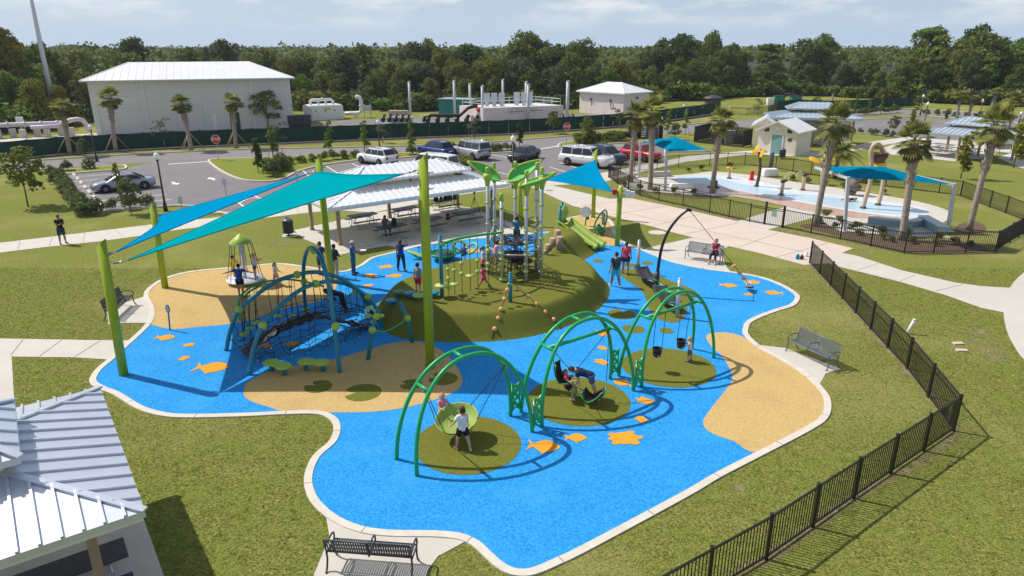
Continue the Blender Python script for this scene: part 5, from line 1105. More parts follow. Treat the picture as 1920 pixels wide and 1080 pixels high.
# --- the arch swing frame (three bays bolted together)
FE = {k: G(*v) for k, v in dict(a1fl=(782, 893), a1rl=(744, 862), a1fr=(998, 811), a1rr=(957, 781), a2fl=(1016, 801), a2rl=(977, 774), a2fr=(1188, 734), a2rr=(1144, 711), a3fl=(1203, 726), a3rl=(1160, 706), a3fr=(1338, 672), a3rr=(1297, 655)).items()}
sw = thing('swing_frame', 'green steel swing frame of three linked arches', 'swing frame', (.0, 19.5, 0))
ARCH = {}
for i in (1, 2, 3):
    hh = (3.02, 3.04, 3.0)[i - 1]
    for s, oth in (('f', 'r'), ('r', 'f')):
        Lf, Rf = FE[f'a{i}{s}l'], FE[f'a{i}{s}r']; Lo, Ro = FE[f'a{i}{oth}l'], FE[f'a{i}{oth}r']; pts = []
        for k in range(41):
            th = PI * (1 - k / 40); cx_, sz = math.cos(th), math.sin(th); u = math.copysign(abs(cx_) ** (2 / 2.25), cx_); z = hh * max(sz, 0) ** (2 / 2.1)
            f = (u + 1) / 2; p = Lf.lerp(Rf, f); q = Lo.lerp(Ro, f); p = p.lerp(q, .28 * (z / hh) ** 1.2); pts.append(Vector((p.x, p.y, z)))
        ARCH[i, s] = pts; MB().tube(pts, .06, 12).build('arch_tube', M['green'], sw, world=True)
    for k in (11, 19, 29): MB().tube([ARCH[i, 'f'][k], ARCH[i, 'r'][k]], .05, 10).build('rung', M['green'], sw, world=True)
    for s in 'fr':
        for k in (13,): p, q = ARCH[i, s][k], ARCH[i, s][k + 1]; MB().tube([p, p.lerp(q, .5)], .056, 10).build('collar', M['steel'], sw, world=True)
    if i > 1:
        a = (ARCH[i, 'f'][11] + ARCH[i, 'r'][11]) / 2; c = (ARCH[i, 'f'][29] + ARCH[i, 'r'][29]) / 2; MB().tube([a + Vector((0, 0, -.02)), c + Vector((0, 0, -.02))], .06, 10).build('beam', M['green'], sw, world=True)
def holed_plate(P, Q, z0, z1, th, parent, m):
    d = Q - P; l = d.length; cu = bpy.data.curves.new('side_plate', 'CURVE'); cu.dimensions = '2D'; cu.fill_mode = 'BOTH'; cu.extrude = th / 2
    def poly(pts):
        s = cu.splines.new('POLY'); s.points.add(len(pts) - 1); s.use_cyclic_u = True
        for i, (x, y) in enumerate(pts): s.points[i].co = (x, y, 0, 1)
    w0 = .05; n = 10; top = [(l - w0 - (l - 2 * w0) * k / n, z1 - .10 * math.sin(PI * k / n)) for k in range(n + 1)]; bot = [(w0 + (l - 2 * w0) * k / n, z0 + .14 * math.sin(PI * k / n)) for k in range(n + 1)]
    poly(bot + top); rr = random.Random(int(P.x * 100))
    for k in range(5):
        y = z0 + .22 + (z1 - z0 - .42) * k / 4; r = (.035, .06, .04, .065, .035)[k]; x = l * (.5 + (.13 if k % 2 else -.1)); poly([(x + r * math.cos(2 * PI * q / 14), y + r * math.sin(2 * PI * q / 14)) for q in range(14)])
        x2 = l * (.5 - (.2 if k % 2 else -.2)); r2 = .022; poly([(x2 + r2 * math.cos(2 * PI * q / 10), y + .07 + r2 * math.sin(2 * PI * q / 10)) for q in range(10)])
    tmp = bpy.data.objects.new('tmp', cu); COL.objects.link(tmp); dg = bpy.context.evaluated_depsgraph_get(); me = bpy.data.meshes.new_from_object(tmp.evaluated_get(dg)); bpy.data.objects.remove(tmp)
    o = bpy.data.objects.new('side_plate', me); me.materials.clear(); me.materials.append(m); COL.objects.link(o); o.parent = parent; o.rotation_euler = (R(90), 0, math.atan2(d.y, d.x)); o.location = P - wloc(parent); return o
for a, c in (('a1fr', 'a2fl'), ('a1rr', 'a2rl'), ('a2fr', 'a3fl'), ('a2rr', 'a3rl')): holed_plate(FE[a], FE[c], .12, 1.18, .03, sw, M['green'])
def ropes(t, pairs, r=.013, name='rope', m='rope'):
    for a, c in pairs: MB().tube([a, c], r, 5).build(name, M[m], t, world=True)
# dish swing
M['dish'] = mat('dish_plastic', (.26, .36, .085), .5, var=.1, scale=3)
L1 = (ARCH[1, 'f'][11] + ARCH[1, 'r'][11]) / 2; R1 = (ARCH[1, 'f'][29] + ARCH[1, 'r'][29]) / 2; R1 = ARCH[1, 'f'][29].lerp(ARCH[1, 'r'][29], .35)
dc = A(857, 786, 18.35); t = thing('dish_swing', 'round pale lime dish swing hanging in the nearest arch', 'swing', dc)
Rm = (Matrix.Rotation(R(15), 3, 'X') @ Matrix.Rotation(R(-6), 3, 'Y')); rd = .62
prof = [(.02, -.22), (.25, -.205), (.43, -.16), (.55, -.07), (rd, .06), (rd + .035, .075), (rd + .04, .05), (rd, .02), (.57, -.09), (.46, -.18), (.25, -.235), (.02, -.25)]
MB().lathe(prof[::-1], (0, 0, 0), 40, M=Rm).build('dish', M['dish'], t)
b = MB()
for rr_, zz in ((.16, -.212), (.27, -.198), (.38, -.17), (.49, -.13), (.54, -.085)): b.tube([Rm @ Vector((rr_ * math.cos(2 * PI * k / 32), rr_ * math.sin(2 * PI * k / 32), zz)) for k in range(32)], .011, 5, closed=True)
b.build('ring_groove', M['limepl'], t)
def rim(a): return dc + Rm @ Vector((rd * math.cos(a), rd * math.sin(a), .05))
ropes(t, [(L1, rim(R(205))), (L1 + Vector((.03, .03, 0)), rim(R(235))), (R1, rim(R(52))), (R1, rim(R(-12)))], .012)
for q in (L1, R1): MB().tube([q, q + Vector((0, 0, -.16))], .03, 8).build('shackle', M['steel'], t, world=True)
# face to face swing in the middle arch
L2 = (ARCH[2, 'f'][11] + ARCH[2, 'r'][11]) / 2 + Vector((.12, .05, -.08)); R2 = (ARCH[2, 'f'][29] + ARCH[2, 'r'][29]) / 2 + Vector((-.08, 0, -.08))
fc = A(1078, 722, 20.75); t = thing('face_to_face_swing', 'black two-seat face-to-face swing with green rims in the middle arch', 'swing', fc)
def shell_seat(c, yaw, tilt, nm):
    Mx = Matrix.Rotation(yaw, 3, 'Z') @ Matrix.Rotation(tilt, 3, 'Y'); vs = []; n = 9; prof = [(.30, .02), (.14, -.02), (0, .0), (-.12, .1), (-.18, .28), (-.2, .5), (-.17, .68)]
    for x, z in prof:
        for k in range(n): y = (k - (n - 1) / 2) / (n - 1) * .62; e = abs(y) / .31; vs.append(Mx @ Vector((x + .12 * e * e * (1 if z > .05 else .3), y * (1 - .25 * (z / .7) ** 2 if z > 0 else 1), z + .10 * e * e * (1 if z < .1 else .2))) + c)
    fs = [(i * n + k, i * n + k + 1, (i + 1) * n + k + 1, (i + 1) * n + k) for i in range(len(prof) - 1) for k in range(n - 1)]
    b = MB(); b.add(vs, fs, 0, True); o = b.build(nm, M['rubber'], t); sm = o.modifiers.new('s', 'SOLIDIFY'); sm.thickness = .04
    edge = [vs[i * n] for i in range(len(prof))] + [vs[(len(prof) - 1) * n + k] for k in range(n)] + [vs[i * n + n - 1] for i in range(len(prof) - 1, -1, -1)]
    MB().tube(edge, .022, 6).build('seat_rim', M['green'], t); return edge
e1 = shell_seat(Vector((-.46, .12, .05)), R(-20), R(-6), 'seat_shell'); e2 = shell_seat(Vector((.42, -.28, -.42)), R(160), R(-42), 'seat_shell')
MB().tube([Vector((-.15, -.12, -.05)), Vector((.05, -.2, -.25)), Vector((.3, -.35, -.28))], .02, 6).tube([Vector((-.1, .35, -.05)), Vector((.1, .2, -.2)), Vector((.4, .05, -.28))], .02, 6).build('link_bar', M['green'], t)
ropes(t, [(L2, fc + e1[4]), (L2, fc + e1[-5] + Vector((.35, -.1, 0))), (R2, fc + e1[0] + Vector((.1, .1, .2))), (R2, fc + e2[6] + Vector((.05, .1, .15)))], .012)
# bucket swings
def bucket(px, py, lab, hang, Y):
    c = A(px, py, Y); t = thing('bucket_swing', lab, 'swing', c, 0, 'bucket swings'); b = MB(); b.lathe([(.05, -.19), (.12, -.17), (.155, -.08), (.17, .08), (.178, .13), (.16, .14), (.15, .1), (.135, -.06), (.1, -.14), (.04, -.16)], n=16); b.build('bucket', M['rubber'], t)
    for a in (-2.0, -1.1): MB().ball((.148 * math.cos(a), .148 * math.sin(a), -.085), .062, 8, sc=(1, .45, 1.15), M=Matrix.Rotation(a + PI / 2, 3, 'Z')).build('leg_hole', M['black'], t)
    MB().ball((.03, -.155, -.1), .03, 8).build('badge', M['white'], t); MB().tube([(.17 * math.cos(2 * PI * k / 16), .17 * math.sin(2 * PI * k / 16), .14) for k in range(16)], .02, 6, closed=True).build('bucket_rim', M['rubber'], t)
    for sx, hx in ((-.16, -.1), (.16, .1)): MB().tube([c + Vector((sx, 0, .15)), hang + Vector((hx * 1.6, 0, 0))], .011, 5).build('chain', M['rope'], t, world=True)
    return c
bm0 = (ARCH[3, 'f'][11] + ARCH[3, 'r'][11]) / 2; bm1 = (ARCH[3, 'f'][29] + ARCH[3, 'r'][29]) / 2
bucket(1232, 660, 'left black bucket swing, hanging empty in the furthest arch', bm0.lerp(bm1, .28), bm0.lerp(bm1, .28).y); bucket(1277, 644, 'right black bucket swing, pushed by the small boy', bm0.lerp(bm1, .78), bm0.lerp(bm1, .78).y + .1)

# --- net climber with teal arches
nc = thing('net_climber', 'teal arched rope net climber under the turquoise sail', 'climbing frame', (-8.5, 26, 0))
fA0, fA1, fB0, fB1, fC0, fC1 = G(424, 658), G(716, 616), G(467, 704), G(702, 604), G(637, 699), G(574, 593)
def arcpts(px, P, Q): return spline([onplane(x, y, P, Q) for x, y in px], 5, False)
AA = arcpts([(424, 658), (432, 620), (449, 580), (486, 549), (522, 526), (557, 515), (581, 510.5), (607, 512), (641, 523), (672, 544), (689, 557), (703, 574), (713, 600), (716, 616)], fA0, fA1)
BB = arcpts([(467, 704), (475, 655), (493, 610), (514, 585), (543, 558), (568, 541), (592, 532), (620, 527), (646, 531), (670, 544), (685, 562), (696, 584), (702, 604)], fB0, fB1)
CC = arcpts([(637, 699), (629, 632), (625, 596), (618, 544), (609, 505), (600, 479), (589, 467), (581, 465), (575, 472), (570, 492), (569, 518), (570.5, 551), (573, 582), (574, 593)], fC0, fC1)
for a in (AA, BB, CC): MB().tube(a, .082, 12).build('arch_tube', M['teal'], nc, world=True)
def pl(px, py, P, Q): return onplane(px, py, P, Q)
balls = [pl(449, 580, fA0, fA1), pl(557, 515, fA0, fA1), pl(689, 556, fA0, fA1), pl(493, 610, fB0, fB1), pl(592, 532, fB0, fB1), pl(667, 546, fB0, fB1), pl(629, 612, fC0, fC1), pl(589, 469, fC0, fC1), pl(570, 528, fC0, fC1), pl(573, 581, fC0, fC1)]
for q in balls: MB().ball(q, .155, 14).build('ball_joint', M['limepl'], nc, world=True)
lg0, lg1 = G(690, 675), G(773, 643); k1 = A(698, 619, lg0.y + .1); k1b = A(710, 580, lg0.y + .5); k2 = A(764, 597, lg1.y + .05); k2b = A(748, 565, lg1.y + .3)
MB().tube([lg0, k1, A(704, 596, lg0.y + .3), k1b], .078, 10).build('arch_leg', M['teal'], nc, world=True); MB().tube([lg1, k2, k2b], .078, 10).build('arch_leg', M['teal'], nc, world=True)
for q in (k1, k2, A(705, 594, lg0.y + .3)): MB().ball(q, .145, 14).build('ball_joint', M['limepl'], nc, world=True)
MB().tube(spline([k1, k1.lerp(k2, .3) + Vector((0, 0, -.22)), k1.lerp(k2, .65) + Vector((0, 0, -.18)), k2], 6, False), .03, 8).build('link_rail', M['green'], nc, world=True)
gp0, gp1 = G(452, 640), G(600, 585)
for px in ([(449, 600), (447, 566), (460, 546), (486, 531), (530, 524), (566, 527), (607, 537)], [(460, 560), (466, 548), (490, 535)], [(631, 575), (645, 563), (660, 550), (668, 546)], [(629, 612), (650, 602), (672, 590), (690, 584)]):
    MB().tube(spline([onplane(x, y, gp0, gp1) for x, y in px], 5, False), .042, 8).build('overhead_rail', M['green'], nc, world=True)
rail = spline([onplane(x, y, gp0, gp1) for x, y in [(447, 566), (460, 546), (486, 531), (530, 524), (566, 527), (607, 537)]], 8, False)
for (px, py), tx in zip([(457, 637), (458, 627), (468, 615), (480, 605), (523, 592), (548, 592)], [450, 457, 466, 478, 520, 545]):
    P0 = onplane(px, py, gp0, gp1); P0.z = max(.25, P0.z); near = min(rail, key=lambda q: abs(PX(q)[0] - tx))
    MB().lathe([(.03, -.06), (.17, -.02), (.185, .02), (.12, .06), (.03, .07)], P0, 16).build('pod_seat', M['limepl'], nc, world=True)
    for sx in (-.05, .05): MB().tube([near + Vector((sx, 0, 0)), P0], .014, 5).tube([P0, Vector((P0.x, P0.y, FZ))], .014, 5).build('pod_rope', M['rope'], nc, world=True)
# net: dome of rope between the arches, and curtains
def along(arr, f): i = f * (len(arr) - 1); k = min(int(i), len(arr) - 2); return arr[k].lerp(arr[k + 1], i - k)
net = MB(); ns, ntt = 17, 7; grid = {}
for i in range(ns + 1):
    f = .06 + .88 * i / ns; a, c = along(AA, f), along(BB, f)
    for j in range(ntt + 1):
        t_ = j / ntt; p = a.lerp(c, t_); dip = .26 + .30 * math.sin(PI * t_); edge = 0 if j in (0, ntt) else 1
        p.z = p.z * (1 - dip * edge * (1 if 0 < i < ns else .3)); p.x += random.uniform(-.06, .06); grid[i, j] = p
for i in range(ns + 1):
    for j in range(ntt + 1):
        if i < ns and 0 < j < ntt: net.tube([grid[i, j], grid[i + 1, j]], .013, 4)
        if j < ntt: net.tube([grid[i, j], grid[i, j + 1]], .013, 4)
        if i < ns and 0 < j < ntt - 1 and (i + j) % 2: net.tube([grid[i, j], grid[i + 1, j + 1]], .012, 4)
net.build('climbing_net', M['rope'], nc, world=True)
cur = MB(); base0, base1 = G(486, 678), G(706, 622); gc = {}
for i in range(15):
    f = i / 14; top = grid[min(ns, int(round(1 + f * (ns - 2)))), ntt - 2]; bt = base0.lerp(base1, f); bt.z = FZ + .02 + .25 * (i % 2)
    bt.y -= .55 * math.sin(PI * f)
    for j in range(6): gc[i, j] = top.lerp(bt, j / 5) + Vector((random.uniform(-.05, .05), 0, random.uniform(-.04, .04) if 0 < j < 5 else 0))
for i in range(15):
    for j in range(6):
        if j < 5: cur.tube([gc[i, j], gc[i, j + 1]], .013, 4)
        if i < 14 and j > 0: cur.tube([gc[i, j], gc[i + 1, j]], .013, 4)
cur.build('side_net', M['rope'], nc, world=True)
kn = MB()
for i in range(0, 15, 2): kn.ball(gc[i, 5], .03, 6).ball(gc[i, 3], .028, 6)
kn.build('net_clamp', M['white'], nc, world=True)
bp0, bp1 = (fA0 + fB0) / 2, (fA1 + fB1) / 2; bl = spline([onplane(x, y, bp0, bp1) for x, y in [(457, 664), (478, 640), (500, 628), (520, 615), (545, 604), (566, 597), (583, 590), (604, 590), (622, 594), (645, 600), (665, 606), (686, 613)]], 4, False)
for p in bl: p.z = max(p.z, .05)
for k in range(0, len(bl) - 4, 4):
    seg = bl[k:k + 5]; vs = []
    for q, p in enumerate(seg):
        dr = (seg[min(q + 1, 4)] - seg[max(q - 1, 0)]).normalized(); nn = Vector((-dr.y, dr.x, 0)).normalized()
        for w_ in (-.34, -.12, .12, .34): vs.append(p + nn * w_ + Vector((0, 0, .10 * math.sin(PI * q / 4) * (-1) + .12 * abs(w_))))
    b = MB(); b.add(vs, [(q * 4 + e, q * 4 + e + 1, q * 4 + e + 5, q * 4 + e + 4) for q in range(4) for e in range(3)], 0, True); o = b.build('belt_step', M['belt'], nc, world=True); sm = o.modifiers.new('s', 'SOLIDIFY'); sm.thickness = .05
for (px, py), s in (((692, 578), .2), ((706, 583), .18), ((690, 592), .2), ((714, 592), .18), ((700, 603), .16)): MB().ball(A(px, py, lg0.y + 1.2), s * .8, 10, sc=(1, 1, .5)).build('grip_pod', M['palelime'], nc, world=True)

# --- stepping pads in front of the net
for pads, legs, lab in ((((509, 684), (530, 692)), ((510, 697), (534, 704)), 'left lime double stepping pad on teal posts'), (((577, 682), (605, 681)), ((574, 695), (606, 697)), 'right lime double stepping pad on teal posts')):
    g0, g1 = G(*legs[0]), G(*legs[1]); t = thing('stepping_pad', lab, 'stepping pad', g0, 0, 'double stepping pads'); d = g1 - g0; d.z = 0; u = d.normalized(); n_ = Vector((-u.y, u.x, 0)); pts = []
    for k in range(48):
        a = 2 * PI * k / 48; ca = math.cos(a); x = d.length / 2 + (d.length / 2 + .26) * ca; w_ = .31 - .13 * math.cos(min(1, abs(x - d.length / 2) / (d.length / 2)) * PI / 2) ** 2; pts.append(u * x + n_ * (w_ * math.copysign(abs(math.sin(a)) ** .55, math.sin(a))))
    b = MB(); b.prism(pts, .33, .41); b.build('pad', M['limepl'], t, bevel=.03)
    for q in (Vector((0, 0, 0)), d): MB().tube([q, q + Vector((0, 0, .33))], .075, 10).tube([q + Vector((0, 0, .1)), q + Vector((0, 0, .14))], .095, 10).tube([q + Vector((0, 0, .2)), q + Vector((0, 0, .24))], .095, 10).build('pad_post', M['teal'], t)
# --- pods on the mound
def pod(px, py, m, lab, h=.22, r=.27):
    p = G(px, py, .9); z = hz(p.x, p.y) + .03; 
    for _ in range(12): p = G(px, py, z + h); z = hz(p.x, p.y) + .03
    t = thing('stepping_pod', lab, 'stepping pod', (p.x, p.y, z), 0, 'stepping pods on the mound'); MB().lathe([(.04, h - .1), (r * .8, h - .08), (r, h - .03), (r, h), (r * .88, h + .03), (.03, h + .035)], n=20).build('pod_top', M[m], t); MB().tube([(0, 0, -.1), (0, 0, h - .08)], .075, 10).build('pod_post', M['teal'], t); return p
pod(748, 547, 'dgreen', 'deep green stepping pod at the left end of the mound'); pod(768, 549, 'teal', 'blue stepping pod between the green and the lime pods'); PODP = pod(785, 553, 'palelime', 'lime stepping pod with the boy standing on it'); pod(812, 548, 'teal', 'blue stepping pod behind the tallest lime pole'); pod(734, 565, 'teal', 'lowest blue stepping pod on the left slope of the mound')
# --- roundabout
c = G(461, 530); t = thing('spinner', 'spinning roundabout with lime cone top and black ropes', 'roundabout', c); ap = A(451, 450, c.y) - c
MB().lathe([(.2, .05), (.88, .16), (.92, .2), (.9, .24), (.3, .27)], n=32).build('platform', M['lgrey'], t); b = MB()
for k in range(4): b.tube([((.25 + .16 * k) * math.cos(2 * PI * q / 32), (.25 + .16 * k) * math.sin(2 * PI * q / 32), .27 - .012 * k) for q in range(32)], .012, 5, closed=True)
b.build('grip_ring', M['dgrey'], t)
MB().tube([(0, 0, 0), Vector((0, 0, .2)), ap * 1.0], .085, 12).build('mast', M['lgrey'], t); MB().lathe([(.52, -.12), (.50, -.05), (.28, .14), (.07, .30), (.02, .33)], ap, 28).build('cone_top', M['limepl'], t)
MB().lathe([(.44, -.14), (.54, -.13), (.54, -.1), (.44, -.1)], ap, 28).build('cone_rim', M['lgrey'], t)
for k in range(8): a = k * PI / 4 + .2; MB().tube([ap + Vector((.5 * math.cos(a), .5 * math.sin(a), -.1)), Vector((.84 * math.cos(a), .84 * math.sin(a), .22))], .016, 5).build('rope', M['rope'], t)
# --- small sign post
c = G(319, 620); tp = A(314, 571, c.y) - c; t = thing('play_panel_post', 'thin teal looped marker post on the left of the playground', 'post', c); MB().tube([(0, 0, 0), tp * .72], .035, 8).build('post', M['teal'], t)
MB().tube([tp * .72 + Vector((.07 * math.cos(2 * PI * k / 16), 0, .14 + .17 * math.sin(2 * PI * k / 16))) for k in range(16)], .022, 6, closed=True).build('loop', M['teal'], t); MB().box(tp * .72 + Vector((0, 0, .14)), (.1, .02, .26)).build('panel', M['lgrey'], t)

# --- climbing tower
tw = thing('climbing_tower', 'tall climbing tower of silver posts with green leaf roofs on the mound', 'climbing frame', (.2, 32.5, 0))
TP = []
for bx, by, tx, ty in [(916, 514, 914, 313), (928, 497, 928, 304), (941, 529, 941, 362), (966, 502, 967, 302), (986, 529, 988, 319), (1005, 508, 1007, 304), (1014, 520, 1017, 313)]:
    P0 = GH(bx, by); hh = A(tx, ty, P0.y).z; TP.append((P0, hh))
    MB().tube([P0 + Vector((0, 0, -.2)), Vector((P0.x, P0.y, hh - .25))], .078, 12).build('post', M['silver'], tw, world=True); MB().tube([Vector((P0.x, P0.y, hh - .35)), Vector((P0.x, P0.y, hh - .05)), Vector((P0.x, P0.y, hh))], [.092, .092, .06], 12).build('post_cap', M['limepl'], tw, world=True)
def tz(i, py): return A(960, py, TP[i][0].y).z
for i, rows in enumerate([(380, 420, 438, 461, 474, 505), (374, 414, 433, 460, 484), (390, 434, 455, 475, 486, 524), (370, 415, 440, 480), (391, 433, 455, 463, 478, 496, 509), (375, 414, 435, 456, 474, 487), (384, 425, 447, 468, 486, 509)]):
    for py in rows: z = tz(i, py); p = TP[i][0]; MB().tube([Vector((p.x, p.y, z - .045)), Vector((p.x, p.y, z + .045))], .115, 12).build('post_collar', M['palelime'], tw, world=True)
def tpt(i, z): return Vector((TP[i][0].x, TP[i][0].y, z))
ring = [0, 2, 4, 6, 5, 3, 1]
def loopnet(z, sag, name='net_ring', r=.02, mid=True):
    b = MB()
    for q in range(len(ring)):
        a, c2 = tpt(ring[q], z), tpt(ring[(q + 1) % 7], z); m_ = (a + c2) / 2 + Vector((0, 0, -sag)); b.tube(spline([a, m_, c2], 4, False), r, 4)
    b.build(name, M['rope'], tw, world=True)
g0z = .95
for z, sg in ((g0z + .12, .06), (g0z + .3, .1), (g0z + .55, .12), (g0z + .8, .1), (g0z + 1.05, .1), (g0z + 1.3, .12), (3.75, .25)): loopnet(z, sg)
cx0 = sum((TP[i][0].x for i in range(7))) / 7; cy0 = sum((TP[i][0].y for i in range(7))) / 7; CEN = Vector((cx0, cy0, 0))
b = MB()
for q in range(7):   # upper railing ropes: hexagon pattern
    a, c2 = tpt(ring[q], 3.75), tpt(ring[(q + 1) % 7], 3.75); m_ = (a + c2) / 2 + Vector((0, 0, -.25)); b.tube([m_, Vector((m_.x, m_.y, 2.65))], .014, 4); b.tube([tpt(ring[q], 3.1), m_ + Vector((0, 0, -.3))], .014, 4)
b.build('rail_net', M['rope'], tw, world=True)
def webdeck(z, r0, c, name, n=12):
    b = MB()
    for k in range(n):
        a = 2 * PI * k / n; e = c + Vector((r0 * math.cos(a), r0 * math.sin(a), z)); b.tube([c + Vector((0, 0, z - .12)), c + Vector((r0 * .5 * math.cos(a), r0 * .5 * math.sin(a), z - .1)), e], .026, 5)
        for f in (.3, .5, .7, .85, 1): a2 = 2 * PI * (k + 1) / n; b.tube([c + Vector((r0 * f * math.cos(a), r0 * f * math.sin(a), z - .12 * (1 - f))), c + Vector((r0 * f * math.cos(a2), r0 * f * math.sin(a2), z - .12 * (1 - f)))], .026, 5)
    for k in range(6): a = k * 1.05 + .3; b.box(c + Vector((r0 * .6 * math.cos(a), r0 * .6 * math.sin(a), z - .05)), (.34, .3, .06), rz=a)
    b.build(name, M['belt'], tw, world=True)
webdeck(2.58, 1.05, CEN, 'upper_net_deck'); webdeck(1.95, .62, CEN + Vector((-.05, -.3, 0)), 'middle_net_deck', 9); webdeck(1.62, .5, CEN + Vector((.35, -.2, 0)), 'lower_net_deck', 8)
b = MB()
for k in range(6):
    a = k * PI / 3; o0 = CEN + Vector((.30 * math.cos(a), .30 * math.sin(a), 0)); b.tube([o0 + Vector((0, 0, 1.0)), o0 + Vector((0, 0, 2.5))], .016, 5)
    for z in np.arange(1.15, 2.5, .24): a2 = (k + 1) * PI / 3; b.tube([o0 + Vector((0, 0, z)), CEN + Vector((.30 * math.cos(a2), .30 * math.sin(a2), z))], .016, 4)
b.build('rope_ladder', M['rope'], tw, world=True)
for (i, j, z) in ((0, 2, 2.35), (2, 4, 2.3), (4, 6, 2.45), (1, 0, 2.35), (5, 6, 2.3)): MB().tube([tpt(i, z), tpt(j, z)], .035, 8).build('deck_rail', M['silver'], tw, world=True)
b = MB()
for q in range(7):
    for z in (1.2, 1.55, 1.95): a = tpt(ring[q], z); b.tube([a, CEN + Vector((0, 0, z + .15)) + (a - CEN - Vector((0, 0, z))) * .3], .014, 4)
b.build('inner_net', M['rope'], tw, world=True)
def leaf_roof(base, tip, wide, bow, roll):
    base, tip = Vector(base), Vector(tip); d = tip - base; l = d.length; u = d.normalized(); s_ = u.cross(Vector((0, 0, 1))).normalized(); s_ = (s_ * math.cos(R(roll)) + Vector((0, 0, math.sin(R(roll)) * (1 if s_.y > 0 else -1)))).normalized(); nrm = s_.cross(u).normalized(); n = 16; mm = 6; rows = []
    for i in range(n + 1):
        f = i / n; w_ = wide * math.sin(PI * f ** .75) ** .8 * (1 - .25 * f); cc = base + d * f + nrm * bow * math.sin(PI * f); rows.append([cc + s_ * w_ * (k / mm * 2 - 1) + nrm * abs(k / mm * 2 - 1) ** 1.5 * w_ * .35 for k in range(mm + 1)])
    vs = [p for r_ in rows for p in r_]; fs = [(i * (mm + 1) + k, i * (mm + 1) + k + 1, (i + 1) * (mm + 1) + k + 1, (i + 1) * (mm + 1) + k) for i in range(n) for k in range(mm)]
    b = MB(); b.add(vs, fs, 0, True); o = b.build('leaf_roof', M['leafgreen'], tw, world=True); sm = o.modifiers.new('s', 'SOLIDIFY'); sm.thickness = .05
    ed = [r_[0] for r_ in rows] + [r_[-1] for r_ in rows[::-1]]; MB().tube(ed, .05, 8, closed=True).build('leaf_rim', M['limepl'], tw, world=True)
    MB().tube([r_[mm // 2] + nrm * -.05 for r_ in rows], .05, 6).build('leaf_rib', M['limepl'], tw, world=True)
y1 = TP[0][0].y
leaf_roof(A(938, 336, y1 + .5), A(877, 303, y1 + .5), .40, -.10, 38); leaf_roof(A(952, 338, TP[3][0].y - .4), A(1016, 300, TP[5][0].y + .6), .43, -.10, 40); leaf_roof(A(974, 350, TP[4][0].y - .1), A(1042, 323, TP[6][0].y), .42, -.12, -4)
for i, py in ((0, 334), (1, 330), (3, 340), (4, 352), (5, 342), (6, 340)):
    z = tz(i, py); p = TP[i][0]; MB().lathe([(.09, z - .35), (.12, z - .2), (.22, z + .1), (.17, z + .2), (.05, z + .22)], (p.x, p.y, 0), 12).build('leaf_bracket', M['limepl'], tw, world=True)
# --- hanging bead walk: teal post, green beam, ropes with beads
p0 = GH(829, 557); hb = A(827, 443, p0.y).z; bw = thing('bead_walk', 'green overhead beam with hanging bead ropes beside the tower', 'climbing frame', p0)
MB().tube([Vector((0, 0, -.1)), Vector((0, 0, hb - p0.z))], .085, 12).ball((0, 0, hb - p0.z), .085, 10).build('post', M['teal'], bw)
MB().lathe([(.1, .42), (.3, .5), (.31, .55), (.1, .6)], n=18).build('disc_step', M['palelime'], bw)
q2 = TP[2][0]; bp = spline([A(830, 457, p0.y), A(850, 450, p0.y + .3), A(872, 445, p0.y + .7), A(900, 440.5, (p0.y + q2.y) / 2), A(941, 436, q2.y)], 6, False); MB().tube(bp, .055, 10).build('beam', M['green'], bw, world=True); MB().tube([bp[0] + Vector((-.1, 0, 0)), bp[0] + Vector((.1, 0, 0))], .11, 10).build('clamp', M['palelime'], bw, world=True)
for px, beads, disc in ((837, (505, 522, 539), None), (850, (507,), 533), (863, (494, 513), None), (879, (), 517), (896, (489, 509), None), (912, (470, 495), None)):
    q = min(bp, key=lambda w_: abs(PX(w_)[0] - px)); gz = hz(q.x, q.y) + .03; MB().tube([q, Vector((q.x, q.y, gz))], .015, 5).build('rope', M['rope'], bw, world=True)
    for py in beads: z = max(A(px, py, q.y).z, gz + .15); MB().ball((q.x, q.y, z), .1, 10).build('bead', M['palelime'], bw, world=True)
    if disc: z = max(A(px, disc, q.y).z, gz + .2); MB().lathe([(.03, -.05), (.2, -.02), (.21, .02), (.03, .06)], (q.x, q.y, z), 16).build('disc_seat', M['palelime'], bw, world=True)
# --- bead ropes running down the mound
p0 = GH(957, 566); t = thing('rope_post', 'short teal post at the front rim of the mound', 'post', p0); MB().tube([(0, 0, -.1), (0, 0, 1.25)], .085, 12).ball((0, 0, 1.25), .085, 10).build('post', M['teal'], t); MB().tube([(0, 0, .78), (0, 0, .86)], .12, 12).build('clamp', M['palelime'], t)
for pxs, lab in ((((961, 530), (949, 544), (944, 561), (939, 580), (933, 597), (927, 617), (922, 636)), 'left climbing rope with peach beads down the front of the mound'), (((966, 532), (976, 541), (991, 556), (1005, 570), (1021, 585), (1036, 599), (1046, 608)), 'right climbing rope with peach beads down the front of the mound')):
    top = p0 + Vector((0, 0, .95)); end = GH(*pxs[-1]) + Vector((0, 0, .04)); pts = [top]
    for q in pxs[1:-1]: pts.append(min((top.lerp(end, f) for f in np.linspace(0, 1, 200)), key=lambda v: abs(PX(v)[1] - q[1])))
    pts.append(end)
    t = thing('bead_rope', lab, 'climbing rope', pts[0], 0, 'peach bead ropes'); MB().tube(pts, .016, 5).build('rope', M['rope'], t, world=True)
    for q in pts[1:-1]: MB().ball(q, .105, 10).build('bead', M['peach'], t, world=True)
M['slidelime'] = mat('slide_lime_plastic', (.22, .34, .02), .4, var=.1, scale=3)
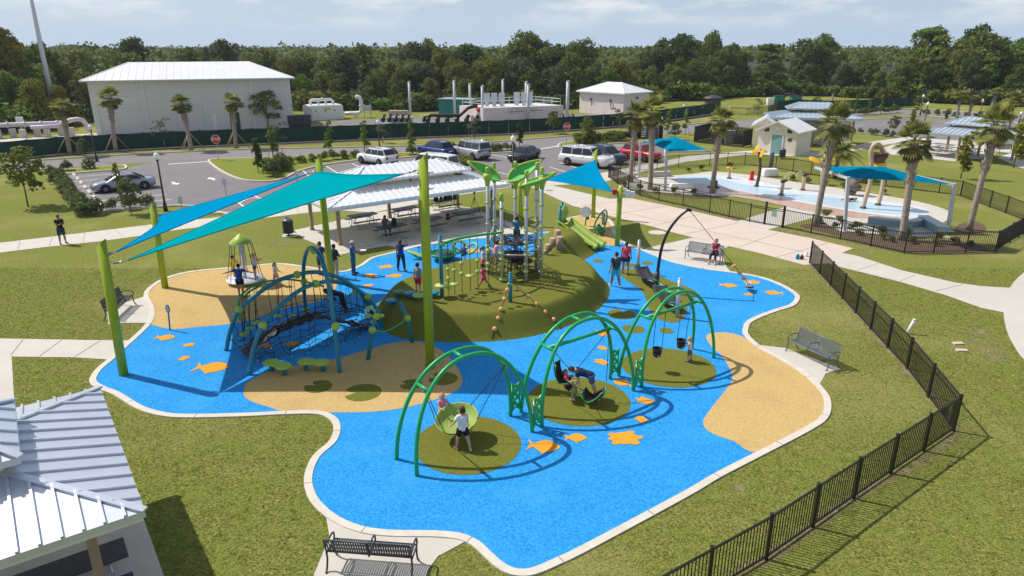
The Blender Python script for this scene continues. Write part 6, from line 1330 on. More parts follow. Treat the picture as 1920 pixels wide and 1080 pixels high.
# --- double slide, log steps and top panel
e1_ = G(1121, 471); g1 = A(1058, 432, G(1045, 452).y); g1.z = max(hz(g1.x, g1.y), .95); t = thing('double_slide', 'double lime slide running down the rear hump of the mound', 'slide', e1_); d = Vector((e1_.x - g1.x, e1_.y - g1.y, 0)); l = d.length; u = d.normalized(); n_ = Vector((-u.y, u.x, 0)); vs = []
cross = [(-.55, .2), (-.5, .22), (-.46, .06), (-.3, .0), (-.08, .06), (-.04, .18), (.04, .18), (.08, .06), (.3, 0), (.46, .06), (.5, .22), (.55, .2)]
ns_ = 16
for i in range(ns_ + 1):
    f = i / ns_; z = (g1.z + .14) if f < .06 else (g1.z - .08) * (1 - (f - .05) / .95) ** 1.12 + .20; c_ = g1 + d * f * 1.03
    for w_, hh in cross: vs.append(Vector((c_.x, c_.y, z)) + n_ * w_ * 1.05 + Vector((0, 0, hh)))
m_ = len(cross); b = MB(); b.add(vs, [(i * m_ + k, i * m_ + k + 1, (i + 1) * m_ + k + 1, (i + 1) * m_ + k) for i in range(ns_) for k in range(m_ - 1)], 0, True); o = b.build('slide_bed', M['slidelime'], t, world=True); sm = o.modifiers.new('s', 'SOLIDIFY'); sm.thickness = .045
for w_ in (-.55, 0, .55): MB().tube([vs[i * m_] + n_ * (w_ + .55) * 1.05 + Vector((0, 0, .02)) for i in range(ns_ + 1)], .04, 6).build('slide_edge', M['lime'], t, world=True)
MB().tube([e1_ - u * .25 + n_ * .3, e1_ - u * .25 + n_ * .3 + Vector((0, 0, .3))], .05, 8).tube([e1_ - u * .25 - n_ * .3, e1_ - u * .25 - n_ * .3 + Vector((0, 0, .3))], .05, 8).build('support', M['teal'], t, world=True)
pA, pB = g1 + Vector((-.3, -.2, 0)), g1 + Vector((-.1, 1.0, 0)); t = thing('slide_gate', 'lime panel between two teal posts at the top of the slide', 'panel', pA)
for q in (pA, pB): MB().tube([q + Vector((0, 0, -.6)), q + Vector((0, 0, 1.15))], .085, 12).ball(q + Vector((0, 0, 1.15)), .085, 10).build('post', M['teal'], t, world=True)
b = MB(); a_ = pA + Vector((.12, .1, 0)); c_ = pB + Vector((.2, -.1, 0)); b.slab([a_ + Vector((0, 0, .0)), c_ + Vector((0, 0, .0)), c_ + Vector((.25, 0, .6)), c_ + Vector((.0, 0, 1.1)), a_ + Vector((0, 0, .95))], (-.06, .02, 0)); b.build('panel', M['limepl'], t, world=True)
for i, (px, py, hh) in enumerate([(1045, 452, .62), (1049, 462, .55), (1036, 463, .5), (1027, 472, .42), (1020, 479, .3)]):
    p = GH(px, py); t = thing('log_step', ['tallest log step beside the top of the slide', 'right log step below the slide top', 'left log step below the tallest one', 'second lowest log step up to the slide', 'lowest log step up to the slide'][i], 'log step', p, 0, 'log steps up to the slide')
    MB().tube([(0, 0, -.2), (0, 0, hh)], [.2, .185], 14).build('log', M['wood'], t); MB().tube([(0, 0, hh), (0, 0, hh + .012)], .16, 14).build('cut_face', M['tan'], t)
# --- play instruments on the rear tan circle
p = G(1097, 424); t = thing('play_drum', 'pale round drum panel on a green post in the rear tan circle', 'play panel', p); MB().tube([(0, 0, 0), (.05, 0, .5), (.1, -.02, .75)], .045, 8).build('post', M['green'], t); MB().lathe([(.34, -.05), (.36, -.03), (.36, .03), (.34, .05)], (0, -.05, .98), 24, M=(Matrix.Rotation(R(75), 3, 'X') @ Matrix.Rotation(R(-20), 3, 'Y')), smooth=False).build('drum', M['lgrey'], t); MB().ball((.15, .0, .55), .12, 8).build('clamp', M['dgreen'], t)
p = G(1113, 428); t = thing('chime_arch', 'green leaning hoop holding grey chimes on the rear tan circle', 'play panel', p); q1 = G(1129, 433)
hp = spline([p, A(1118, 414, p.y), A(1126, 401, p.y), A(1134, 394, p.y), A(1138, 400, p.y - .1), A(1136, 418, p.y - .2), q1], 6, False); MB().tube(hp, .05, 10).build('hoop', M['green'], t, world=True)
b = MB()
for k in range(5): q = A(1129.5 + k * 1.3, 397 + k * .4, p.y + .05); b.tube([q, q + Vector((0, 0, -.85))], .022, 6)
b.build('chime', M['lgrey'], t, world=True)
p = G(1122, 442); t = thing('drum_tube', 'tilted deep green drum tubes in front of the chime hoop', 'play panel', p); q0 = A(1118, 424, p.y) - p; q1 = A(1131, 438, p.y - .1) - p; MB().tube([q0, q1], .16, 14).build('drum', M['dgreen'], t); MB().tube([q0 + Vector((.1, .25, .02)), q1 + Vector((.1, .25, .02))], .13, 12).build('drum', M['dgreen'], t); MB().tube([(-.1, 0, 0), (.05, 0, .3), (q0 + q1) / 2], .05, 8).tube([(.25, .1, 0), (.2, .1, .5)], .05, 8).build('stand', M['green'], t)
# --- turtle rocker behind the mound
p = G(832, 488); t = thing('rocker', 'green rocking disc with a rope dome and lime hoops behind the mound', 'rocker', p)
MB().lathe([(.2, .0), (.4, .1), (.66, .28), (.76, .40), (.72, .42), (.6, .34), (.2, .2)], n=28).build('rocking_bowl', M['dgreen'], t); MB().tube([(.75 * math.cos(2 * PI * k / 28), .75 * math.sin(2 * PI * k / 28), .42) for k in range(28)], .04, 8, closed=True).build('bowl_rim', M['green'], t)
b = MB()
for k in range(5): a = k * PI / 5; b.tube([(.7 * math.cos(a) * math.cos(th), .7 * math.sin(a) * math.cos(th), .42 + .62 * math.sin(th)) for th in np.linspace(0, PI, 13)], .016, 5)
b.tube([(.45 * math.cos(2 * PI * k / 20), .45 * math.sin(2 * PI * k / 20), .9) for k in range(20)], .014, 5, closed=True); b.build('rope_dome', M['teal'], t)
MB().lathe([(.02, .36), (.5, .38), (.5, .41), (.02, .42)], n=24).build('bowl_mat', M['dgrey'], t)
w0, w1, w2 = A(764, 468, p.y + .3) - p, A(801, 484, p.y - .1) - p, A(806, 479, p.y + .3) - p; b = MB(); b.slab([w0, w0 + Vector((.02, -.22, -.06)), w1 + Vector((0, -.05, 0)), w2], (0, 0, -.06)); b.build('wing_seat', M['palelime'], t, bevel=.02); MB().tube([w0 + Vector((.05, -.1, -.05)), (w0 + w1) / 2 + Vector((0, 0, -.22)), w1 + Vector((.2, 0, -.1))], .05, 8).build('wing_arm', M['green'], t)
for (px, py), tl in (((863, 461), 25), ((884, 466), -35)):
    cc = A(px, py, p.y + .15) - p; Rr = Matrix.Rotation(R(40), 3, 'X') @ Matrix.Rotation(R(tl), 3, 'Y'); MB().tube([cc + Rr @ Vector((.40 * math.cos(2 * PI * k / 24), .30 * math.sin(2 * PI * k / 24), 0)) for k in range(24)], .065, 8, closed=True).build('hoop_seat', M['limepl'], t)
MB().tube([Vector((.7, 0, .42)), A(855, 476, p.y) - p, A(868, 472, p.y) - p], .05, 8).build('arm', M['green'], t)
for px, py in ((785, 464), (791, 467), (848, 455), (853, 457)): q = A(px, py, p.y + .2) - p; MB().ball(q, .06, 8).tube([q, q + Vector((.02, 0, -.4))], .02, 5).build('handle', M['black'], t)
# --- bow pole with hanging bead rope
p = G(1229, 548); t = thing('bow_pole_swing', 'tall curved black pole with a swing rope and orange beads', 'swing', p); bow = [A(x, y, p.y) for x, y in [(1229, 548), (1231.5, 525), (1234, 503), (1241, 463.6), (1253.6, 433), (1269, 411.7), (1281, 400), (1292, 393)]]; bo = spline(bow, 5, False); nb_ = len(bo)
MB().tube(bo, [.085 - .035 * (k / nb_) for k in range(nb_)], 12).build('pole', M['black'], t, world=True); MB().tube([bo[-1] + Vector((-.1, 0, .03)), bo[-1] + Vector((.1, 0, -.06))], .07, 8).build('tip_cap', M['black'], t, world=True); MB().tube([bo[0], bo[9]], .105, 12).build('sleeve', M['black'], t, world=True)
MB().tube([bo[5] + Vector((0, 0, -.05)), bo[5] + Vector((0, 0, .05))], .13, 12).build('clamp', M['dgreen'], t, world=True)
se = G(1404, 545); se.z = .3; tipw = bo[-1]; MB().tube([tipw, se], .016, 5).build('rope', M['rope'], t, world=True)
for f in (.742, .83, .905): MB().ball(tipw.lerp(se, f), .12, 10).build('bead', M['peach'], t, world=True)
MB().ball(se, .17, 12, sc=(1, 1, .8)).build('seat_ball', M['white'], t, world=True); MB().lathe([(.05, -.16), (.2, -.12), (.21, -.08), (.05, -.06)], se, 14).build('seat_base', M['dgrey'], t, world=True)
# --- hammock belts between posts
pA, pB = G(1195, 513), G(1269, 596)
for q, hh, lab in ((pA, A(1197, 452, pA.y).z, 'silver post at the far end of the black belt bridges'), (pB, A(1273, 524, pB.y).z, 'silver post at the near end of the black belt bridges')):
    t = thing('silver_post', lab, 'post', q, 0, 'silver belt bridge posts'); MB().tube([(0, 0, 0), (0, 0, hh)], .082, 12).ball((0, 0, hh), .082, 10).build('post', M['silver'], t); MB().tube([(0, 0, .42), (0, 0, .52)], .13, 12).build('clamp', M['dgreen'], t)
for a_, c_, lab in ((pA, p, 'far black belt bridge slung from the silver post to the bow pole'), (p, pB, 'near black belt bridge slung from the bow pole to the silver post')):
    t = thing('belt_bridge', lab, 'hammock', a_, 0, 'black belt bridges'); d = c_ - a_; d.z = 0; u = d.normalized(); n_ = Vector((-u.y, u.x, 0)); vs = []
    for i in range(11):
        f = .16 + .68 * i / 10
        for k in range(5): w_ = (k / 4 - .5) * .74; vs.append(d * f + n_ * w_ + Vector((0, 0, .46 - .24 * math.sin(PI * i / 10) + .10 * (w_ / .37) ** 2)))
    b = MB(); b.add(vs, [(i * 5 + k, i * 5 + k + 1, (i + 1) * 5 + k + 1, (i + 1) * 5 + k) for i in range(10) for k in range(4)], 0, True); o = b.build('belt', M['belt'], t); sm = o.modifiers.new('s', 'SOLIDIFY'); sm.thickness = .03
    for f, e0 in ((.16, 0), (.84, 10)): MB().box(d * f + Vector((0, 0, .49)), (.10, .5, .06), rz=math.atan2(u.y, u.x)).build('end_plate', M['teal'], t)
    for f, f2 in ((.16, .02), (.84, .98)):
        for w_ in (-.3, .3): MB().tube([d * f + n_ * w_ + Vector((0, 0, .48)), d * f2 + Vector((0, 0, .5))], .016, 5).build('cable', M['steel'], t)

# ================================================================ PEOPLE
SKIN = {'fair': mat('fair_skin', (.58, .34, .24), .55, var=.05, scale=20), 'tan': mat('tanned_skin', (.40, .22, .14), .55, var=.05, scale=20), 'dark': mat('brown_skin', (.13, .07, .045), .5, var=.05, scale=20)}
HAIR = {'brown': mat('brown_hair', (.07, .038, .02), .6, var=.25, scale=30), 'black': mat('black_hair', (.012, .010, .009), .5, var=.2, scale=30), 'blond': mat('blond_hair', (.45, .29, .12), .6, var=.2, scale=30), 'white': mat('white_hair', (.62, .60, .57), .7, var=.1, scale=30)}
EYE = mat('eye', (.02, .015, .012), .2); LIP = mat('lips', (.35, .10, .09), .5)
CL = {}
def cloth(c):
    k = tuple(c)
    if k not in CL: CL[k] = mat('cloth', c, .85, var=.12, scale=14, bump=.2, bscale=40)
    return CL[k]
def blob(b, name, m, par, vox, sm=3, fac=.5):
    o = b.build(name, m, par); r = o.modifiers.new('r', 'REMESH'); r.mode = 'VOXEL'; r.voxel_size = vox; r.use_smooth_shade = True
    if sm: s = o.modifiers.new('s', 'SMOOTH'); s.iterations = sm; s.factor = fac
    return o
def person(label, loc, face, h, legs=((0, 0, 3), (0, 0, 3)), arms=((5, 8, 12), (5, 8, 12)), lean=0, side=0, top=(.5, .5, .5), bottom=(.1, .1, .1), skin='fair', hair='brown', hs='short', sleeve=.5, leg=.75, shoe=(.05, .05, .05), kid=0., dress=None, head=(0, 0), plump=1., lift=0, lie=None, belt=None, glasses=False, holds=None, group=None, sit=False):
    t = thing('person', label, 'person', loc, R(face - 90), group); k = kid; g = h
    hip = (.52 - .05 * k) * g; knee = (.275 - .03 * k) * g; ank = .045 * g; sh = (.815 - .055 * k) * g; nk = (.855 - .06 * k) * g; hr = (.066 + .026 * k) * g; sw_ = (.105 - .008 * k) * g * plump; hw = .056 * g
    up = Matrix.Rotation(R(-lean), 3, 'X') @ Matrix.Rotation(R(side), 3, 'Y'); P = Vector((0, 0, hip))
    def T(x, y, z): return P + up @ Vector((x, y, z - hip))
    r = g * (1 + .12 * k); J = {}
    for i, sg in enumerate((-1, 1)):
        a, kn, ab = legs[i]; hp = P + Vector((sg * hw, 0, -.01 * g)); th = Vector((sg * math.sin(R(ab)), math.sin(R(a)) * math.cos(R(ab)), -math.cos(R(a)) * math.cos(R(ab)))); K = hp + th * (hip - knee)
        b2 = a - kn; shn = Vector((sg * math.sin(R(ab)) * .6, math.sin(R(b2)), -math.cos(R(b2)))).normalized(); An = K + shn * (knee - ank); fd = Vector((sg * .2, 1, -.05 if kn < 40 else -.15)).normalized(); J['leg', i] = (hp, K, An, fd)
        a, ab, el = arms[i][:3]; inn = arms[i][3] if len(arms[i]) > 3 else 0; S = T(sg * sw_ * .98, 0, sh - .012 * g); ua = up @ Vector((sg * math.sin(R(ab)), math.sin(R(a)) * math.cos(R(ab)), -math.cos(R(a)) * math.cos(R(ab)))); E_ = S + ua * .165 * g
        fa = up @ Vector((sg * math.sin(R(ab - inn)), math.sin(R(a + el)) * math.cos(R(ab)), -math.cos(R(a + el)) * math.cos(R(ab)))).normalized(); W_ = E_ + fa * .145 * g; J['arm', i] = (S, E_, W_, fa)
    low = min(J['leg', i][2].z for i in (0, 1)) - ank; dz = Vector((0, 0, -low + lift)); P = P + dz
    for key, v in list(J.items()): J[key] = (v[0] + dz, v[1] + dz, v[2] + dz, v[3])
    b = MB(); X = up @ Vector((1, 0, 0)); pl_ = plump
    tor = [(hip - .03, .075, .058), (hip + .02, .088, .062), (hip + .10, .078, .054), (hip + .18, .088, .062), (sh - .05 * g - 0, .098, .062), (sh, .082, .048), (nk - .005 * g, .038, .036)]
    zs = [hip - .035 * g, hip + .02 * g, hip + (sh - hip) * .35, hip + (sh - hip) * .62, sh - .045 * g, sh + .004 * g, nk - .005 * g]; rs = [(.078, .06), (.090, .066), (.078, .056), (.090, .064), (.098, .063), (.078, .048), (.036, .036)]
    cen = [T(0, 0, z) for z in zs]; rad = [(a * g * pl_ * (1 + .05 * k), c_ * g * pl_ * (1 + .12 * k)) for a, c_ in rs]; b.tube(cen, rad, 14, up=X)
    hc = T(0, .012 * g, nk + hr * 1.02); Hm = up @ Matrix.Rotation(R(head[0]), 3, 'Z') @ Matrix.Rotation(R(-head[1]), 3, 'X'); hc2 = hc + Hm @ Vector((0, 0, 0))
    b.tube([T(0, 0, sh), T(0, .006 * g, nk + hr * .4)], .036 * g, 10); b.ball(hc2, hr, 14, sc=(.77, .92, 1.08), M=Hm); b.ball(hc2 + Hm @ Vector((0, .25 * hr, -.55 * hr)), hr * .58, 10, sc=(.9, .9, .8), M=Hm)
    b.ball(hc2 + Hm @ Vector((0, .93 * hr, -.12 * hr)), hr * .15, 8, sc=(.9, 1.2, 1.5), M=Hm)
    for sg in (-1, 1): b.ball(hc2 + Hm @ Vector((sg * .78 * hr, -.02 * hr, -.05 * hr)), hr * .2, 8, sc=(.5, .9, 1.4), M=Hm)
    for i, sg in enumerate((-1, 1)):
        hp, K, An, fd = J['leg', i]; b.tube([hp + Vector((0, 0, .03 * g)), hp.lerp(K, .3), K, K.lerp(An, .32), An], [x * r * pl_ for x in (.058, .054, .036, .037, .022)], 10); b.tube([An + Vector((0, 0, .005)), An - Vector((0, 0, ank * .55)) + fd * .06 * g, An - Vector((0, 0, ank * .7)) + fd * .11 * g], [.024 * r, .022 * r, .014 * r], 8)
        S, E_, W_, fa = J['arm', i]; b.tube([S.lerp(T(0, 0, sh), .25), S, S.lerp(E_, .45), E_, E_.lerp(W_, .3), W_], [x * r * (1 + (pl_ - 1) * .5) for x in (.034, .031, .028, .022, .023, .0155)], 10)
        # hand: palm, four fingers of different length, thumb from its side
        sdv = fa.cross(Vector((0, 0, 1))); sdv = sdv.normalized() if sdv.length > .2 else Vector((1, 0, 0)); cur = fa.cross(sdv).normalized(); pm = W_ + fa * .048 * g; b.tube([W_, pm, W_ + fa * .062 * g], [(.016 * g, .011 * g), (.023 * g, .011 * g), (.02 * g, .01 * g)], 8, up=sdv)
        for q, (o_, ln) in enumerate(((-.017, .034), (-.006, .041), (.006, .043), (.017, .037))): f0 = W_ + fa * .058 * g + sdv * o_ * g; f1 = f0 + fa * ln * .55 * g + cur * .006 * g * (1 + .3 * q); b.tube([f0, f1, f1 + (fa * .7 + cur * .5) * ln * .5 * g], [.0062 * g, .0058 * g, .0048 * g], 6)
        t0 = W_ + fa * .022 * g - sdv * .018 * g; b.tube([t0, t0 + (fa * .7 - sdv * .7) * .026 * g, t0 + (fa * .95 - sdv * .5) * .044 * g], [.0078 * g, .007 * g, .0055 * g], 6)
    vox = max(.0085, .0072 * g); blob(b, 'body', SKIN[skin], t, vox)
    for sg in (-1, 1): MB().ball(hc2 + Hm @ Vector((sg * .32 * hr, .80 * hr, .05 * hr)), hr * (.1 if not glasses else .24), 8, sc=(1.2, .5, .8), M=Hm).build('eye' if not glasses else 'sunglasses', EYE, t)
    MB().ball(hc2 + Hm @ Vector((0, .80 * hr, -.52 * hr)), hr * .16, 8, sc=(1.5, .5, .45), M=Hm).build('mouth', LIP, t)
    # hair
    if hs:
        b = MB(); b.ball(hc2 + Hm @ Vector((0, -.10 * hr, .14 * hr)), hr * 1.03, 14, sc=(.84, .96, 1.06), M=Hm)
        for v in range(len(b.v)):
            q = Hm.transposed() @ (Vector(b.v[v]) - hc2)
            if q.y > .25 * hr and q.z < .45 * hr: q.y = min(q.y, .45 * hr); b.v[v] = tuple(hc2 + Hm @ Vector((q.x * .9, q.y * .6, max(q.z, -.1 * hr) * .8 + .25 * hr)))
            elif q.z < -.35 * hr: b.v[v] = tuple(hc2 + Hm @ Vector((q.x * .8, q.y * .8, -.4 * hr)))
        if hs == 'long': b.tube([hc2 + Hm @ Vector((0, -.45 * hr, .3 * hr)), hc2 + Hm @ Vector((0, -.8 * hr, -.7 * hr)), T(0, -.075 * g, sh - .03 * g), T(0, -.085 * g, sh - .12 * g)], [(hr * .75, hr * .5), (hr * .85, hr * .42), (hr * .9, hr * .32), (hr * .5, hr * .16)], 10, up=X)
        if hs == 'pony': b.tube([hc2 + Hm @ Vector((0, -.8 * hr, .35 * hr)), hc2 + Hm @ Vector((0, -1.35 * hr, .1 * hr)), hc2 + Hm @ Vector((0, -1.4 * hr, -.9 * hr)), hc2 + Hm @ Vector((.05 * hr, -1.2 * hr, -1.6 * hr))], [hr * .25, hr * .36, hr * .3, hr * .08], 8)
        if hs == 'bob': b.tube([hc2 + Hm @ Vector((0, -.3 * hr, .3 * hr)), hc2 + Hm @ Vector((0, -.45 * hr, -.5 * hr)), hc2 + Hm @ Vector((0, -.45 * hr, -.85 * hr))], [(hr * .85, hr * .55), (hr * .92, hr * .5), (hr * .75, hr * .35)], 10, up=X)
        blob(b, 'hair', HAIR[hair], t, vox * 1.15, 2)
    e = .009 * g
    # shirt
    b = MB(); n_ = 6 if not dress else 6; z0 = 0 if not dress else 0
    b.tube([cen[0] if not dress else cen[0]] + cen[1:5] + [T(0, 0, sh + .012 * g)], [(x + e * 1.3, y + e * 1.5) for x, y in [rad[0]] + rad[1:5]] + [(.055 * g + e, .045 * g + e)], 14, up=X)
    for i in (0, 1):
        S, E_, W_, fa = J['arm', i]
        if sleeve > 0: q = S.lerp(E_, sleeve) if sleeve <= 1 else E_.lerp(W_, sleeve - 1); pts = [S.lerp(T(0, 0, sh), .4), S, q] if sleeve <= 1 else [S.lerp(T(0, 0, sh), .4), S, E_, q]; b.tube(pts, [.040 * r + e, .036 * r + e, .033 * r + e] if sleeve <= 1 else [.04 * r + e, .036 * r + e, .028 * r + e, .024 * r + e], 10)
    blob(b, 'shirt' if not dress else 'dress_top', cloth(top), t, vox * 1.2, 3)
    b = MB()
    if dress:
        zz = hip - dress * g; b.tube([T(0, 0, hip + (sh - hip) * .35), T(0, 0, hip), P + Vector((0, 0, -dress * g * .6)) , P + Vector((0, 0, -dress * g))], [(.085 * g, .065 * g), (.10 * g, .08 * g), (.125 * g, .11 * g), (.14 * g, .125 * g)], 16, up=X); blob(b, 'skirt', cloth(bottom), t, vox * 1.2, 2)
    else:
        b.tube([T(0, 0, hip + .045 * g), cen[1], cen[0], P + Vector((0, 0, -.05 * g))], [(rad[1][0] + e * .6, rad[1][1] + e * .6), (rad[1][0] + e * .8, rad[1][1] + e), (rad[0][0] + e * 1.6, rad[0][1] + e * 1.6), (.07 * g, .055 * g)], 14, up=X)
        for i in (0, 1):
            hp, K, An, fd = J['leg', i]; lo = e if leg <= 1 else e * .7; pts = [hp + Vector((0, 0, .03 * g)), hp.lerp(K, .35), hp.lerp(K, min(leg, 1))]; rr = [.060 * r * pl_ + lo, .056 * r * pl_ + lo, (.048 if leg < .9 else .040) * r * pl_ + lo]
            if leg > 1: pts += [K.lerp(An, .35), K.lerp(An, leg - 1)]; rr += [.038 * r * pl_ + lo, .029 * r * pl_ + lo]
            b.tube(pts, rr, 10)
        blob(b, 'trousers' if leg > 1.3 else 'shorts', cloth(bottom), t, vox * 1.2, 3)
    for i in (0, 1):
        hp, K, An, fd = J['leg', i]; b = MB(); f2 = Vector((fd.x, fd.y, 0)).normalized(); q = An - Vector((0, 0, ank * .62)); b.tube([q - f2 * .035 * g, q + f2 * .02 * g, q + f2 * .075 * g, q + f2 * .118 * g], [(.020 * r, .018 * r), (.027 * r, .026 * r), (.028 * r, .02 * r), (.018 * r, .012 * r)], 10, up=Vector((-f2.y, f2.x, 0))); blob(b, 'shoe', cloth(shoe), t, vox, 1)
    if holds == 'phone': S, E_, W_, fa = J['arm', 1]; MB().box(W_ + fa * .08 * g + Vector((-.05, 0, .01)), (.16, .02, .09)).build('phone', M['black'], t)
    if holds == 'papers': S, E_, W_, fa = J['arm', 1]; MB().box(W_ + fa * .09 * g + Vector((-.08, .03, .02)), (.24, .3, .03)).build('papers', M['white'], t)
    if holds == 'bow': MB().ball(hc2 + Hm @ Vector((-.35 * hr, -.1 * hr, 1.1 * hr)), hr * .3, 8).ball(hc2 + Hm @ Vector((.1 * hr, -.1 * hr, 1.15 * hr)), hr * .3, 8).build('hair_bow', cloth((.75, .15, .35)), t)
    if lie is not None: t.rotation_euler = (R(lie[0]), R(lie[1]), R(lie[2]))
    return t
def flr(px, py, dz=FZ): q = G(px, py, dz); return q
STAND = ((2, 3, 4), (-2, 2, 4))
WHT = (.72, .72, .72); NAVY = (.012, .022, .075); ROYAL = (.010, .055, .30); DEN = (.06, .12, .25); BLK = (.012, .012, .014); PINK = (.78, .13, .26); GREY = (.30, .33, .35)
person('man in black tee and navy shorts standing on the left path looking at his phone', flr(119, 457, .02), -35, 1.78, STAND, ((18, 4, 95, 30), (18, 4, 95, 30)), top=BLK, bottom=(.03, .05, .11), skin='tan', shoe=BLK, leg=.85, head=(0, 28), holds='phone')
person('child in white tee and black shorts pushing the nearest dish swing', G(868, 842, FZ), 118, 1.37, ((14, 12, 10), (-20, 2, 8)), ((18, 28, 20), (30, 20, 12)), lean=12, side=6, top=WHT, bottom=BLK, hair='brown', hs='bob', leg=.62, shoe=(.75, .55, .62), kid=.55, sleeve=.55)
person('small girl in a pink dress standing behind the dish swing', G(831, 800, FZ), -62, 1.17, STAND, ((20, 35, 40), (35, 10, 70, 20)), top=(.80, .22, .40), bottom=(.80, .22, .40), dress=.17, hair='blond', hs='bob', kid=.9, shoe=WHT, holds='bow', sleeve=.35)
person('girl in red-pink top sitting in the left seat of the face-to-face swing', A(1062, 738, fc.y + .12) - Vector((0, 0, .12)), -15, 1.22, ((75, 60, 8), (70, 85, 12)), ((60, 10, 60, 20), (50, 12, 60)), lean=-8, top=(.78, .06, .12), bottom=(.02, .025, .06), hair='brown', hs='long', kid=.6, shoe=WHT, sleeve=.3, leg=.6)
person('woman in navy tee and denim shorts bending over the face-to-face swing', G(1106, 746, FZ), 172, 1.66, ((-18, 6, 5), (-12, 8, 5)), ((55, 10, 20), (60, 10, 25)), lean=74, top=NAVY, bottom=DEN, hair='brown', hs='bob', skin='fair', leg=.55, shoe=WHT, sleeve=.5, head=(0, -25))
person('toddler in white tee pushing the right bucket swing', flr(1292, 677), 160, .98, ((8, 5, 5), (-10, 2, 5)), ((62, 5, 20), (62, 5, 20)), lean=5, top=WHT, bottom=(.12, .15, .20), hair='blond', kid=1.0, shoe=(.03, .09, .25), leg=.85)
person('stocky man in dark teal tee and aqua shorts walking by the mound', flr(1153, 537), 105, 1.77, ((12, 4, 4), (-14, 8, 4)), ((-8, 10, 10), (10, 8, 25)), top=(.035, .075, .10), bottom=(.10, .48, .56), hair='black', plump=1.18, shoe=(.6, .6, .62), leg=.92, skin='tan', head=(40, 0))
person('woman in a coral tank top and navy shorts walking near the slide', flr(1172, 513), 80, 1.72, ((10, 3, 3), (-12, 8, 3)), ((-6, 8, 10), (8, 8, 15)), top=(.80, .08, .13), bottom=(.02, .03, .10), hair='black', hs='pony', plump=1.1, sleeve=.1, leg=.55, skin='tan', shoe=(.1, .08, .08))
person('woman with long dark hair in blue tee shading her eyes by the shelter', flr(753, 508), 75, 1.70, ((0, 2, 9), (0, 2, 9)), ((0, 8, 10), (95, 40, 115, 60)), top=ROYAL, bottom=(.012, .03, .05), hair='brown', hs='long', leg=1.9, skin='tan', shoe=(.08, .35, .2))
person('white-haired man in blue polo and jeans reading papers', flr(664, 514), 5, 1.80, STAND, ((20, 4, 80, 15), (25, 6, 75, 20)), top=(.02, .10, .32), bottom=(.04, .11, .24), hair='white', leg=1.93, skin='tan', head=(0, 24), holds='papers', shoe=BLK)
person('man in charcoal shirt and khaki trousers standing beside the lime pole', flr(630, 520), 60, 1.76, STAND, ((8, 8, 20), (12, 8, 60, 30)), top=(.035, .04, .048), bottom=(.50, .40, .29), hair='black', leg=1.93, skin='dark', shoe=(.06, .04, .03), sleeve=.9)
person('man in royal blue polo half hidden behind the lime pole', flr(604, 516), 70, 1.80, STAND, ((8, 8, 15), (25, 8, 60, 25)), top=ROYAL, bottom=(.03, .04, .09), hair='brown', leg=.9, skin='tan')
person('woman in blue tee and black shorts with arms spread pushing the roundabout', flr(453, 556), 95, 1.62, ((18, 10, 5), (-15, 8, 5)), ((10, 75, 5), (25, 70, 5)), lean=8, top=(.010, .07, .36), bottom=BLK, hair='black', hs='short', leg=.55, skin='tan')
c = G(461, 530)
person('child in yellow top standing on the left of the roundabout', c + Vector((-.62, .25, .24)), 30, 1.12, STAND, ((50, 20, 50), (60, 20, 40)), top=(.80, .50, .02), bottom=(.5, .32, .02), skin='tan', hair='black', kid=.8)
person('girl in white and lilac tee and denim shorts riding the roundabout', c + Vector((.52, .05, .24)), 20, 1.28, STAND, ((60, 15, 60), (70, 10, 50)), top=(.60, .55, .66), bottom=DEN, hair='blond', hs='pony', kid=.6, leg=.5, shoe=GREY)
person('girl in white tee and pink skirt walking across the tan floor', flr(519, 534), -20, 1.18, ((18, 4, 3), (-14, 10, 3)), ((15, 10, 50), (20, 8, 45)), top=(.62, .68, .70), bottom=(.72, .28, .48), dress=.14, hair='brown', hs='long', kid=.75, shoe=WHT, sleeve=.5)
person('boy in grey tee and red shorts balancing on a stepping pod', Vector((PODP.x, PODP.y, hz(PODP.x, PODP.y) + .37)), 60, 1.32, STAND, ((0, 14, 15), (0, 14, 15)), top=(.22, .27, .30), bottom=(.55, .02, .05), hair='black', kid=.5, skin='fair', leg=.9)
person('girl in white tank top and pink shorts holding a tower post', GH(904, 512) + Vector((.05, .25, 0)), 5, 1.25, STAND, ((85, 10, 20), (70, 10, 30)), top=WHT, bottom=(.78, .10, .30), hair='brown', hs='pony', kid=.6, sleeve=.1, leg=.5)
person('girl in a magenta playsuit striding left across the mound', GH(907, 540), 185, 1.22, ((32, 4, 4), (-28, 14, 4)), ((62, 18, 30), (45, 10, 45)), top=(.62, .04, .16), bottom=(.62, .04, .16), hair='black', hs='pony', kid=.6, skin='tan', sleeve=.15, leg=.55, lean=6)
q = A(928, 497, TP[2][0].y + .45); person('girl in pink tee and grey leggings climbing the left of the tower', Vector((q.x, q.y, q.z)), 5, 1.22, ((20, 30, 6), (70, 95, 8)), ((70, 12, 40), (95, 10, 30)), lean=14, top=(.78, .30, .42), bottom=(.38, .38, .42), hair='black', hs='bob', kid=.6, leg=1.85, shoe=BLK, skin='tan')
q = A(969, 457, CEN.y - .3); person('boy in blue tee standing on the tower net deck', Vector((q.x, q.y, q.z)), 95, 1.30, ((15, 20, 4), (0, 5, 4)), ((40, 15, 40), (20, 15, 30)), lean=6, top=(.02, .14, .30), bottom=(.05, .07, .11), hair='black', kid=.5, skin='tan', leg=.9)
q = A(871, 489, p.y * 0 + G(832, 492).y + .1); person('small child in blue on the lime hoop of the rocker', Vector((q.x, q.y, q.z)), -110, 1.02, ((55, 60, 10), (45, 40, 10)), ((60, 35, 30), (60, 35, 30)), top=(.03, .09, .35), bottom=(.02, .03, .10), hair='black', kid=.9, skin='tan')
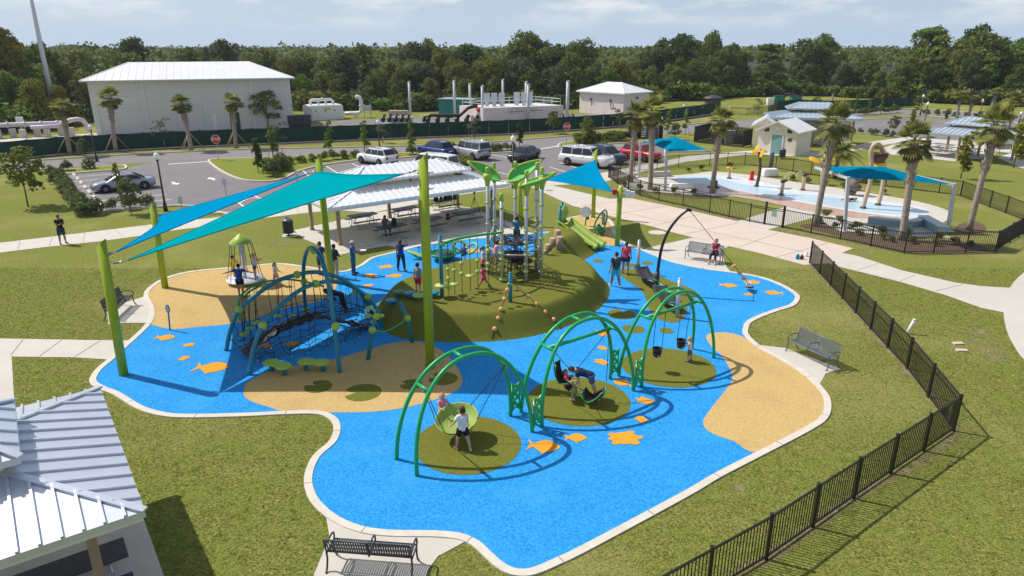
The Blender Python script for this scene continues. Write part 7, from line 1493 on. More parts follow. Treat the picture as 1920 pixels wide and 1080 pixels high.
q = G(640, 590); person('adult in dark navy top leaning over the climbing net', Vector((q.x, q.y + .2, FZ)), 200, 1.65, ((-15, 5, 5), (-5, 12, 5)), ((65, 12, 20), (70, 14, 15)), lean=68, top=(.012, .016, .04), bottom=BLK, hair='black', skin='tan', leg=1.8)
q = G(629, 588); person('child in pale shirt crouching on the climbing net', Vector((q.x, q.y, .35)), 215, 1.12, ((75, 110, 8), (60, 95, 8)), ((60, 10, 30), (65, 10, 20)), lean=40, top=(.62, .60, .58), bottom=BLK, hair='brown', kid=.7, skin='dark')
tq = TABP[3]; sv = Vector((math.sin(rzp), -math.cos(rzp), 0))
person('woman in grey top sitting at the shaded front left table', Vector((tq.x, tq.y, .02)) + sv * -.70 + up * -.1, math.degrees(rzp) - 90, 1.62, ((85, 85, 6), (85, 88, 6)), ((40, 10, 60, 20), (40, 10, 60, 20)), lean=6, top=(.16, .16, .18), bottom=(.05, .06, .1), hair='black', hs='long', skin='dark', leg=1.6, lift=.06)

# ================================================================ BENCHES, LAMPS, SIGNS, SMALL THINGS
def bench(loc, face, lab, m='benchgrey', Lb_=1.95, n=34):
    t = thing('park_bench', lab, 'bench', loc, R(face - 90), 'metal park benches')   # local +Y is the way it faces
    prof = [(.27, .45), (.24, .47), (.0, .445), (-.16, .45), (-.20, .50), (-.25, .68), (-.30, .86), (-.315, .88)]
    seat = [(0, y, z) for y, z in prof[:4]]; back = [(0, y, z) for y, z in prof[4:]]
    for nm, pr in (('seat', seat), ('backrest', back)):
        b = MB()
        for k in range(n):
            x = -Lb_ / 2 + .05 + (Lb_ - .1) * k / (n - 1)
            for a, c in zip(pr[:-1], pr[1:]): b.bar(Vector((x, a[1], a[2])), Vector((x, c[1], c[2])), .036, .008)
        for pt in (pr[0], pr[-1]): b.tube([(-Lb_ / 2, pt[1], pt[2]), (Lb_ / 2, pt[1], pt[2])], .02, 8)
        b.build(nm, M[m], t)
    for x in (-Lb_ / 2, 0, Lb_ / 2):
        MB().tube(spline([(x, -.27, .62), (x, -.16, .66), (x, .12, .67), (x, .27, .62), (x, .29, .5), (x, .25, .44)], 4, False), .022, 8).build('armrest', M[m], t)
        if x: MB().tube(spline([(x, .24, .45), (x, .23, .25), (x, .27, .06), (x, .33, .0)], 4, False), .024, 8).build('leg', M[m], t); MB().tube(spline([(x, -.22, .47), (x, -.2, .28), (x, -.27, .07), (x, -.35, .0)], 4, False), .024, 8).build('leg', M[m], t)
        b = MB(); b.tube([(x, .24, .43), (x, -.2, .43), (x, -.3, .86)], .022, 8); b.build('seat_frame', M[m], t)
    return t
def bface(a, c, sgn): d = G(*c) - G(*a); n_ = Vector((-d.y, d.x, 0)) * sgn; return math.degrees(math.atan2(n_.y, n_.x))
p = (G(616, 1068) + G(767, 1080) + G(635, 1039) + G(782, 1063)) / 4; bench((p.x, p.y, .025), bface((616, 1068), (767, 1080), 1), 'dark slatted bench seen from behind at the bottom edge', 'dgrey')
p = G(1521, 674); bench((p.x, p.y, .025), bface((1478, 655), (1552, 691), -1), 'grey slatted bench on its own slab by the right tan area')
p = G(1319, 489); bench((p.x, p.y, .025), bface((1284, 487), (1351, 498), -1), 'grey bench by the plaza with the seated woman at one end')
fb = bface((1284, 487), (1351, 498), -1); ub = (G(1351, 498) - G(1284, 487)).normalized(); nb2 = Vector((math.cos(R(fb)), math.sin(R(fb)), 0))
person('woman with sunglasses in a maroon top sitting on the bench', Vector((p.x, p.y, .03)) + ub * .62 + nb2 * -.0, fb, 1.66, ((84, 80, 5), (84, 76, 5)), ((30, 12, 75, 30), (30, 12, 75, 30)), top=(.28, .012, .05), bottom=(.02, .025, .05), hair='brown', sleeve=.15, leg=1.6, glasses=True, shoe=(.55, .5, .48), lift=.02)
p = G(226, 586); bench((p.x, p.y, .025), 8, 'dark bench on a slab partly hidden by the near left lime pole', 'dgrey')
p = G(1884, 287); bench((p.x, p.y, .025), -80, 'far dark bench by the path at the right edge', 'dgrey')
def lamp(bx, by, ty, lab):
    P0 = G(bx, by); h = A(bx, ty, P0.y).z; t = thing('street_lamp', lab, 'street lamp', P0, 0, 'black street lamps with white globes'); hp = h - .62
    MB().tube([(0, 0, 0), (0, 0, .25), (0, 0, .6), (0, 0, .65), (0, 0, hp)], [.16, .15, .11, .075, .055], 12).tube([(0, 0, hp - .1), (0, 0, hp - .02), (0, 0, hp)], [.06, .12, .14], 12).build('pole', M['black'], t)
    MB().lathe([(.10, hp), (.19, hp + .12), (.21, hp + .28), (.17, hp + .42), (.10, hp + .48), (.05, hp + .5)], n=16).build('globe', M['lampglobe'], t); MB().lathe([(.09, hp + .48), (.05, hp + .54), (.02, hp + .62)], n=10).build('finial', M['lampglobe'], t); return t
for bx, by, ty, lab in [(311, 396, 283, 'nearest street lamp between the two sail poles and the silver coupe'), (962, 352, 252, 'street lamp beside the black saloon car behind the tower'), (712, 283, 223, 'street lamp before the screened fence above the white compact car'), (182, 303, 232, 'street lamp before the screened fence left of the white hall'), (1239, 249, 219, 'street lamp beyond the red car between two palms'), (1282, 207, 195, 'small distant street lamp on the far lawn by the kiosk'), (1725, 217, 176, 'street lamp at the far side of the far car park'), (1731, 243, 190, 'taller nearer street lamp of the far car park'), (1836, 221, 185, 'street lamp among the far right palms'), (1910, 234, 208, 'street lamp at the right edge of the picture')]: lamp(bx, by, ty, lab)
def text_mesh(s, size, th=.004):
    cu = bpy.data.curves.new('lettering', 'FONT'); cu.body = s; cu.size = size; cu.align_x = 'CENTER'; cu.align_y = 'CENTER'; cu.extrude = th; cu.offset = size * .018
    tmp = bpy.data.objects.new('tmp', cu); COL.objects.link(tmp); me = bpy.data.meshes.new_from_object(tmp.evaluated_get(bpy.context.evaluated_depsgraph_get())); bpy.data.objects.remove(tmp); return me
def stop_sign(bx, by, ty, rz, lab):
    P0 = G(bx, by); zc = A(bx, ty, P0.y).z; t = thing('stop_sign', lab, 'stop sign', P0, rz, 'red stop signs'); r = .47
    MB().box((0, .04, (zc + .2) / 2), (.06, .06, zc + .2)).build('post', M['steel'], t)
    oc = lambda q: [(q * math.cos(PI / 8 + k * PI / 4), 0, zc + q * math.sin(PI / 8 + k * PI / 4)) for k in range(8)]
    MB().slab(oc(r), (0, -.012, 0)).build('border', M['white'], t); MB().slab([(x, -.014, z) for x, y, z in oc(r * .93)], (0, -.006, 0)).build('panel', M['red'], t)
    me = text_mesh('STOP', .36); o = bpy.data.objects.new('lettering', me); me.materials.clear(); me.materials.append(M['paint']); COL.objects.link(o); o.parent = t; o.location = (0, -.024, zc); o.rotation_euler = (R(90), 0, 0); return t
stop_sign(410, 302, 261, .35, 'red octagonal STOP sign at the left car park exit'); stop_sign(1062, 274, 237, .1, 'red octagonal STOP sign at the middle exit before the basin')
P0 = G(1580, 217); t = thing('road_sign', 'round pale back of a road sign by the far fence', 'road sign', P0); MB().box((0, 0, 1.0), (.07, .07, 2.0)).build('post', M['steel'], t); MB().lathe([(.5, -.01), (.5, .01)], (0, -.06, 1.9), 8, M=Matrix.Rotation(R(90), 3, 'X'), smooth=False).build('panel', M['lgrey'], t)
for bx, by, ty, lab in ((424, 366, 334, 'grey back of a parking sign between the arrows and the blue sail'), (558, 345, 320, 'small pale parking sign post behind the turquoise sail top'), (341, 391, 367, 'short white parking sign post above the blue sail')):
    P0 = G(bx, by); h = A(bx, ty, P0.y).z; t = thing('parking_sign', lab, 'parking sign', P0, 0, 'parking sign posts'); MB().box((0, 0, h / 2), (.06, .05, h)).build('post', M['steel'], t); MB().box((0, -.04, h - .3), (.32, .02, .5)).build('panel', M['lgrey'], t)
def wheel_stop(px, py, rz, lab, l=1.7):
    P0 = G(px, py); t = thing('wheel_stop', lab, 'wheel stop', (P0.x, P0.y, .012), rz, 'concrete wheel stops'); b = MB(); b.slab([(-l / 2, -.09, 0), (l / 2, -.09, 0), (l / 2 - .06, -.05, .12), (-l / 2 + .06, -.05, .12)], (0, .14, 0)); b.build('block', M['kerb'], t)
    MB().tube([(-l * .3, -.02, .12), (-l * .3, -.02, .13)], .025, 8).tube([(l * .3, -.02, .12), (l * .3, -.02, .13)], .025, 8).build('pin', M['steel'], t)
la_, lb_ = G(139, 329), G(194, 394); rw = math.atan2(lb_.y - la_.y, lb_.x - la_.x)
for k, (px, py) in enumerate([(139, 329), (145.5, 336), (152, 343.5), (159, 352), (167, 361), (177, 372), (190, 387)]): wheel_stop(px, py, rw, 'concrete wheel stop in the column of stops by the silver coupe')
wheel_stop(416, 401.5, .12, 'pale wheel stop below the tips of the sails', 1.8); wheel_stop(1133, 272, -.35, 'wheel stop by the thick hedge behind the white off-roader'); wheel_stop(1164, 274, -.35, 'wheel stop between the thick hedge and the red car'); wheel_stop(968, 338, .55, 'wheel stop right of the shelter roof by the street lamp')

# --- vehicles
def car(lab, P, head, kind, paint, L_=4.6, W_=1.82, group=None, plate=True):
    """P ground centre, head heading angle (rad); local +X is the nose"""
    t = thing('parked_car', lab, 'car', (P.x, P.y, .012), head, group); w_ = W_ / 2
    if kind == 'coupe': H_, belt, wb, r = 1.38, .86, 2.85, .34; cab = (-1.75, -.75, .35, 1.3); hood = (.72, .86); tail = .92
    elif kind == 'saloon': H_, belt, wb, r = 1.46, .92, 2.7, .33; cab = (-1.85, -1.05, .3, 1.2); hood = (.76, .92); tail = 1.0
    elif kind == 'suv': H_, belt, wb, r = 1.68, 1.04, 2.75, .37; cab = (-2.15, -1.65, .45, 1.2); hood = (.92, 1.04); tail = 1.04
    elif kind == 'big': H_, belt, wb, r = 1.92, 1.14, 3.2, .40; cab = (-2.65, -2.4, .75, 1.45); hood = (1.05, 1.14); tail = 1.14
    else: H_, belt, wb, r = 1.95, 1.15, 3.0, .36; cab = (-2.4, -2.25, 1.2, 1.95); hood = (1.0, 1.12); tail = 1.15
    x0, x1 = -L_ / 2, L_ / 2; st = []
    N = 22
    for i in range(N + 1):
        f = i / N; x = x0 + L_ * f; e0 = max(0, 1 - f / .09) ; e1 = max(0, (f - .90) / .10); zb = .22 + .12 * e0 ** 2 + .10 * e1 ** 2
        if x > cab[3]: q = (x - cab[3]) / (x1 - cab[3]); zt = hood[1] + (hood[0] - hood[1]) * q ** 1.6 - .14 * max(0, q - .82) / .18
        elif x < cab[0]: q = (cab[0] - x) / max(.05, cab[0] - x0); zt = belt + (tail - belt) * min(1, q * 3) - .05 * q ** 3
        else: zt = belt + (tail - belt) * .35 * max(0, (cab[1] - x) / (cab[1] - cab[0])) if cab[1] > x else belt
        st.append((x, zb, zt, w_ * (1 - .10 * e0 ** 2 - .16 * e1 ** 1.6)))
    b = MB(); ring = []
    for x, zb, zt, hw_ in st:
        half = [(0, zb), (hw_ * .82, zb), (hw_ * .97, zb + .12), (hw_, zb + (zt - zb) * .5), (hw_ * .975, zt - .14), (hw_ * .90, zt - .03), (hw_ * .72, zt + .005), (0, zt + .025)]
        ring.append([(x, y, z) for y, z in half] + [(x, -y, z) for y, z in half[-2:0:-1]])
    m_ = len(ring[0]); b.add([v for r_ in ring for v in r_], [(i * m_ + k, i * m_ + (k + 1) % m_, (i + 1) * m_ + (k + 1) % m_, (i + 1) * m_ + k) for i in range(N) for k in range(m_)] + [tuple(range(m_))[::-1], tuple(N * m_ + k for k in range(m_))], 0, True); body = b.build('body', paint, t)
    wb_, wr = w_ * .89, w_ * .70; zr = H_; c0, c1, c2, c3 = cab; bz = belt - .02
    secs = [(c0, bz, wb_ * .92, bz + .01, wb_ * .90), (c1, bz, wb_, zr - .03, wr * .97), ((c1 + c2) / 2, bz, wb_, zr + .015, wr), (c2, bz, wb_, zr - .02, wr * .97), (c3, bz - .02, wb_ * .95, bz + .0, wb_ * .93)]
    vs = []
    for x, za, ya, zb_, yb in secs: vs += [(x, -ya, za), (x, -yb, zb_ - .06 if zb_ > bz + .2 else zb_), (x, -yb * .8, zb_), (x, yb * .8, zb_), (x, yb, zb_ - .06 if zb_ > bz + .2 else zb_), (x, ya, za)]
    b = MB(); b.add(vs, [(i * 6 + k, i * 6 + k + 1, (i + 1) * 6 + k + 1, (i + 1) * 6 + k) for i in range(4) for k in range(5)], 0, False); b.build('cabin', paint, t)
    def pane(q, nm, grow=.006):
        q = [Vector(v) for v in q]; n_ = (q[1] - q[0]).cross(q[2] - q[0]).normalized(); cc = sum(q, Vector()) / len(q); inn = cc - Vector((0, 0, (belt + H_) / 2)); inn.z = 0 if abs(inn.x) + abs(inn.y) > .2 else inn.z
        if n_.dot(Vector((cc.x - (c0 + c3) / 2, cc.y, cc.z - belt))) < 0: n_ = -n_
        MB().slab([v - n_ * .012 for v in q], n_ * (grow + .03)).build(nm, M['glass'], t)
    def top_at(x): 
        if x < c1: f = (x - c0) / (c1 - c0); return bz + (zr - .09 - bz) * f, wb_ * .92 + (wr * .97 - wb_ * .92) * f
        if x > c2: f = (c3 - x) / (c3 - c2); return bz + (zr - .09 - bz) * f, wb_ * .94 + (wr * .97 - wb_ * .94) * f
        return zr - .09, wr * .975
    npn = {'coupe': 2, 'saloon': 2, 'suv': 3, 'big': 3, 'van': 2}[kind]; xs_ = np.linspace(c0 + (.45 if kind in ('coupe', 'saloon') else .22), c3 - .32, npn + 1)
    for s_ in (-1, 1):
        for a_, e_ in zip(xs_[:-1], xs_[1:]):
            a2, e2 = a_ + .04, e_ - .04; q = []
            pts = [a2, e2] + [x for x in (c2, c1) if a2 < x < e2]
            lowz = bz + .07
            def side(x, z): zt_, yt = top_at(x); yb_ = wb_ ; f = (z - bz) / max(.01, zt_ - bz); f = min(1, max(0, f)); return (x, s_ * (yb_ + (yt - yb_) * f), z)
            tops = []
            for x in sorted(set(pts), reverse=True): zt_, _y = top_at(x); tops.append(side(x, max(lowz + .02, zt_ - .04)))
            pane([side(a2, lowz), side(e2, lowz)] + tops, 'side_window')
        MB().box((c3 - .35, s_ * (w_ + .06), belt + .07), (.14, .18, .13)).build('mirror', paint, t, bevel=.03)
        for k in range(2 if npn > 1 and kind != 'coupe' else 1): MB().box((xs_[k + (npn - 2 if npn > 2 else 0)] + .18, s_ * (w_ * .985), belt - .16), (.16, .03, .03)).build('door_handle', M['chrome'], t)
        MB().box(((x0 + x1) / 2, s_ * w_ * .985, .30), (wb - r * 2.4, .02, .12)).build('sill_trim', M['rubber'], t)
        MB().box((x1 - .22, s_ * w_ * .62, hood[0] - .19), (.32, .36, .15)).build('headlight', M['lens'], t, bevel=.04); MB().box((x0 + .1, s_ * w_ * .70, tail - .22), (.20, .34, .17 if kind not in ('suv', 'big', 'van') else .34)).build('tail_light', M['tail'], t, bevel=.03)
        if kind in ('suv', 'big'): MB().tube([(c1 + .1, s_ * wr * .88, zr + .03), (c2 - .3, s_ * wr * .88, zr + .05)], .025, 6).build('roof_rail', M['chrome'] if kind == 'big' else M['black'], t)
        for xx in (-wb / 2, wb / 2):
            arc_ = [(xx + r * 1.16 * math.cos(PI * k / 14), s_ * (w_ - .02), max(.24, r + r * 1.16 * math.sin(PI * k / 14))) for k in range(15)]; MB().slab(arc_ + [(xx - r * 1.16, s_ * (w_ - .02), .24), (xx + r * 1.16, s_ * (w_ - .02), .24)], (0, s_ * .028, 0)).build('wheel_arch', M['tyre'], t)
            Rx = Matrix.Rotation(R(90), 3, 'X'); wh = MB().lathe([(r * .62, -.11), (r * .95, -.11), (r, -.07), (r, .07), (r * .95, .11), (r * .62, .11)], (xx, s_ * (w_ - .08), r), 24, M=Rx).build('wheel', M['tyre'], t)
            b = MB(); yy = s_ * (w_ + .035); b.tube([(xx, yy - s_ * .06, r), (xx, yy - s_ * .02, r)], r * .62, 20)
            for k in range(5): a_ = 2 * PI * k / 5; b.bar((xx, yy, r), (xx + r * .58 * math.cos(a_), yy, r + r * .58 * math.sin(a_)), .05, .03)
            b.build('rim', M['rim'], wh)
    zt2 = zr - .05
    pane([(c2 + .10 * (c3 - c2), -wr * .88, zt2 - .07 * (1)), (c2 + .10 * (c3 - c2), wr * .88, zt2 - .07), (c3 - .08 * (c3 - c2), wb_ * .86, bz + .08 * (zr - bz)), (c3 - .08 * (c3 - c2), -wb_ * .86, bz + .08 * (zr - bz))], 'windscreen', .012)
    pane([(c1 - .14 * (c1 - c0), -wr * .84, zr - .14 * (zr - bz) - .01), (c1 - .14 * (c1 - c0), wr * .84, zr - .14 * (zr - bz) - .01), (c0 + .14 * (c1 - c0), wb_ * .80, bz + .14 * (zr - bz)), (c0 + .14 * (c1 - c0), -wb_ * .80, bz + .14 * (zr - bz))], 'rear_window', .012)
    MB().box((x1 - .04, 0, hood[0] - .26), (.12, w_ * .9, .2)).build('grille', M['black'] if kind not in ('big',) else M['chrome'], t, bevel=.02); MB().box((x1 - .06, 0, .36), (.14, w_ * 1.5, .14)).build('bumper', M['rubber'], t, bevel=.03); MB().box((x0 + .05, 0, .40), (.14, w_ * 1.55, .14)).build('bumper', M['rubber'], t, bevel=.03); MB().box((x0 + .0, 0, tail - .3), (.04, .48, .14)).build('number_plate', M['white'], t)
    return t
def cpaint(n, c, met=.2): return mat(n, c, .28, metal=met, coat=.8)
def mid(a, c_): return (G(*a) + G(*c_)) / 2
def place_car(lab, rear, front, far, kind, paint, **k):
    a, c_ = G(*rear), G(*front); d = c_ - a; hd = math.atan2(d.y, d.x); n_ = Vector((-d.y, d.x, 0)).normalized(); 
    if n_.y < 0: n_ = -n_
    if far < 0: n_ = -n_
    return car(lab, (a + c_) / 2 + n_ * abs(far), hd, kind, paint, **k)
place_car('silver coupe parked alone in the left bays beside the grey-green tree', (272, 355), (199.5, 362.5), .80, 'coupe', cpaint('silver_car_paint', (.34, .38, .45), .5), L_=4.65, W_=1.8)
place_car('white compact off-roader with a black rear window, left of the blue car', (709, 311.5), (683.5, 307.5), .80, 'suv', cpaint('white_car_paint', (.80, .80, .81), 0), L_=4.65, W_=1.88)
place_car('blue estate car between the white and the silver off-roaders', (826, 297.5), (789, 291.5), .80, 'suv', cpaint('blue_car_paint', (.015, .055, .22), .4), L_=4.8, W_=1.85)
place_car('boxy silver off-roader right of the blue car', (884, 300), (858, 295), .82, 'big', cpaint('silver_grey_car_paint', (.50, .52, .54), .4), L_=4.9, W_=1.95)
place_car('black saloon car facing the camera beside the street lamp', (1006, 298), (984, 304.5), .78, 'saloon', cpaint('black_car_paint', (.012, .014, .02), .3), L_=4.6, W_=1.8)
place_car('long white off-roader at the left of the right parked row', (1065.5, 310.5), (1117, 316.5), .85, 'big', cpaint('pearl_car_paint', (.72, .71, .70), .1), L_=5.6, W_=2.0)
place_car('dark navy off-roader between the long white and the red cars', (1105, 301), (1146, 309.5), .8, 'suv', cpaint('navy_car_paint', (.05, .065, .09), .5), L_=4.8, W_=1.86)
place_car('bright red compact off-roader behind the palms', (1175, 299), (1208, 304.5), .8, 'suv', cpaint('red_car_paint', (.62, .012, .035), .2), L_=4.5, W_=1.82)
q = G(815, 327); car('white van roof showing just behind the picnic shelter roof', q, math.atan2(1.3, -1.9), 'van', cpaint('white_van_paint', (.78, .78, .78), 0), L_=5.2, W_=1.98)

# --- splash pad features and canopies
def canopy(lab, posts, beams, sheet, crown):
    P0 = G(*posts[0][:2]); t = thing('shade_canopy', lab, 'canopy', P0)
    tops = []
    for bx, by, tx, ty in posts:
        q = G(bx, by); T = A(tx, ty, q.y); tops.append(T); MB().tube([q, T + Vector((0, 0, .05))], .13, 4, smooth=False).build('post', M['lgrey'], t, world=True); MB().box((q.x - P0.x, q.y - P0.y, .03), (.5, .5, .06)).build('base_plate', M['lgrey'], t)
    for i, e in enumerate(beams): MB().tube([tops[i] + Vector((0, 0, -.05)), e], .10, 4, smooth=False).build('beam', M['lgrey'], t, world=True)
    C = [Vector(v) for v in sheet]; n = 12; vs = []
    for i in range(n + 1):
        for j in range(n + 1):
            u, v = i / n, j / n; p_ = C[0] * (1 - u) * (1 - v) + C[1] * u * (1 - v) + C[2] * u * v + C[3] * (1 - u) * v; cc = (C[0] + C[1] + C[2] + C[3]) / 4; pull = .10 * (4 * u * (1 - u) * abs(2 * v - 1) ** 3 + 4 * v * (1 - v) * abs(2 * u - 1) ** 3); p_ = p_ + (cc - p_) * pull; p_.z += crown * (1 - max(abs(2 * u - 1), abs(2 * v - 1))) ; vs.append(p_)
    b = MB(); b.add(vs, [(i * (n + 1) + j, i * (n + 1) + j + 1, (i + 1) * (n + 1) + j + 1, (i + 1) * (n + 1) + j) for i in range(n) for j in range(n)], 0, False); o = b.build('cloth', M['shade_cloth'], t, world=True); s_ = o.modifiers.new('s', 'SOLIDIFY'); s_.thickness = .02
    return t
a, c_ = G(1198, 332), G(1247, 358); T1, T2 = A(1201, 266, a.y), A(1250, 284, c_.y); off = Vector((3.6, .3, 0))
canopy('blue square canopy on two grey posts at the left end of the splash pad', [(1198, 332, 1201, 266), (1247, 358, 1250, 284)], [T1 + off + Vector((0, 0, .1)), T2 + off], [T1 + Vector((.2, .2, .05)), T2 + Vector((.2, -.1, 0)), T2 + off + Vector((0, -.2, 0)), T1 + off + Vector((0, .2, .1))], .75)
a, c_ = G(1583, 434), G(1777, 434); T1, T2 = A(1590, 333, a.y), A(1790, 345, c_.y); off = Vector((-.7, 3.3, .1))
canopy('long blue canopy on two grey posts between the right-hand palms', [(1583, 434, 1590, 333), (1777, 434, 1790, 345)], [T1 + off, T2 + Vector((-1.6, 3.2, .15))], [T1 + Vector((.1, -.1, .0)), T2 + Vector((-.1, -.1, 0)), T2 + Vector((-1.7, 3.2, .25)), T1 + off + Vector((.1, .1, .05))], .55)
p = G(1618, 391); q = G(1646, 385); t = thing('tipping_bucket', 'tan water arch with a brown tipping bucket on the splash pad', 'water feature', p)
lp = spline([p, A(1622, 375, p.y), A(1631, 345, p.y), A(1634, 310, p.y), A(1633, 287, p.y), A(1637, 274, p.y), A(1645, 270, p.y), A(1652, 276, p.y + .3), A(1657, 295, p.y + .6), A(1658, 325, q.y), A(1653, 360, q.y), q], 5, False); MB().tube(lp, .15, 10).build('arch', M['tan'], t, world=True)
bc = A(1648, 293, p.y + .35); MB().lathe([(.1, -.5), (.42, -.38), (.58, -.05), (.62, .22), (.56, .22), (.5, .0)], bc, 16).build('bucket', M['brown'], t, world=True); MB().lathe([(.2, -.56), (.34, -.5), (.3, -.42)], bc, 12).build('bucket_band', M['yellow'], t, world=True)
MB().slab([A(1642, 312, p.y), A(1650, 306, p.y), A(1662, 306, p.y), A(1656, 312, p.y)], (0, .3, .05)).build('deflector', M['yellow'], t, world=True)
for s_, r_ in ((p, .24), (q, .24)): MB().lathe([(r_, 0), (r_ * .9, .12), (.16, .16)], s_, 12).build('foot', M['dgrey'], t, world=True)
def flower(bx, by, tx, ty, lab, pole, n, r, bend=0, m='yellow'):
    P0 = G(bx, by); T = A(tx, ty, P0.y) - P0; t = thing('water_flower', lab, 'water feature', P0, 0, None); MB().tube(spline([Vector((0, 0, 0)), T * .35 + Vector((bend, 0, 0)), T * .7 + Vector((bend, 0, 0)), T], 5, False), [.13] * 8 + [.11] * 8, 10).build('stem', M[pole], t); MB().lathe([(.25, 0), (.22, .1), (.13, .14)], n=12).build('foot', M['dgrey'], t)
    for k in range(n): a = 2 * PI * k / n + .3; cc = T + Vector((r * .75 * math.cos(a), 0.5 * r * math.sin(a), r * .35 * math.sin(a) + .05)); MB().ball(cc, r * .62, 12, sc=(1, .9, .12), M=Matrix.Rotation(R(25), 3, 'X') @ Matrix.Rotation(a, 3, 'Y')).build('petal', M[m if k % 2 == 0 else 'yellow'], t)
    return t
flower(1418, 350, 1423, 285, 'tall curved brown water pole topped with yellow petals', 'brown', 4, .55, .18); flower(1367, 335, 1368, 316, 'small yellow water flower near the red post', 'tan', 5, .22); flower(1541, 345, 1542, 299, 'orange butterfly-winged water flower behind the gate palm', 'tan', 2, .95, 0, 'yellow')
def stub(bx, by, ty, lab, r, m, cap=None):
    P0 = G(bx, by); h = A(bx, ty, P0.y).z; t = thing('water_post', lab, 'water feature', P0); MB().tube([(0, 0, 0), (0, 0, h * .9), (0, 0, h)], [r, r, r * .7], 12).build('post', M[m], t); MB().lathe([(r * 1.9, 0), (r * 1.7, .08), (r, .12)], n=14).build('foot', M[cap or m], t)
    if cap: MB().ball((0, 0, h), r * 1.5, 10, sc=(1, 1, .8)).tube([(0, 0, h), (r * 2.2, -.05, h + r * .6)], r * .7, 8).build('nozzle', M[cap], t)
stub(1409, 338, 320, 'short red water post on the splash pad', .17, 'red'); stub(1444, 320, 284, 'grey slanted post behind the red water post', .2, 'benchgrey'); stub(1465, 366, 340, 'nearer tan water jet with a dark nozzle', .14, 'tan', 'dgrey'); stub(1505, 357, 328, 'further tan water jet by the rock rim', .14, 'tan', 'brown'); stub(1338, 352, 338, 'stubby brown rock spout hidden behind the thick palm', .3, 'brown')
# water jets
M['spray'] = mat('water_spray', (.85, .9, .93), .3, alpha=.35)
for a_, c_, lab in (((1466, 340), (1490, 325), 'thin arc of water from the nearer tan jet'), ((1505, 328), (1492, 331), 'thin arc of water from the further tan jet')):
    q0 = A(*a_, G(1470, 360).y); q1 = A(*c_, G(1470, 360).y + .6); t = thing('water_jet', lab, 'water jet', q0); pts = [q0.lerp(q1, f) + Vector((0, 0, .35 * math.sin(PI * f))) for f in np.linspace(0, 1, 9)]; MB().tube(pts, .025, 5).build('stream', M['spray'], t, world=True)
def lump(px, py, sz, m, lab, nm, cat, bev=.08):
    P0 = G(px, py); t = thing(nm, lab, cat, P0, .2); MB().box((0, 0, sz[2] / 2), sz, top=.92).build('block', M[m], t, bevel=bev); return t
lump(1442, 331, (1.6, .8, .75), 'white', 'white rounded block beside the grey slanted post', 'stone_block', 'block', .18); lump(1280, 354, (2.4, .5, .48), 'white', 'white bench wall in front of the first canopy post', 'seat_wall', 'seat wall'); lump(1237, 331, (2.2, .5, .48), 'concrete', 'pale bench wall under the first blue canopy', 'seat_wall', 'seat wall')
P0 = G(1598, 366); t = thing('rock_pillar', 'rough grey-brown rock pillar behind the second canopy post', 'rock', P0); rk = random.Random(3); b = MB()
for k in range(16): b.ball((rk.uniform(-.3, .3), rk.uniform(-.25, .25), .1 + 1.7 * k / 15), rk.uniform(.24, .42), 7, sc=(1.1, .9, .8))
b.build('rock', mat('rock_face', (.12, .09, .07), .95, col2=(.30, .24, .2), scale=4, bump=1), t)
M['seatblue'] = mat('blue_grey_seat_paint', (.26, .38, .42), .5, var=.1, scale=2)
sw0 = spline(GP([(1628, 418), (1665, 423), (1705, 426), (1732, 421)]), 5, False); t = thing('seat_wall', 'long blue-grey bench wall under the second canopy', 'seat wall', sw0[0]); b = MB(); b.band([q - sw0[0] for q in sw0], .25, 0, .42); b.build('wall', M['seatblue'], t); b = MB(); b.band([q - sw0[0] for q in sw0], .28, .422, .47); b.build('coping', M['lgrey'], t)
sw0 = GP([(1728, 418), (1745, 428), (1766, 440)]); t = thing('seat_wall', 'short blue-grey end wall beside the right canopy post', 'seat wall', sw0[0]); b = MB(); b.band([q - sw0[0] for q in sw0], .32, 0, .5); b.build('wall', M['seatblue'], t); b = MB(); b.band([q - sw0[0] for q in sw0], .35, .502, .55); b.build('coping', M['lgrey'], t)
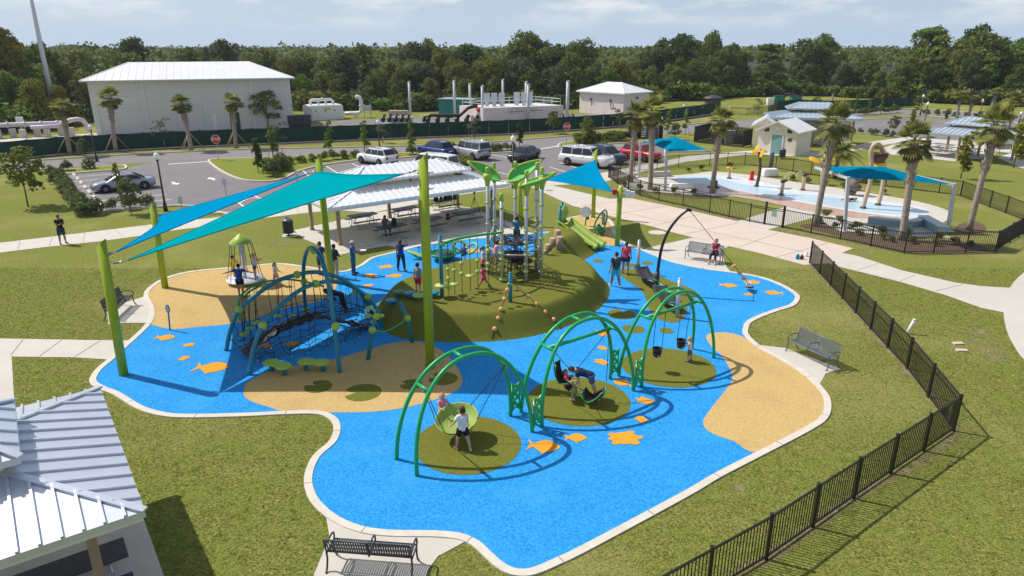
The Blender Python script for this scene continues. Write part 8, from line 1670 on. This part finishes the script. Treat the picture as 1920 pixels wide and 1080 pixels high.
q = G(1580, 379); person('child in dark swimwear lying in the shallow water of the splash pad', q + Vector((0, 0, .16)), 0, 1.25, ((0, 10, 8), (5, 20, 8)), ((150, 20, 20), (20, 20, 20)), top=(.03, .03, .10), bottom=(.03, .03, .10), hair='black', kid=.5, skin='fair', leg=.5, sleeve=.2, lie=(-88, 0, -75))
# little things left on the plaza and lawn
for px, py, m, lab, h in ((1495, 486, 'sail_blue', 'small blue bottle on the corner of the plaza', .3), (1503, 486, 'brown', 'small brown jar on the corner of the plaza', .26), (1511, 481, 'white', 'small white cup beside the fence end post', .25)):
    P0 = G(px, py); t = thing('bottle', lab, 'bottle', (P0.x, P0.y, .014)); MB().lathe([(.09, 0), (.1, .02), (.1, h * .65), (.05, h * .8), (.045, h)], n=12).build('flask', M[m], t); MB().tube([(0, 0, h), (0, 0, h + .04)], .05, 10).build('cap', M['white'], t)
P0 = G(1699, 626); t = thing('vent_pipe', 'thin white leaning pipe sticking out of the right lawn', 'pipe', P0); MB().tube([(0, 0, -.05), (.22, 0, .62)], .055, 10).build('pipe', M['white'], t); MB().tube([(.215, 0, .60), (.235, 0, .66)], .065, 10).build('cap', M['white'], t)
for px, py, rz, lab in ((1796, 645, .1, 'upper pale paving slab lying on the right lawn'), (1803, 658, -.05, 'lower pale paving slab lying on the right lawn')):
    P0 = G(px, py); t = thing('paving_slab', lab, 'paving slab', (P0.x, P0.y, 0), rz); MB().box((0, 0, .03), (.42, .2, .06)).build('slab', M['pink'], t, bevel=.008)

# ================================================================ AIR
hb = MB(); hb.box((60, 420, 11.5), (1300, 1000, 25)); hz_o = hb.build('haze', bpy.data.materials.new('haze')); hz_o['kind'] = 'stuff'
m = hz_o.data.materials[0]; m.use_nodes = True; t = m.node_tree; t.nodes.clear(); v = nd(t, 'ShaderNodeVolumePrincipled'); v.inputs['Density'].default_value = .0002; v.inputs['Color'].default_value = (.80, .87, 1, 1); v.inputs['Anisotropy'].default_value = .3
t.links.new(v.outputs[0], nd(t, 'ShaderNodeOutputMaterial').inputs['Volume'])
